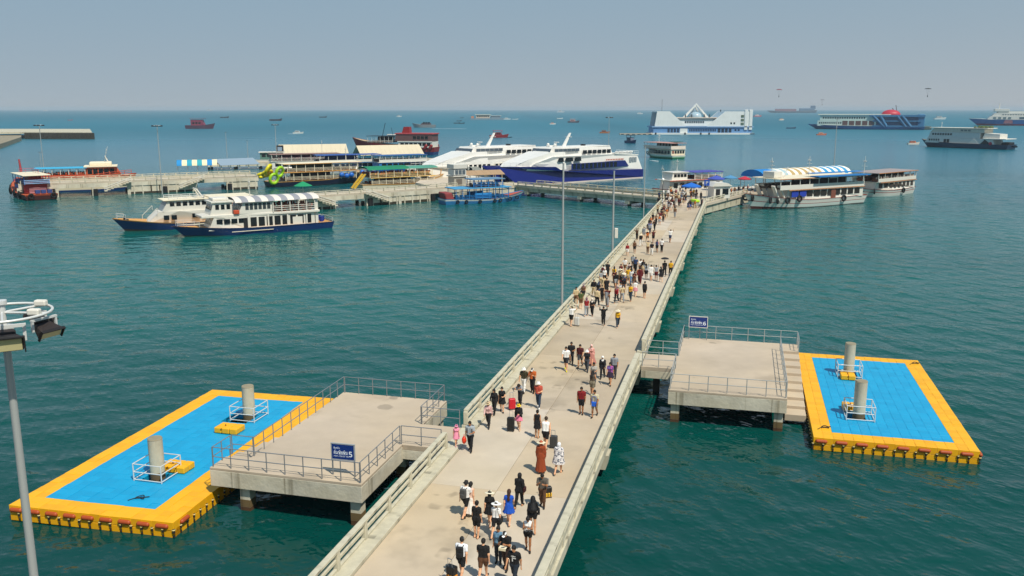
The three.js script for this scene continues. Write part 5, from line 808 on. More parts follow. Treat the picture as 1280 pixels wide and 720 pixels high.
passengerBoat('blue hulled passenger boat with white windows behind the green canopy', [-26, 291], [-45, 279.5], { B: 6.4, hm: 1.8, bands: [[0.3, navy, 'boot_stripe'], [1, paint(0x1b62aa, 0.5)]], decks: [{ kind: 'cabin', a: 0.12, b: 0.9, y: 1.7, h: 2.0, w: 0.88, win: [8, 0.4, 0.82], m: paint(0x2470b4, 0.5), roof: { m: white } }, { kind: 'open', a: 0.16, b: 0.9, y: 3.85, h: 1.9, w: 0.9, guard: 'solid', gm: white, core: false, roof: { m: paint(0x2f5f9a, 0.6), over: 0.3 } }] });
passengerBoat('brown roofed two-deck boat crowded with passengers before the cream roof', [-56, 299], [-80, 289], { B: 6.6, bands: wb(navy, white, brownRoof), decks: [{ kind: 'cabin', a: 0.14, b: 0.95, y: 1.3, h: 2.2, w: 0.9, win: [8, 0.3, 0.85], m: white, roof: { m: white } }, { kind: 'open', a: 0.1, b: 0.95, y: 3.6, h: 2.1, w: 0.95, posts: 7, coreM: mat(0x57354a, 0.9), vests: mat(0x8a5a5e, 0.9), roof: { m: paint(0x8f6f66, 0.7), over: 0.4 } }], masts: [[0.3, 5.9, 4.2]] });
passengerBoat('orange and white passenger boat with cyan awning behind the middle jetty', [-96.5, 227.5], [-118, 218.5], { B: 6.4, hb: 4.2, hm: 3.3, hs: 3.2, bands: [[0.3, navy, 'boot_stripe'], [0.7, cream], [1, orng, 'topside']], decks: [{ kind: 'open', a: 0.5, b: 0.98, y: 3.6, h: 2.2, w: 0.9, guard: 'solid', gh: 0.7, gm: orng, core: false, vests: mat(0xb4532f, 0.8), roof: { m: AWN(0x37a4cc), over: 0.4 } }, { kind: 'cabin', a: 0.14, b: 0.5, y: 3.4, h: 2.6, w: 0.84, rake: 1.4, m: paint(0xc05a34, 0.5), win: [5, 0.35, 0.85], roof: { m: cream, t: 0.3 } }], masts: [[0.32, 6.5, 4.5, 1.2]],
  more: (g, L, B) => { part(g, 'cabin_top', bend(rbx(L * 0.22, 1.0, B * 0.7, L * 0.15, 6.7, 0, 0.25), (x, y, z) => [x, y, z]), cream); part(g, 'deck_rail', railGeo([[L * 0.45, 4.2, 1.6], [L * 0.1, 3.4, 2.9]], 0.9, 0.06), orng); part(g, 'radar_arch', [bar([L * 0.24, 6.2, 1.5], [L * 0.2, 8.6, 1.2], 0.1), bar([L * 0.24, 6.2, -1.5], [L * 0.2, 8.6, -1.2], 0.1), bar([L * 0.2, 8.6, 1.2], [L * 0.2, 8.6, -1.2], 0.1)], white); } });
{ // small red and blue workboat at the left end of the jetty, stern towards the camera
  const [g, L] = boatAt('workboat', 'small red and blue workboat hung with black tyres at the jetty end', 'boat', [-122.5, 219], [-106.5, 199.5]), B = 7.2, pk = paint(0xb9566a, 0.7), bl = paint(0x3b6fc0, 0.6), rd = paint(0x8e1f24, 0.6);
  const H = hull(g, L, B, { hb: 3.8, hm: 1.3, hs: 1.3, fine: 0.45, sw: 0.95, bands: [[0.4, paint(0x1a1414, 0.7), 'boot_stripe'], [0.85, paint(0x4a201c, 0.6)], [1, paint(0xa24324, 0.6), 'topside']], deck: paint(0xb2532e, 0.7) });
  part(g, 'cabin', prism([[-L * 0.3, 1.2], [L * 0.12, 1.2], [L * 0.12, 3.2], [-L * 0.3, 3.2]], B * 0.7), rd); part(g, 'lower_panel', bx(0.08, 1.2, B * 0.5, -L * 0.305, 1.9, 0.3), paint(0xd09aa0, 0.7)); winRow(g, -L * 0.28, L * 0.1, 4, 2.1, 2.9, [B * 0.35 + 0.01, -B * 0.35 - 0.01], bl, 0.3);
  deckHouse(g, L, B, { kind: 'open', a: 0.36, b: 0.86, y: 3.3, h: 2.0, w: 0.74, posts: 4, post: bl, gm: bl, coreM: rd, bench: rd, roof: { m: cream, over: 0.5, t: 0.18 } });
  part(g, 'stern_guard', [0.3, 0.65, 1].map((k) => bx(0.07, 0.16, B * 0.74, -L * 0.36, 3.3 + k, 0)), paint(0x8fb4e0, 0.6)); part(g, 'roof_frame', railGeo([[-L * 0.2, 5.5, 1.4], [L * 0.08, 5.5, 1.4], [L * 0.08, 5.5, -1.4]], 0.9), pk); part(g, 'red_post', bar([L * 0.16, 4.4, -0.5], [L * 0.22, 8.4, -0.5], 0.3, 6, 0.2), rd);
  for (const z of [-1.6, -0.4, 0.9]) part(g, 'blue_crate', rbx(0.9, 0.8, 1, -L * 0.42, 1.75, z + 1.2, 0.08), paint(0x26407e, 0.6)); part(g, 'net_heap', sphere(1.3, L * 0.28, 3.0, 0.6, 1.2, 0.8, 1.3, 12), paint(0xb2541f, 0.9)); tyres(g, [0.05, 0.12, 0.2, 0.3, 0.42, 0.6, 0.8].flatMap((f) => [1, -1].map((s) => [L / 2 - f * L, 1.2 + (f < 0.3 ? 1 - f * 3 : 0), s * (H.Wd(f) + 0.15), 0])), 0.6); tyres(g, [[-L / 2 - 0.2, 1, -2.2, Math.PI / 2], [-L / 2 - 0.2, 1, 2.4, Math.PI / 2]], 0.5);
}
{ // red ship beyond the cream roofs
  const [g, L] = boatAt('red_ship', 'red ship with dark bridge and red roofed aft house beyond the cream roofs', 'ship', [-73, 408], [-33.5, 398]), B = 9, rd = paint(0x8c1a1c, 0.5), pk = paint(0xb24448, 0.6), br = paint(0x6a4a48, 0.7);
  const H = hull(g, L, B, { hb: 7.6, hm: 4.6, hs: 3.6, fine: 0.5, bands: [[0.5, navy, 'boot_stripe'], [1, rd]] });
  deckHouse(g, L, B, { kind: 'cabin', a: 0.58, b: 0.98, y: 3.4, h: 2.6, w: 0.92, win: [7, 0.3, 0.8], m: white, glass: WIN }); deckHouse(g, L, B, { kind: 'cabin', a: 0.55, b: 0.98, y: 6.1, h: 3.1, w: 0.94, m: br, win: [4, 0.3, 0.75, 0.1, 0.55], roof: { m: pk, over: 0.5, t: 0.5 } });
  deckHouse(g, L, B, { kind: 'open', a: 0.22, b: 0.52, y: 5.4, h: 2.8, w: 0.8, coreM: mat(0x2a1618, 0.8), roof: { m: M.dark, over: 0.6 } }); part(g, 'funnel', prism([[-L * 0.2, 9], [-L * 0.1, 9], [-L * 0.13, 12.4], [-L * 0.19, 12.4]], 3), rd); part(g, 'white_frame', railGeo([[-L * 0.02, 5.5, 4], [L * 0.12, 5.5, 4]], 3.2, 0.25, 3, 3), white); part(g, 'mast', [bar([L * 0.14, 8, 0], [L * 0.1, 14, 0], 0.12), bar([L * 0.02, 8, 1], [L * 0.04, 12, 1], 0.08)], M.dark); part(g, 'side_stripe', [-1, 1].map((s) => bx(L * 0.4, 0.4, 0.2, -L * 0.28, 6.0, s * 4.3)), white);
  for (const s of [-1, 1]) for (const f of [-0.4, -0.46]) part(g, 'life_raft', new THREE.CapsuleGeometry(0.7, 1.4, 4, 8).rotateZ(0.6).translate(f * L, 3.6, s * 4.2), rd);
}
passengerBoat('green and white two-deck ferry heading out, seen from behind', [58.5, 382], [68.5, 364.5], { cat: 'ferry', B: 8.2, hb: 2.6, hm: 1.6, hs: 1.6, bands: [[0.62, paint(0x1f6a44, 0.5), 'boot_stripe'], [0.8, paint(0x9cc0a0, 0.5)], [1, white, 'topside']], decks: [{ kind: 'cabin', a: 0.1, b: 0.97, y: 1.5, h: 2.4, w: 0.92, win: [8, 0.25, 0.85], m: cream, roof: { m: white, trim: paint(0xb0705a, 0.6) } }, { kind: 'open', a: 0.1, b: 0.97, y: 4.1, h: 2.3, w: 0.94, guard: 'solid', gh: 1.2, gm: paint(0xdcc8b8, 0.6), coreM: darkIn, roof: { m: paint(0xb98a80, 0.7), over: 0.6 } }], tyres: [[0.05, 2], [0.2, 1.6]], masts: [[0.35, 6.5, 3.4]],
  more: (g, L, B) => { for (let i = 0; i < 5; i++) part(g, 'stern_window', bx(0.06, 1.2, 1.0, -L * 0.47 - 0.03, 2.9, (i - 2) * 1.35), i === 0 ? paint(0x8a4a3a, 0.6) : WIN); part(g, 'stern_panel', bx(0.08, 1.2, B * 0.92, -L * 0.47 - 0.02, 4.75, 0), paint(0xe0d2c4, 0.6)); part(g, 'green_awning', rbx(3.6, 0.2, 4, -L * 0.3, 6.9, 1.8, 0.05), paint(0x24564a, 0.7)); } });
{ // big floating hall with two swept-up end walls
  const a = at(812, 168, 0), b = at(942, 168, 0), L = dist(a, b), g = thing('floating_hall', 'large pale floating hall with swept-up end walls, glass arch and blue lower floor', 'floating building', [(a[0] + b[0]) / 2, a[1] + 10], 0, turnOf(a, b)), W = 26, pale = paint(0xe0e4e3, 0.6), glassB = mat(0x9fb7c4, 0.25), bl = paint(0x5f8fc2, 0.6), X = (f) => -L / 2 + f * L;
  part(g, 'pontoon', bx(L * 0.99, 1.6, W + 3, 0, 0.5, 0), paint(0xd9dcda, 0.6)); part(g, 'lower_floor', bx(L * 0.94, 4.4, W, 0, 3.5, 0), bl); part(g, 'floor_slab', bx(L * 0.97, 0.8, W + 1.6, 0, 6.1, 0), paint(0x7fa4cc, 0.6)); part(g, 'white_wall', bx(L * 0.07, 3.6, 0.4, X(0.32), 3.1, W / 2 + 0.05), pale);
  winRow(g, X(0.37), X(0.63), 16, 2.4, 4.4, [W / 2 + 0.05], mat(0x1f3350, 0.2), 0.3); winRow(g, X(0.64), X(0.78), 4, 1.6, 4.8, [W / 2 + 0.05], mat(0x18283c, 0.2), 0.25); winRow(g, X(0.16), X(0.28), 4, 1.6, 4.6, [W / 2 + 0.05], mat(0x22344e, 0.2), 0.3); winRow(g, X(0.8), X(0.86), 2, 2.8, 4.2, [W / 2 + 0.05], mat(0x1f3350, 0.2), 0.4);
  for (const z of [W / 2 - 0.2, -W / 2 + 0.2]) { part(g, 'swept_wall', prism([[X(0.04), 6.5], [X(0.34), 6.5], [X(0.18), 18.4], [X(0.06), 18.4]], 1, z), pale); part(g, 'swept_wall', prism([[X(0.54), 6.5], [X(0.96), 6.5], [X(0.96), 18.2], [X(0.71), 18.2]], 1, z), pale); }
  part(g, 'roof_panel', prism([[X(0.06), 18.3], [X(0.18), 18.3], [X(0.335), 6.6], [X(0.3), 6.6], [X(0.16), 17.5], [X(0.06), 17.5]], W - 2), glassB); part(g, 'roof_panel', prism([[X(0.955), 18.1], [X(0.71), 18.1], [X(0.545), 6.6], [X(0.58), 6.6], [X(0.72), 17.3], [X(0.955), 17.3]], W - 2), glassB);
  part(g, 'upper_floor', bx(L * 0.34, 4.6, W * 0.8, X(0.44), 9, 0), pale); winRow(g, X(0.33), X(0.52), 9, 9, 10.6, [W * 0.4 + 0.1], mat(0x33424f, 0.2), 0.3); part(g, 'terrace', bx(L * 0.42, 0.6, W * 0.9, X(0.44), 13.2, 0), paint(0xd8c8ba, 0.7)); part(g, 'terrace_wall', bx(L * 0.36, 2, W * 0.7, X(0.44), 12, 0), pale);
  for (const s of [-1, 1]) part(g, 'arch_leg', prism([[X(0.46) + s * L * 0.125, 13.4], [X(0.46) + s * L * 0.1, 13.4], [X(0.46), 23.2], [X(0.46), 24.8]], 3), pale); for (const s of [-1, 1]) part(g, 'inner_leg', prism([[X(0.46) + s * L * 0.06, 13.4], [X(0.46) + s * L * 0.045, 13.4], [X(0.46), 22], [X(0.46), 23.6]], 2, -4), pale);
  part(g, 'glass_dome', sphere(5, X(0.46), 14, 0, 1, 0.8, 1, 14), glassB); for (const f of [0.91, 0.955]) part(g, 'end_tower', rbx(2.6, 16, 4, X(f), 11.6, W / 2 - 1.2, 0.3), pale); for (const y of [14.5, 11.5, 8.5]) part(g, 'tower_window', bx(2.4, 1.9, 0.3, X(0.875), y, W / 2 + 0.4), mat(0x5b6a58, 0.4));
  for (const f of [0.77, 0.8]) part(g, 'porthole', bx(1.2, 1.2, 0.2, X(f), 9, W / 2 + 0.4), WIN); part(g, 'antenna', [bar([X(0.13), 18.4, 0], [X(0.13), 28, 0], 0.12), bar([X(0.7), 18, 0], [X(0.7), 19.6, 0], 0.4)], M.dark); for (const f of [0.34, 0.4, 0.52, 0.57]) part(g, 'roof_post', cyl(0.6, 0.5, 2.4, X(f), 13.5, W * 0.35, 6), mat(0x3c4a50, 0.7)); for (const s of [0.05, 0.33, 0.48, 0.56]) part(g, 'fender', rbx(1.2, 2, 0.8, X(s), 0.6, W / 2 + 1.6, 0.2), M.rubber);
  const q = thing('mooring_float', 'low dark mooring float at the left end of the floating hall', 'float', [a[0] - 12, a[1] - 6], 0); part(q, 'deck', bx(26, 0.9, 5, 0, 0.5, 0), paint(0xb8a890, 0.7)); for (let i = 0; i < 6; i++) part(q, 'drum', rbx(2.6, 1.4, 5.4, -11 + i * 4.4, -0.1, 0, 0.3), M.rubber);
}
{ // far ship with blue truss shell and red dome
  const a = at(1009, 161, 0), b = at(1148, 163, 0); b[1] = a[1] - 40; b[0] = (1148 - 640) / FOCAL * b[1] * 1.0; const [g, L] = boatAt('moored_ship', 'long ship with blue slanted side frames and a red dome on top', 'ship', a, b), B = 22, bl = paint(0x2f6f9c, 0.6), pale = paint(0xbcd0cc, 0.6), dk = paint(0x27466e, 0.6);
  hull(g, L, B, { hb: 5, hm: 3.4, hs: 3.2, fine: 0.8, bands: [[0.3, navy, 'boot_stripe'], [1, paint(0x2867a4, 0.5)]] }); const X = (f) => L / 2 - f * L;
  part(g, 'lower_house', bx(L * 0.5, 5.2, B * 0.86, X(0.34), 6.0, 0), pale); part(g, 'upper_house', bx(L * 0.5, 5, B * 0.8, X(0.36), 11.2, 0), pale); part(g, 'roof', rbx(L * 0.62, 0.7, B * 0.9, X(0.4), 14.6, 0, 0.2), paint(0xd8d8c8, 0.7)); part(g, 'aft_block', bx(L * 0.36, 9.6, B * 0.8, X(0.76), 8.4, 0), dk);
  winRow(g, X(0.3), X(0.1), 12, 5.6, 7.2, [B * 0.43 + 0.1, -B * 0.43 - 0.1], WIN, 0.45); winRow(g, X(0.5), X(0.13), 18, 10.6, 12.2, [B * 0.4 + 0.1, -B * 0.4 - 0.1], WIN, 0.45); winRow(g, X(0.58), X(0.3), 5, 4.2, 8.4, [B * 0.43 + 0.15, -B * 0.43 - 0.15], mat(0x5a3e3c, 0.8), 0.2);
  for (const s of [-1, 1]) { for (const [p0, p1] of [[0.56, 0.66], [0.62, 0.68], [0.76, 0.84], [0.8, 0.88]]) part(g, 'slanted_frame', bar([X(p0), 13.6, s * B * 0.46], [X(p1), 2.6, s * B * 0.46], 1.5, 4), bl); part(g, 'frame_beam', [bx(L * 0.46, 1.8, 1.4, X(0.76), 13.4, s * B * 0.46), bx(L * 0.4, 1.6, 1.4, X(0.76), 3.4, s * B * 0.46), bx(L * 0.4, 1.2, 1.2, X(0.76), 8.4, s * B * 0.46)], bl); }
  part(g, 'stern_block', rbx(6, 13, B * 0.9, X(0.96), 8.6, 0, 1), bl); part(g, 'dome', new THREE.SphereGeometry(6, 18, 8, 0, 6.3, 0, 1.57).scale(1.5, 0.85, 1.2).translate(X(0.71), 14.4, 0), paint(0xb81c34, 0.5)); part(g, 'lamp_pair', [bar([X(0.735), 17, 0], [X(0.72), 21, 0], 0.4), bar([X(0.76), 16, 0], [X(0.745), 24, 0], 0.3)], mat(0x40222c, 0.6)); part(g, 'work_raft', rbx(12, 4, 8, X(1.0), 1.4, 3, 1), mat(0x4a5c58, 0.8));
}
{ // grey and white car ferry at anchor
  const a = [225, 490], b = [254, 452], [g, L] = boatAt('anchored_ferry', 'grey and white three-deck ferry with dark navy hull at anchor, partly dismantled aft', 'ferry', a, b), B = 12, gr = paint(0xc3c8c6, 0.6), X = (f) => L / 2 - f * L;
  hull(g, L, B, { hb: 4.2, hm: 2.6, hs: 2.4, fine: 0.62, bands: [[0.3, mat(0x1c2326, 0.7), 'boot_stripe'], [1, paint(0x1d3552, 0.5)]] });
  part(g, 'lower_house', prism([[X(0.86), 2.3], [X(0.1), 2.6], [X(0.13), 5.2], [X(0.84), 5.0]], B * 0.9), gr); part(g, 'middle_house', prism([[X(0.7), 5.1], [X(0.13), 5.2], [X(0.15), 8.2], [X(0.7), 8]], B * 0.84), gr); part(g, 'upper_house', prism([[X(0.74), 8.1], [X(0.15), 8.2], [X(0.19), 10.4], [X(0.74), 10]], B * 0.8), paint(0xc7c3b6, 0.6)); part(g, 'roof', rbx(L * 0.64, 0.35, B * 0.9, X(0.46), 10.4, 0, 0.1), paint(0xd8d4c8, 0.6)); part(g, 'aft_cabin', prism([[X(0.9), 5.4], [X(0.72), 5.4], [X(0.74), 8], [X(0.9), 7.6]], B * 0.7), white); part(g, 'aft_deck', rbx(L * 0.24, 0.4, B, X(0.86), 5.2, 0, 0.1), white); part(g, 'white_triangle', [-1, 1].map((s) => prism([[X(0.7), 2.4], [X(0.58), 2.4], [X(0.64), 5.2]], 0.1, s * (B * 0.45 + 0.08))), white);
  winRow(g, X(0.4), X(0.17), 8, 6.6, 7.6, [B * 0.42 + 0.05, -B * 0.42 - 0.05], WIN, 0.35); winRow(g, X(0.27), X(0.14), 5, 3.6, 4.6, [B * 0.45 + 0.05, -B * 0.45 - 0.05], WIN, 0.4); winRow(g, X(0.38), X(0.31), 2, 2.8, 4.6, [B * 0.45 + 0.05, -B * 0.45 - 0.05], M.dark, 0.2); winRow(g, X(0.6), X(0.48), 3, 8.8, 9.6, [B * 0.4 + 0.05, -B * 0.4 - 0.05], mat(0x6a6e6e, 0.4), 0.3); for (const s of [-1, 1]) part(g, 'dark_opening', prism([[X(0.83), 2.4], [X(0.71), 2.4], [X(0.76), 4.8]], 0.1, s * (B * 0.45 + 0.08)), M.dark); part(g, 'red_drum', sphere(1.1, X(0.82), 2.8, -B * 0.4), paint(0xb01c34, 0.5)); part(g, 'roof_planting', Array.from({ length: 14 }, (_, i) => sphere(0.7 + (i * 7 % 5) * 0.1, X(0.62 + i * 0.011), 10.9, ((i * 5) % 7 - 3) * 0.9, 1.2, 0.8, 1, 7)), mat(0x4a5c30, 0.9), { kind: 'stuff' }); mastOn(g, X(0.22), 10.6, 3); part(g, 'stern_gear', [bar([X(0.99), 1.6, 0], [X(1.05), 1.4, 0], 0.4), rbx(4, 2, 6, X(0.95), 2.6, 0, 0.3)], M.dark);
}
{ // large white ship at the right edge of the picture
  const a = [573, 1125], b = [690, 1075], [g, L] = boatAt('white_ship', 'large white ship with blue hull and red waterline at the right edge', 'ship', a, b), B = 20, bl = paint(0x2668ac, 0.5), X = (f) => L / 2 - f * L;
  hull(g, L, B, { hb: 8.6, hm: 7.4, hs: 7.4, fine: 0.7, bands: [[0.32, paint(0x9c2a44, 0.5), 'boot_stripe'], [0.94, bl], [1, white, 'rubbing_strake']] });
  part(g, 'lower_house', prism([[X(0.98), 7], [X(0.16), 7.2], [X(0.19), 11.6], [X(0.98), 11.6]], B * 0.95), white); part(g, 'middle_house', prism([[X(0.98), 11.6], [X(0.2), 11.6], [X(0.22), 15.2], [X(0.98), 15.2]], B * 0.9), white); part(g, 'upper_house', prism([[X(0.98), 15.2], [X(0.24), 15.2], [X(0.26), 17.6], [X(0.98), 17.6]], B * 0.8), paint(0xdcdcd6, 0.5)); part(g, 'bridge', rbx(16, 3.4, B * 0.9, X(0.28), 18.6, 0, 0.4), white); for (const s of [-1, 1]) part(g, 'blue_band', prism([[X(0.98), 12.2], [X(0.52), 12.2], [X(0.55), 14.8], [X(0.98), 14.8]], 0.2, s * (B * 0.45 + 0.1)), bl); part(g, 'dark_doorway', [-1, 1].map((s) => prism([[X(0.38), 2.5], [X(0.3), 2.5], [X(0.31), 6.6], [X(0.375), 6.6]], 0.3, s * (B * 0.5))), paint(0x8a5a66, 0.6));
  winRow(g, X(0.72), X(0.42), 4, 8, 10.4, [B * 0.475 + 0.1, -B * 0.475 - 0.1], mat(0x3c5866, 0.2), 0.3); winRow(g, X(0.5), X(0.28), 10, 12.8, 13.8, [B * 0.45 + 0.12, -B * 0.45 - 0.12], mat(0x54686e, 0.2), 0.35); winRow(g, X(0.37), X(0.2), 4, 8, 10.4, [B * 0.475 + 0.1, -B * 0.475 - 0.1], mat(0x6a7c80, 0.2), 0.4); part(g, 'mast', [bar([X(0.26), 20, 0], [X(0.26), 27, 0], 0.5), bx(0.8, 0.6, 5, X(0.26), 24, 0)], white); part(g, 'antenna', [bar([X(0.5), 17.6, 0], [X(0.5), 21, 0], 0.2)], M.dark);
}
// small craft scattered over the bay
function smallBoat(name, label, u, v, len, turn, hullC, topC, o = {}) {
  const g = thing(name, label, o.cat ?? 'small boat', at(u, v, 0), 0, turn, o.group), B = len * 0.3, h = len * 0.12;
  const H = hull(g, len, B, { hb: h * 1.6, hm: h, hs: h, bands: [[1, paint(hullC, 0.5)]] });
  if (topC != null) { part(g, 'cabin', prism([[-len * 0.3, h * 0.9], [len * 0.16, h * 0.9], [len * 0.08, h * (o.tall ?? 2.2)], [-len * 0.3, h * (o.tall ?? 2.2)]], B * 0.7), paint(topC, 0.5)); winRow(g, -len * 0.26, len * 0.05, 3, h * 1.35, h * 1.9, [B * 0.35 + 0.02, -B * 0.35 - 0.02], WIN, 0.3); }
  if (o.roof != null) part(g, 'canopy', [rbx(len * 0.5, 0.2, B * 0.9, -len * 0.08, h * (o.tall ?? 2.2) + 1.2, 0, 0.06), ...[[-0.3, 1], [0.14, 1], [-0.3, -1], [0.14, -1]].map(([x, s]) => bx(0.15, 1.4, 0.15, x * len, h * (o.tall ?? 2.2) + 0.5, s * B * 0.38))], paint(o.roof, 0.6));
  return g;
}
smallBoat('motor_boat', 'small dark blue boat with black roof between the navy ferry and the floating hall', 789, 179, 12, -1.2, 0x223a66, 0x3a4a66, { roof: 0x14161c, tall: 2.4, cat: 'boat' });
smallBoat('red_boat', 'red boat right behind the mast of the white ferry', 624, 172, 14, 0.15, 0x8c1f26, 0x7e1a22, { roof: 0xb03038, cat: 'boat' }); smallBoat('dinghy', 'tiny dark dinghy just right of the red boat behind the ferry', 637, 172, 3.4, 0, 0x15202c, null);
smallBoat('party_boat', 'maroon two-deck boat alone in the bay on the left', 251, 161, 30, 0.05, 0x5a3a4c, 0x7e3048, { roof: 0x8a4654, tall: 2.6, cat: 'boat' });
smallBoat('sail_boat', 'white sailing boat on the horizon above the maroon boat', 262, 138.6, 60, 0, 0xc8c8c4, 0xdadad6); smallBoat('barge', 'low dark barge right of the maroon boat', 281, 147.4, 20, 0, 0x2a2c34, null); smallBoat('barge', 'low dark barge with maroon side left of the ferries', 345, 151, 22, 0, 0x3c2430, null); smallBoat('barge', 'low dark barge furthest right of the three on the left bay', 404, 147, 18, 0, 0x22262c, null);
smallBoat('speed_boat', 'white speedboat trailing foam above the dark two-deck boat', 373, 167, 9, 0.1, 0xd8dcd8, 0xc8d0d0); smallBoat('speed_boat', 'white speedboat near the far left horizon', 57, 139, 40, 0, 0xdedede, 0xd0d0d0); smallBoat('speed_boat', 'tiny white speedboat near the red ship bow', 499, 146, 14, 0, 0xe2e2de, 0xd8d8d4); smallBoat('buoy_boat', 'small pink float left of the breakwater lamp', 88, 150.5, 9, 0, 0xa8687a, null);
smallBoat('long_boat', 'long flat boat drawing a white wake above the red ship', 530, 159.5, 26, Math.PI, 0x8a8f92, 0x54464a, { tall: 1.6 });
{ const g = thing('floating_platform', 'pale flat floating platform with cars far out above the white ferry', 'floating platform', at(609, 149.6, 0), 0, 0.05); part(g, 'deck', bx(62, 3, 16, 0, 1.5, 0), paint(0x6f8796, 0.7)); part(g, 'house', bx(26, 6, 10, -8, 6, 0), paint(0xc8b8a4, 0.7)); part(g, 'roof', rbx(30, 0.8, 13, -8, 9.4, 0, 0.2), paint(0xe0dccc, 0.7)); winRow(g, -20, 4, 6, 5, 7.4, [5.1], M.dark, 0.3); part(g, 'shed', bx(18, 4, 8, 16, 5, 0), paint(0x7f93a0, 0.7)); part(g, 'shed_roof', bx(24, 0.6, 11, 15, 7.3, 0), paint(0xd0d0c4, 0.7)); part(g, 'orange_end', bx(5, 4, 9, -28, 4.6, 0), paint(0xc07a50, 0.7)); }
[[574, 151.5, 0x2c3438], [571, 154.4, 0x20282c], [577, 154.6, 0x2a3236], [577, 147.6, 0x262e34]].forEach(([u, v, c], i) => smallBoat('fishing_boat', ['small dark boat at the left end of the far platform', 'lower left of the two dark boats below the far platform', 'lower right of the two dark boats below the far platform', 'dark boat topmost beside the far platform'][i], u, v, 9, 0.1, c, null));
smallBoat('speed_boat', 'white speedboat right beside the far platform', 634, 149.5, 14, 0, 0xd8e0e0, 0xd8dcdc); smallBoat('speed_boat', 'white speedboat second right of the far platform', 644, 149.6, 12, 0, 0xc8d4d6, null); smallBoat('speed_boat', 'white and orange speedboat above the mast of the navy ferry', 691, 155.5, 9, 0.3, 0xe6e0da, 0xc89078); smallBoat('cabin_boat', 'pinkish cabin boat high above the navy ferry', 717, 153.4, 18, 0.1, 0x4a4a58, 0xb08a8a, { roof: 0xc8b0a8, cat: 'boat' }); smallBoat('speed_boat', 'white speedboat near the horizon above the pinkish cabin boat', 700, 148.6, 13, 0, 0xe2e6e4, null); smallBoat('speed_boat', 'pair of far white hulls on the horizon left of the cabin boat', 701, 140.6, 44, 0, 0xd8dce0, 0xc8ccd0);
smallBoat('orange_boat', 'small orange boat behind the thin tall mast', 756, 166.5, 9, 0, 0xb06a3c, 0x8a5a44); smallBoat('speed_boat', 'white speedboat left of the floating hall near the horizon', 800, 142.6, 24, 0, 0xe0e4e4, 0xd4d8d8);
smallBoat('pink_boat', 'pink and white boat right of the floating hall', 947, 146, 22, 0.1, 0xc86a78, 0xe0d0d0); smallBoat('speed_boat', 'white speedboat with orange top left of the blue framed ship', 977, 150.4, 12, 0.4, 0xe8e4dc, 0xd8b090, {}); smallBoat('rowing_boat', 'dark little boat below the white and orange speedboat', 989, 160.8, 10, 0, 0x2c4a68, null); smallBoat('orange_boat', 'small orange boat in front of the blue framed ship bow', 1027, 169, 8, 0, 0xd07050, 0xd89880);
smallBoat('orange_boat', 'orange and white tender left of the grey anchored ferry', 1142, 180.5, 7.5, 0.1, 0xe2d8cc, 0xc8704e); smallBoat('speed_boat', 'white speedboat above the grey anchored ferry', 1175, 149.3, 24, 0, 0xd8e0e0, 0xb0bcc0); smallBoat('speed_boat', 'white hull on the right horizon above the grey ferry', 1163, 138.2, 46, 0, 0xdce2e6, null); smallBoat('speed_boat', 'white hull on the horizon left of the large white ship', 1148, 138, 30, 0, 0xc8d0d8, null); smallBoat('rowing_boat', 'dark dot of a boat right of the blue framed ship', 1150, 157, 8, 0, 0x4a3a44, null);
{ const [g, L] = boatAt('cargo_ship', 'far cargo ship with red deck and blue stern on the right horizon', 'ship', at(958, 141, 0), [at(1016, 141, 0)[0], at(958, 141, 0)[1] - 60]); hull(g, L, 40, { hb: 12, hm: 8, hs: 14, fine: 0.75, bands: [[0.5, paint(0x4a6478, 0.6), 'boot_stripe'], [1, paint(0x6a7884, 0.6)]] }); part(g, 'cargo', bx(L * 0.42, 12, 30, L * 0.12, 14, 0), paint(0x8a5864, 0.7)); part(g, 'aft_house', rbx(L * 0.3, 14, 32, -L * 0.3, 16, 0, 2), paint(0x466a8c, 0.6)); part(g, 'funnel', bx(24, 16, 14, -L * 0.42, 28, 0), paint(0x3a5a7c, 0.6)); }
function wake(label, u0, v0, u1, v1, w) { const a = at(u0, v0, 0), b = at(u1, v1, 0), L = dist(a, b), g = thing('wake', label, undefined, a, 0.1, turnOf(a, b)); delete g.userData.category; g.userData.kind = 'stuff'; const pts = [], r = rng(L | 0), n = 24; for (let i = 0; i <= n; i++) pts.push(new THREE.Vector2(L * i / n, w * (0.25 + 0.5 * i / n) * (0.6 + r() * 0.8))); for (let i = n; i >= 0; i--) pts.push(new THREE.Vector2(L * i / n, -w * (0.25 + 0.5 * i / n) * (0.6 + r() * 0.8))); part(g, 'foam', new THREE.ExtrudeGeometry(new THREE.Shape(pts), { depth: 0.12, bevelEnabled: false }).rotateX(-Math.PI / 2), mat(0xdfe8ea, 0.9)); }
wake('white wake behind the long flat boat', 540, 161, 583, 161.2, 1.6); wake('white wake of the speedboat on the left bay', 360, 167.6, 371, 167.4, 1.2); wake('faint foam beside the departing green ferry', 812, 201, 822, 202, 0.8);
function parasail(label, u, v, D, c) { const px = (u - 640) / FOCAL, py = -(v - 360) / FOCAL, cs = Math.cos(PITCH), sn = Math.sin(PITCH), t = D / (cs + py * sn), g = thing('parasail', label, 'parasail', [px * t, D], EYE + (py * cs - sn) * t); part(g, 'canopy', new THREE.SphereGeometry(2.2, 14, 6, 0, 6.3, 0, 1.2).scale(1.2, 0.5, 1), paint(c, 0.7)); part(g, 'lines', [[-1.7, 1], [1.7, 1], [0, -1.4], [0, 1.4]].map(([x, z]) => bar([x, 0.4, z], [0, -4, 0], 0.02, 4)), M.dark); part(g, 'rider', new THREE.CapsuleGeometry(0.28, 0.8, 4, 8).translate(0, -4.6, 0), M.dark); }
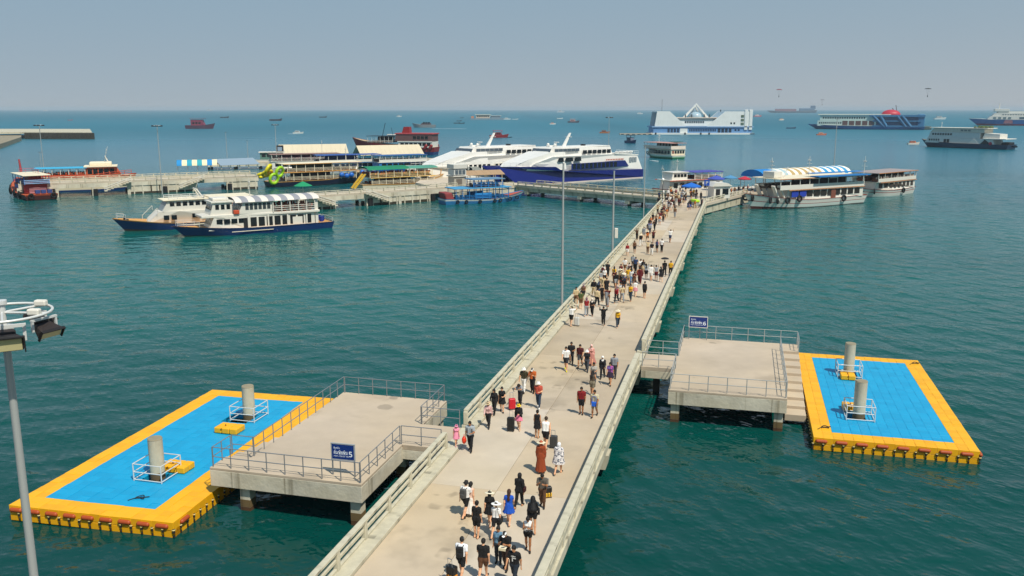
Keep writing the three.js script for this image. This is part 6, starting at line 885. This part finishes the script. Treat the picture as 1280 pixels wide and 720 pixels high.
parasail('dark red parasail in the sky above the cargo ship', 974, 113, 700, 0x7c3440); parasail('dark grey parasail in the sky at the right', 1160, 112, 640, 0x343a40); parasail('small parasail low over the blue framed ship', 1028, 125.5, 1000, 0x70707c);

// ------------------------------------------------------------------ canopies, booths and stalls on the jetties and the plaza
function striped(label, p0, p1, y, w, h, rise, cols, end) { const L = dist(p0, p1), g = thing('arched_canopy', label, 'canopy', p0, y, turnOf(p0, p1)); const G = []; for (let i = 0; i <= 4; i++) for (const z of [-w / 2, w / 2]) G.push(bar([L * i / 4, 0, z], [L * i / 4, h, z], 0.07, 6)); for (const q of G) part(g, 'post', q, M.galv); roofArch(g, 0, L, w, h, rise, cols); part(g, 'end_panel', new THREE.CircleGeometry(1, 18, 0, Math.PI).scale(w / 2, rise, 1).rotateY(-Math.PI / 2).translate(-0.02, h, 0), AWN(end)); }
const cb = (n) => Array.from({ length: n }, (_, i) => i % 2 ? 0xe9d9b4 : [0x1f86c4, 0x2f9fae, 0x2a9ab4][i % 3]);
striped('arched canopy in blue, teal and cream stripes on the middle jetty', at(222, 213.5, 3.3), at(272, 212.5, 3.3), 3.3, 5.5, 1.5, 1.5, cb(8), 0x1580c8);
striped('long arched canopy with blue front and white stripes behind the big white boat', [53.4, 196.5], [78, 211], DECK, 7, 3.2, 1.6, [...Array.from({ length: 26 }, (_, i) => i < 4 ? 0x1279c0 : i % 2 ? 0xe6e2d6 : i < 8 ? 0x9fb9c0 : i < 18 ? 0xb39a68 : 0x2f8fc0)], 0x1279c0);
function shed(name, label, p0, p1, depth, y, h, roofM, rise, cat = 'shelter', posts = 6) { const L = dist(p0, p1), g = thing(name, label, cat, p0, y, turnOf(p0, p1)); for (let i = 0; i <= posts; i++) for (const z of [0, -depth]) part(g, 'post', bx(0.18, h, 0.18, L * i / posts, h / 2, z), M.cream); part(g, 'roof', prism([[-depth / 2 - 0.6, h], [0, h + rise], [depth / 2 + 0.6, h], [depth / 2 + 0.6, h + 0.12], [0, h + rise + 0.12], [-depth / 2 - 0.6, h + 0.12]], L + 1).rotateY(Math.PI / 2).translate(L / 2, 0, -depth / 2), roofM); return g; }
shed('cream_shelter', 'left of two long cream roofs on the far jetty', at(352, 196, DECK), at(434, 194.5, DECK), 9, DECK, 0.9, paint(0xcfc4aa, 0.75), 3.4);
shed('cream_shelter', 'right of two long cream roofs, in front of the red ship', at(452, 197.5, DECK), at(528, 195.5, DECK), 9, DECK, 0.9, paint(0xcfc4aa, 0.75), 3.4);
shed('grey_awning', 'grey blue awning on the middle jetty right of the striped canopy', at(277, 211.5, 3.3), at(322, 209.5, 3.3), 8, 3.3, 1.0, AWN(0x8296a6), 1.6, 'awning', 4);
shed('small_shelter', 'small brown roofed shelter on the landing behind the blue boat', [-10.5, 209.8], [-2.4, 213.6], 4, DECK, 2.5, paint(0xa58a6c, 0.8), 0.9, 'shelter', 4);
{ const g = thing('green_kiosk', 'low green and white kiosk on the far jetty left of the cream roof', 'kiosk', at(340, 199, DECK), DECK, 0.2); part(g, 'wall', bx(8, 2.4, 4, 0, 1.2, 0), paint(0x5e8478, 0.7)); part(g, 'roof', rbx(9, 0.3, 5, 0, 2.6, 0, 0.08), white); winRow(g, -3.6, 3.6, 4, 0.9, 2, [2.02], M.dark, 0.25); const h = thing('black_board', 'black framed board beside the green kiosk', 'sign', at(350.5, 199, DECK), DECK, 0.1); part(h, 'post', bx(0.3, 2.4, 0.2, 0, 1.2, 0), M.dark); part(h, 'panel', rbx(2.6, 2.6, 0.3, 0, 3.7, 0, 0.1), M.dark); part(h, 'face', bx(1.6, 1.4, 0.05, 0, 3.7, 0.18), mat(0x7d93a8, 0.4)); }
{ const g = thing('ticket_kiosk', 'narrow two-storey grey kiosk beside the white ferry bow', 'kiosk', [-12.8, 206.6], DECK, 0.55); part(g, 'wall', bx(3.2, 2.6, 3, 0, 1.3, 0), paint(0xa8a49a, 0.8)); part(g, 'upper_wall', bx(3.2, 1.3, 3, 0, 3.6, 0), paint(0xc9ccc9, 0.7)); part(g, 'floor_slab', bx(3.8, 0.2, 3.6, 0, 2.7, 0), white); part(g, 'roof', rbx(3.6, 1.0, 3.4, 0, 4.9, 0, 0.06), paint(0xcfcfc8, 0.7)); winRow(g, -1.4, 1.4, 3, 3.1, 4.1, [1.53], mat(0x55616a, 0.2), 0.2); part(g, 'shutter', bx(1.5, 1.9, 0.06, -0.3, 1.1, 1.52), paint(0x6a625a, 0.7)); }
{ const g = thing('beach_umbrella', 'green umbrella at the corner of the near jetty behind the tour boat', 'umbrella', [-42.3, 178.6], 2.9); part(g, 'canopy', new THREE.ConeGeometry(1.9, 0.9, 10, 1, true).translate(0, 2.6, 0), AWN(0x0f8a5a)); part(g, 'pole', cyl(0.04, 0.04, 2.7, 0, 0, 0, 6), M.white); }
{ const g = thing('white_booth', 'small white booth with dark windows at the corner of the plaza', 'booth', [42.6, 181.6], DECK, TP - 1.1); part(g, 'wall', rbx(3.6, 2.5, 3, 0, 1.25, 0, 0.04), white); part(g, 'roof', prism([[-2.4, 2.5], [2.2, 2.5], [1.2, 3.1], [-1.6, 3.3]], 3.6), white); part(g, 'door', bx(0.9, 1.9, 0.06, -0.9, 1.0, 1.52), M.dark); part(g, 'window', bx(1.3, 1.2, 0.06, 0.75, 1.4, 1.52), WIN); part(g, 'window', bx(0.06, 1.2, 1.6, 1.82, 1.4, 0), WIN); part(g, 'gutter', bx(3.8, 0.1, 0.14, 0, 2.45, 1.6), M.galv); }
{ const g = thing('blue_sign', 'square blue sign with a white symbol beside the white booth', 'sign', [39.8, 180.4], DECK, PIER); part(g, 'post', cyl(0.05, 0.05, 2.7, 0, 0, 0, 8), M.galv); part(g, 'panel', rbx(1.1, 1.25, 0.06, 0, 3.2, 0, 0.02), paint(0x1450b4, 0.5)); part(g, 'symbol', [bx(0.12, 0.6, 0.02, -0.12, 3.2, 0.04), bx(0.3, 0.1, 0.02, 0.05, 3.45, 0.04), bx(0.3, 0.1, 0.02, 0.05, 3.22, 0.04), bx(0.1, 0.3, 0.02, 0.2, 3.33, 0.04)], M.white); }
function stall(label, p, c, r, h) { const g = thing('market_umbrella', label, 'umbrella', p, DECK, 0.3); part(g, 'canopy', new THREE.ConeGeometry(r, r * 0.35, 8, 1, true).translate(0, h, 0), AWN(c)); part(g, 'valance', new THREE.CylinderGeometry(r, r, 0.22, 8, 1, true).translate(0, h - r * 0.175 - 0.1, 0), AWN(c)); part(g, 'pole', cyl(0.04, 0.04, h, 0, 0, 0, 6), M.galv); part(g, 'base', cyl(0.35, 0.3, 0.12, 0, 0, 0, 10), M.grey); }
stall('bright blue market umbrella on the plaza left of the white booth', [37.4, 184], 0x1464c0, 2.1, 2.6); stall('blue umbrella with purple tint behind the plaza booth', [46, 199], 0x3f51a8, 2.0, 3.0); stall('red umbrella among the crowd beside the blue canopy', [52, 197.5], 0xb8283c, 1.5, 3.0); stall('pale blue umbrella left of the red umbrella', [49.5, 200.5], 0x4a86b0, 1.7, 3.0);
{ const g = thing('vendor_cart', 'vendor cart with a lime green cover on the plaza', 'cart', P(169, 0.9), DECK, TP + 0.5); part(g, 'body', rbx(1.7, 0.7, 0.9, 0, 0.75, 0, 0.06), M.galv); part(g, 'cover', bend(rbx(1.9, 0.5, 1.1, 0, 1.3, 0, 0.15), (x, y, z) => [x, y - 0.1 * x * x, z]), paint(0xb4e01c, 0.6)); for (const [x, z] of [[-0.6, 0.5], [0.6, 0.5], [-0.6, -0.5], [0.6, -0.5]]) part(g, 'wheel', torus(0.28, 0.05, x, 0.3, z), M.rubber); part(g, 'handle', bar([-0.9, 1, -0.3], [-1.3, 1.1, -0.3], 0.03), M.steel); }
function scooter(label, st, turn, c) { const g = thing('scooter', label, 'motor scooter', P(...st), DECK, turn); for (const x of [-0.62, 0.62]) { const w = part(g, 'wheel', torus(0.25, 0.07, x, 0.3, 0), M.rubber); part(w, 'rim', cyl(0.12, 0.12, 0.06).rotateX(Math.PI / 2).translate(x, 0.3, 0), M.steel); } part(g, 'body', [prism([[-0.85, 0.5], [-0.2, 0.35], [0.3, 0.32], [0.5, 0.75], [0.58, 0.75], [0.4, 0.25], [-0.3, 0.22], [-0.6, 0.4]], 0.26), rbx(0.7, 0.28, 0.26, -0.4, 0.62, 0, 0.08)], paint(c, 0.3)); part(g, 'seat', rbx(0.72, 0.12, 0.28, -0.34, 0.82, 0, 0.05), M.black); part(g, 'handlebar', [bar([0.55, 0.6, 0], [0.42, 1.02, 0], 0.03), bar([0.4, 1.02, -0.32], [0.4, 1.02, 0.32], 0.025)], M.dark); part(g, 'headlight', sphere(0.09, 0.56, 0.88, 0), M.glass); }
scooter('dark scooter parked under the right end of the blue market umbrella', [174.5, -0.1], 1.2, 0x1a1a22); scooter('black scooter parked by the end of the balustrade near the vendor cart', [171.4, -0.2], 1.3, 0x121214); scooter('red scooter parked between two dark ones on the plaza', [173, -0.15], 1.25, 0x8a1a1e);
// the near crowd, one by one
{
  const K = 0x121214, W = 0xe6e4df; let p;
  p = person(582, 645, { dir: 12, top: ['tee', W], bot: ['shorts', K], hat: ['bucket', 0x111111], skin: 0, label: 'person in black hat, white shirt and black shorts with a grey backpack, walking away' }); backpack(p, 0x4b4a48, 'grey backpack on the person in black hat and white shirt');
  person(588, 644, { f: 1, dir: 14, pose: 'step', top: ['slip', 0xd8b7a4], bot: ['maxi', 0xe2dcd2], skin: 0, label: 'person with very long black hair in pale pink top and white skirt' });
  person(596, 672, { f: 1, h: 1.68, dir: 6, pose: 'stand', hair: 'bun', top: ['tee', K], bot: ['shorts', 0x0e0e10], skin: 0, label: 'person in all black with short hair, walking away behind the white skirt' });
  p = person(612, 656, { f: 1, dir: -4, pose: 'walk', hat: ['sunhat', 0xe5dcc0], top: ['tee', K], bot: ['skirt', 0x0d0d0f], skin: 0, label: 'person in wide cream sun hat, black top and black skirt' });
  p = person(620, 671, { f: 1, dir: 2, pose: 'step', hat: ['sunhat', 0xf0eee8], hair: 'short', top: ['tee', 0xeae8e4], bot: ['shorts', 0x1b1b20], skin: 0, label: 'person in white sun hat and white shirt with a black bag across the back' }); handbag(p, K, 'black shoulder bag on the person in the white sun hat', -1, 0.88, -0.08, 0.34);
  person(636, 654, { f: 1, dir: -6, pose: 'walk', hc: 0x3a2014, top: ['dress', 0x1450b8], skin: 0, shoes: 0xe8e4de, label: 'person with long brown hair in a bright blue dress and white shoes' });
  p = person(649, 634, { f: 1, h: 1.68, dir: 4, pose: 'step', hair: 'hijab', hc: 0x0d0d0f, top: ['jacket', 0x101012], bot: ['trousers', 0x0d0d0f], label: 'person in black headscarf, black jacket and long black trousers, walking away' }); handbag(p, 0x3a1012, 'dark red bag at the side of the person in black headscarf', -1, 0.95, 0, 0.26);
  person(678, 634, { dir: 176, pose: 'phone', top: ['tee', 0x59544c], bot: ['trousers', 0x5a3d28], skin: 2, label: 'person in grey polo shirt and brown trousers looking at a phone' });
  suitcase(684, 622, 0x1d1d1f, 'black suitcase with a yellow lower half beside the grey polo shirt', 150, 0.5, 0xd6a818);
  p = person(666, 664, { f: 1, dir: -14, pose: 'walk', hair: 'cloak', hc: 0x0c0c0e, top: ['jacket', 0x0f0f11], bot: ['brief', K], skin: 1, label: 'person with a black jacket over the head and bare legs' }); handbag(p, K, 'black handbag of the person with a jacket over the head', -1, 0.98, 0.06, 0.3);
  p = person(660, 689, { f: 1, dir: 172, pose: 'phone', hair: 'bun', top: ['tank', W], bot: ['brief', 0x101012], skin: 2, label: 'person in white tank top and black shorts holding a phone near the right kerb' }); bagOf(p, 'waist_bag', 'black waist bag of the person in white tank top', 'bag', [0.02, 1.02, 0.17], (g) => { part(g, 'bag', rbx(0.24, 0.15, 0.09, 0, 0, 0, 0.04), M.black); part(g, 'zip', bx(0.2, 0.012, 0.01, 0, 0.04, 0.046), M.steel); });
  person(623, 704, { f: 1, dir: 178, pose: 'stand', hair: 'bun', top: ['tee', 0x5b7f98], bot: ['trousers', 0x2a3038], skin: 2, label: 'person in faded blue shirt, half hidden behind the person in white cap' });
  p = person(632, 712, { dir: 184, pose: 'phone', hat: ['cap', 0xf0eeea], top: ['tee', K], bot: ['trousers', 0x3a2a24], skin: 2, label: 'person in white cap and black shirt holding a cream paper' });
  bagOf(p, 'paper_sheet', 'cream sheet of paper held by the person in white cap', 'paper', [0, 1.1, 0.32], (g) => { part(g, 'sheet', rbx(0.3, 0.02, 0.22, 0, 0.03, 0, 0.004), mat(0xe9dfc2, 0.8)); part(g, 'fold', bx(0.3, 0.1, 0.008, 0, -0.02, 0.11), mat(0xe2d7b6, 0.8)); });
  p = person(643, 731, { dir: 188, pose: 'walk', top: ['tee', 0x0e0f12], bot: ['trousers', 0x1d2733], skin: 1, label: 'person in black shirt with a pale chest print, lowest in the crowd' });
  part(p.g, 'shirt_print', [bx(0.2, 0.035, 0.012, 0, 1.27, 0.135), bx(0.13, 0.03, 0.012, 0.05, 1.19, 0.137), bx(0.04, 0.16, 0.012, -0.03, 1.13, 0.132)], mat(0xcfcfca, 0.8));
  p = person(577, 722, { dir: 2, pose: 'pull', hat: ['cap', 0x56595c], top: ['tee', 0xdfe2e6], bot: ['shorts', 0x141417], skin: 0, label: 'person in pale shirt and grey cap with a small black backpack, pulling luggage' }); backpack(p, 0x151517, 'small black backpack on the person in grey cap');
  suitcase(565, 727, 0x131315, 'black suitcase with an orange lower half at the bottom of the crowd', 20, 0.62, 0xd88a1c);
  person(604, 724, { dir: -2, pose: 'step', hat: ['cap', 0x121212], top: ['tee', 0x0f0f10], bot: ['shorts', 0x5b3a22], skin: 0, label: 'person in black cap, black shirt and brown shorts, walking away' });
  person(570.5, 557, { f: 1, h: 1.25, dir: 150, pose: 'step', hat: ['bucket', 0xe98fae], top: ['dress', 0xe58fa8], skin: 0, shoes: 0xd8a0a8, label: 'small child in pink hat and pink dress at the walkway opening' });
  p = person(588, 564, { dir: 178, pose: 'carry', top: ['tee', 0x9aa2a8], bot: ['trousers', 0x0f1218], skin: 2, label: 'person in pale grey shirt and dark trousers beside the child in pink' }); backpack(p, 0x14161c, 'dark backpack of the person beside the child in pink');
  bagOf(p, 'plastic_bag', 'orange red plastic bag carried beside the child in pink', 'bag', [-0.34, 0.62, 0.02], (g) => { part(g, 'bag', new THREE.SphereGeometry(0.17, 10, 8).scale(0.75, 1.25, 0.9), mat(0xd8330f, 0.4)); part(g, 'handle', torus(0.08, 0.012, 0, 0.24, 0, 0, Math.PI / 2), mat(0xd8330f, 0.4)); });
  person(610.5, 534, { f: 1, dir: 176, pose: 'walk', hat: ['bucket', 0xcdb690], top: ['long', 'plaid'], bot: ['trousers', 0x15151a], label: 'person in checked pink shirt, straw hat and black trousers by the railing' });
  person(618, 517, { f: 1, dir: 182, hair: 'hijab', hc: 0x101014, top: ['long', 0x121216], bot: ['trousers', 0x101014], skin: 0, label: 'person all in black with covered head, next to the short black dress' });
  person(627.5, 515, { f: 1, dir: 170, pose: 'carry', hair: 'bun', top: ['dress', 0x111114], skin: 0, label: 'person in short black dress with bare legs pulling the red suitcase' });
  suitcase(640, 512, 0xc01425, 'bright red suitcase behind the person in yellow cap', 150, 0.66);
  person(651, 506, { f: 1, dir: 186, pose: 'bow', top: ['tee', 0x8f959b], bot: ['trousers', 0x1d1d22], label: 'person with long black hair bending down in a grey top' });
  person(648.5, 537, { f: 1, h: 1.58, dir: 178, pose: 'carry', hat: ['bucket', 0xf4cc12], top: ['jacket', 0x15151a], bot: ['skirt', 0xe27a98], skin: 0, shoes: 0xc8a888, label: 'person in yellow cap, black cardigan and pink skirt' });
  suitcase(638.5, 539, 0x141416, 'tall black suitcase of the person in yellow cap', 178, 0.78);
  person(655, 490, { dir: 182, pose: 'walk', hat: ['bucket', 0xefece4], top: ['tee', 0x3a3620], bot: ['trousers', 0xe3e1db], label: 'person in white hat, patterned dark shirt and white trousers' });
  person(665.5, 491, { dir: 176, pose: 'phone', hat: ['cap', 0xeeeae2], top: ['tee', 0xb4591f], bot: ['trousers', 0x17171b], label: 'person in white cap and orange brown top with folded arms' });
  p = person(673, 510, { dir: 180, pose: 'carry', hat: ['bucket', 0xe9e6df], top: ['tee', 0xb8503e], bot: ['trousers', 0x26384e], skin: 0, shoes: 0xe8e6e0, label: 'person in coral top and jeans carrying a long black tube' });
  bagOf(p, 'carry_tube', 'long black tube held upright by the person in coral top', 'tube', [-0.3, 1.0, 0.05], (g) => { part(g, 'tube', cyl(0.05, 0.05, 0.95, 0, 0, 0, 10), M.black); part(g, 'cap', cyl(0.055, 0.055, 0.06, 0, 0.95, 0, 10), M.dark); });
  person(671.5, 547, { f: 1, dir: 4, pose: 'stand', hair: 'bun', top: ['slip', 0x121216], skin: 1, label: 'person with hair in a bun wearing a black dress, walking away' });
  person(682, 560, { dir: 0, pose: 'pull', hc: 0x3a2a1c, top: ['tank', 0xeeeeea], bot: ['shorts', 0x121214], skin: 0, h: 1.8, label: 'tall person in white tank top and black shorts seen from behind' });
  suitcase(692, 560, 0x3a3c3e, 'dark grey suitcase pulled by the person in white tank top', 0, 0.66);
  person(676, 591, { f: 1, h: 1.7, dir: -8, pose: 'stand', hair: 'hijab', hc: 0xa8502a, hat: ['sunhat', 0xe0d3b2], top: ['robe', 0x8a3c18], label: 'person in long rust brown robe and cream hat' });
  person(698, 592, { f: 1, h: 1.66, dir: 4, pose: 'step', hair: 'hijab', hc: 0xe6e6e8, top: ['poncho', 'floral'], skin: 0, label: 'person in white patterned hooded wrap with bare legs' });
  person(726.5, 518, { dir: 180, pose: 'stand', top: ['tee', 0x7c1316], bot: ['shorts', 0x10121a], skin: 2, label: 'person in dark red shirt and navy shorts' });
  p = person(743, 521, { dir: 184, pose: 'step', top: ['tee', 0xc0b596], bot: ['shorts', 0x9c8a66], skin: 2, label: 'person in beige shirt and khaki shorts with a blue bag' });
  bagOf(p, 'tote_bag', 'bright blue bag held in front of the person in khaki shorts', 'bag', [0, 0.86, 0.2], (g) => { part(g, 'bag', rbx(0.3, 0.3, 0.1, 0, 0, 0, 0.04), mat(0x1560d0, 0.6)); part(g, 'strap', new THREE.TubeGeometry(new THREE.CatmullRomCurve3([V(-0.12, 0.13, 0), V(-0.1, 0.45, -0.04), V(0.1, 0.45, -0.04), V(0.12, 0.13, 0)]), 10, 0.012, 5), mat(0x1560d0, 0.6)); });
  person(707.5, 463, { dir: 178, pose: 'walk', top: ['tee', 0xf0eeea], bot: ['shorts', 0x2a2d33], skin: 0, shoes: 0xd8d020, h: 1.8, label: 'tall person in white shirt and dark shorts with yellow shoes' });
  person(714, 456, { dir: 170, pose: 'carry', top: ['tee', 0x17171b], bot: ['trousers', 0x24242a], skin: 2, label: 'person in dark clothes just behind the tall white shirt' });
  person(725, 459, { dir: 182, pose: 'step', top: ['tee', 0x4a1216], bot: ['shorts', 0x3a3d42], skin: 1, label: 'person in maroon shirt and grey shorts with arms bent' });
  person(733.5, 464, { f: 1, dir: 178, hat: ['bucket', 0xf0eee8], hair: 'short', top: ['tee', 0x1a1a1f], bot: ['trousers', 0x3b4048], skin: 0, label: 'person in white hat, black top and grey trousers left of the pink scarf' });
  person(739, 457, { f: 1, dir: 176, hair: 'hijab', hc: 0xe4b8ae, top: ['long', 0xdc9e92], bot: ['maxi', 0xb0746a], skin: 0, label: 'person in pink headscarf and pink clothes' });
  p = person(753, 473, { f: 1, dir: 180, pose: 'step', hair: 'hijab', hc: 0xe6e4de, top: ['jacket', 0x1b1b20], bot: ['trousers', 0x1b1b20], skin: 1, label: 'person in white headscarf and black jacket with white front' });
  person(762.5, 481, { f: 1, dir: 184, pose: 'walk', hair: 'bun', top: ['tee', 'prints'], bot: ['skirt', 0x2b2036], skin: 1, label: 'person in purple printed top near the right kerb' });
  person(767.5, 473, { dir: 178, pose: 'stand', top: ['tee', 0x8d9095], bot: ['trousers', 0x3a3a40], skin: 1, label: 'person in plain grey shirt behind the purple top' });
  person(742, 482, { f: 1, dir: 176, pose: 'carry', top: ['tee', 0xa7a39b], bot: ['trousers', 0x494b50], skin: 1, label: 'person with dark hair in pale grey top and grey trousers' });
  person(740, 494, { f: 1, dir: 10, pose: 'phone', top: ['tank', 0x54483a], bot: ['shorts', 0x7d7460], skin: 1, label: 'person in brown sleeveless top above the beige shirt' });
}
{ // the middle and far crowd: [u, v, shirt, bottom, kind, direction]
  const names = { 0xe8e6e1: 'white', 0x141417: 'black', 0x8c1a1e: 'red', 0x5e1518: 'dark red', 0xd9a514: 'yellow', 0x8f9499: 'grey', 0x24385c: 'navy', 0xc9b48c: 'beige', 0xd08a92: 'pink', 0x6a4a30: 'brown', 0x4d5a30: 'olive', 0x5f87ad: 'light blue', 0x2b3a4a: 'denim', 0xc46a2a: 'orange', 0x3558b0: 'blue' };
  const [w, k, r, dr, y, gr, nv, be, pk, br, ol, lb, dn, og, bl] = Object.keys(names).length ? [0xe8e6e1, 0x141417, 0x8c1a1e, 0x5e1518, 0xd9a514, 0x8f9499, 0x24385c, 0xc9b48c, 0xd08a92, 0x6a4a30, 0x4d5a30, 0x5f87ad, 0x2b3a4a, 0xc46a2a, 0x3558b0] : [];
  const L = [
    [714, 407.5, w, k, 's', 8], [754, 407, k, k, 't', 178], [772, 409.5, y, dn, 't', 182], [733, 395, r, gr, 't', 6], [740, 395, k, k, 't', 180], [726, 386, ol, br, 's', 12], [729, 375, br, k, 's', 176],
    [720, 381, be, br, 's', 170], [770.5, 379, r, k, 't', 182], [805.5, 372.5, k, k, 's', 2], [777.5, 377.5, be, gr, 't', 176], [788, 376.5, y, dn, 't', 184], [794, 370.5, w, pk, 'k', 0], [759.5, 383, dr, br, 's', 178],
    [752.5, 377.5, k, k, 't', 180], [747.5, 372.5, k, nv, 't', 4], [742, 370, k, be, 't', 178], [758, 369, k, k, 's', 176], [770, 360, k, gr, 's', 184], [777, 361, k, dr, 's', 180], [785, 354, y, be, 's', 176],
    [789.5, 356, w, lb, 't', 180], [767.5, 352.5, y, k, 't', 4], [776, 347.5, dr, k, 't', 178], [781, 340.5, w, br, 's', 182], [791, 336.5, gr, k, 't', 0], [800, 354.5, dr, dr, 'j', 180], [807.5, 349, gr, k, 's', 0],
    [813.5, 350.5, w, w, 's', 4], [820, 350.5, gr, dr, 's', -4], [826, 352.5, k, k, 'd', 0], [830.5, 345, k, k, 't', 4], [838, 344.5, y, k, 't', 178], [754, 349.5, w, gr, 't', 2], [759.5, 346.5, k, k, 't', 178],
    [751, 357, gr, be, 's', 0], [784, 320, r, w, 's', 176], [793, 316.5, br, k, 's', 182], [801, 308, k, w, 't', 178], [796, 300, br, k, 't', 180], [809.5, 317, be, br, 't', 0], [814.5, 319, k, w, 't', 178],
    [821, 315.5, pk, k, 's', 4], [827, 315.5, w, k, 't', -4], [809, 302.5, og, br, 's', 178], [816.5, 303, dr, k, 's', 184], [837.5, 303, w, nv, 's', 0], [812, 292, bl, w, 't', 4], [818, 289, k, k, 't', 180], [820, 281, br, k, 't', 176],
    [816, 279, k, br, 's', 178], [825, 278, dr, w, 's', 4], [827, 271, k, k, 't', 180], [822, 268, be, k, 't', 176], [830, 267, k, br, 's', 182], [823, 257, k, k, 't', 178], [828, 258, w, gr, 't', 4], [833, 256, k, w, 't', 184],
    [839, 263, w, w, 's', 2], [841, 259, r, k, 's', 178], [848.5, 258, dr, k, 't', 176], [844, 253, be, br, 't', 180], [840, 248, k, k, 't', 4], [835, 247, w, k, 's', 178], [845, 245, pk, k, 's', 182], [824, 250, nv, k, 't', 180],
    [850, 240, w, br, 't', 176], [857, 240, k, k, 's', 178], [864, 239, r, k, 't', 4], [853, 246, gr, k, 't', 180], [860, 263, nv, k, 'd', 2], [862.5, 262, k, bl, 's', 178], [867, 246, y, k, 't', 184], [871, 249, k, gr, 't', 180],
    [876, 250, k, k, 't', 176], [829, 246, w, dn, 't', 4], [832, 252, k, gr, 's', 178], [838, 242, be, k, 't', 182], [918, 243, br, k, 't', 178], [923, 242, k, k, 't', 60], [929, 241.5, k, og, 't', 120], [934, 241, r, k, 's', 90],
    [940, 241, w, k, 's', 110], [946, 240, k, k, 't', 100], [951, 239, pk, br, 't', 80], [957, 238.5, w, nv, 't', 95], [914, 245, og, k, 't', 100], [962, 238, k, gr, 't', 70],
  ];
  const rr = rng(77), P4 = ['walk', 'step', 'stand', 'carry', 'pull', 'walk', 'step', 'phone', 'raise'];
  const fill = (n, f) => { for (let i = 0; i < n; i++) { const pick = (A) => A[rr() * A.length | 0], kind = pick(['s', 't', 't', 'k']); const [s, t] = f(rr, i), [x, D] = P(s, t), c = Math.cos(PITCH), sn = Math.sin(PITCH), zc = D * c + 18 * sn, yc = D * sn - 18 * c; L.push([640 + FOCAL * x / zc, 360 - FOCAL * yc / zc, pick([w, k, k, nv, be, dr, br, gr, og]), pick([k, k, br, dn, gr, be]), kind, rr() < 0.6 ? 178 : 2]); } };
  fill(18, (q) => [80 + q() * 24, 2.6 + q() * 3.6]); fill(18, (q, i) => [126 + i * 3.1 + q() * 1.5, 6.1 - q() * 1.5]); fill(16, (q) => [174 + q() * 16, 1 + q() * 6]); fill(6, (q) => [150 + q() * 22, 0.6 + q() * 3.6]);
  const packs = [];
  L.forEach(([u, v, a, b, kind, dir], i) => {
    const f = kind === 'k' || kind === 'd' || rr() < 0.45, o = { dir: dir + (rr() - 0.5) * 44, f, lod: 1, pose: P4[rr() * P4.length | 0], skin: rr() * 4 | 0, h: (f ? 1.58 : 1.68) + rr() * 0.12, group: 'people in the crowd along the pier' };
    const long = rr() < 0.35; o.top = kind === 'd' ? ['dress', a] : kind === 'j' ? ['jacket', a] : [long ? 'long' : 'tee', a]; if (kind !== 'd') o.bot = [{ s: 'shorts', t: 'trousers', k: 'skirt', j: 'trousers' }[kind], b];
    const h = rr(); if (h < 0.14) o.hat = ['cap', [0x181818, 0xe8e4dc, 0x8a2a22][rr() * 3 | 0]]; else if (h < 0.24) o.hat = ['sunhat', 0xe2d6b8]; if (f) o.hair = ['longhair', 'bun', 'hijab', 'longhair'][rr() * 4 | 0]; if (o.hair === 'hijab') o.hc = [0x15151a, 0xd8cfc4, 0x7b5a66, 0x2c3d55][rr() * 4 | 0];
    o.desc = `${names[a]} ${kind === 'd' ? 'dress' : kind === 'j' ? 'long jacket' : long ? 'long-sleeved top' : 'shirt'}${kind === 'd' ? '' : ` and ${names[b]} ${{ s: 'shorts', t: 'trousers', k: 'skirt', j: 'trousers' }[kind]}`}${o.hat ? `, ${o.hat[0] === 'cap' ? 'cap' : 'straw hat'}` : ''}`;
    const m = person(u, v, o); if (rr() < 0.16) packs.push([m, everyone[everyone.length - 1], [0x17181c, 0x5a1a1e, 0x23355a, 0x6a665e][rr() * 4 | 0]]);
  });
  suitcase(721, 407.5, 0xc9c9c4, 'silver suitcase beside the white shirt on the left of the pier', 8, 0.7);
  // each label names the nearest neighbour by clothes, so that it points to one person only
  const far = everyone.filter((e) => e.o.desc), seen = {};
  for (const e of far) {
    const near = far.filter((q) => q !== e).sort((a, b) => dist(a.pos, e.pos) - dist(b.pos, e.pos)), facing = Math.abs(e.o.dir) < 90 && e.o.dir < 60 ? 'walking away' : 'coming closer';
    for (const q of near.slice(0, 5)) { const side = Math.abs(q.pos[0] - e.pos[0]) * 1.2 > Math.abs(q.pos[1] - e.pos[1]) ? 'beside' : q.pos[1] > e.pos[1] ? 'in front of' : 'behind'; const short = q.o.desc.split(' and ')[0]; const l = `person in ${e.o.desc}, ${facing}, ${side} the ${short}`.split(' ').slice(0, 16).join(' '); if (!seen[l]) { seen[l] = 1; e.g.userData.label = l; break; } }
  }
  for (const [m, w, c] of packs) { const l = w.g.userData.label; if (l === 'person') continue; backpack(m, c, ('backpack worn by the ' + l.replace(/,/g, '')).split(' ').slice(0, 16).join(' ')); }
  { const q = everyone.find((e) => Math.abs(e.pos[0] - at(830.5, 345, DECK)[0]) < 0.01); const g = thing('umbrella', 'black umbrella held over a person near the right rail', 'umbrella', q.pos, DECK + 1.35, 0.3); part(g, 'canopy', new THREE.SphereGeometry(0.52, 14, 6, 0, 6.3, 0, 1.1).scale(1, 0.6, 1).translate(0, 0.42, 0), M.black); part(g, 'shaft', cyl(0.012, 0.012, 1.0, 0, -0.25, 0, 6), M.steel); part(g, 'handle', torus(0.05, 0.012, 0.05, -0.25, 0), M.dark); }
}
renderer.render(scene, camera);
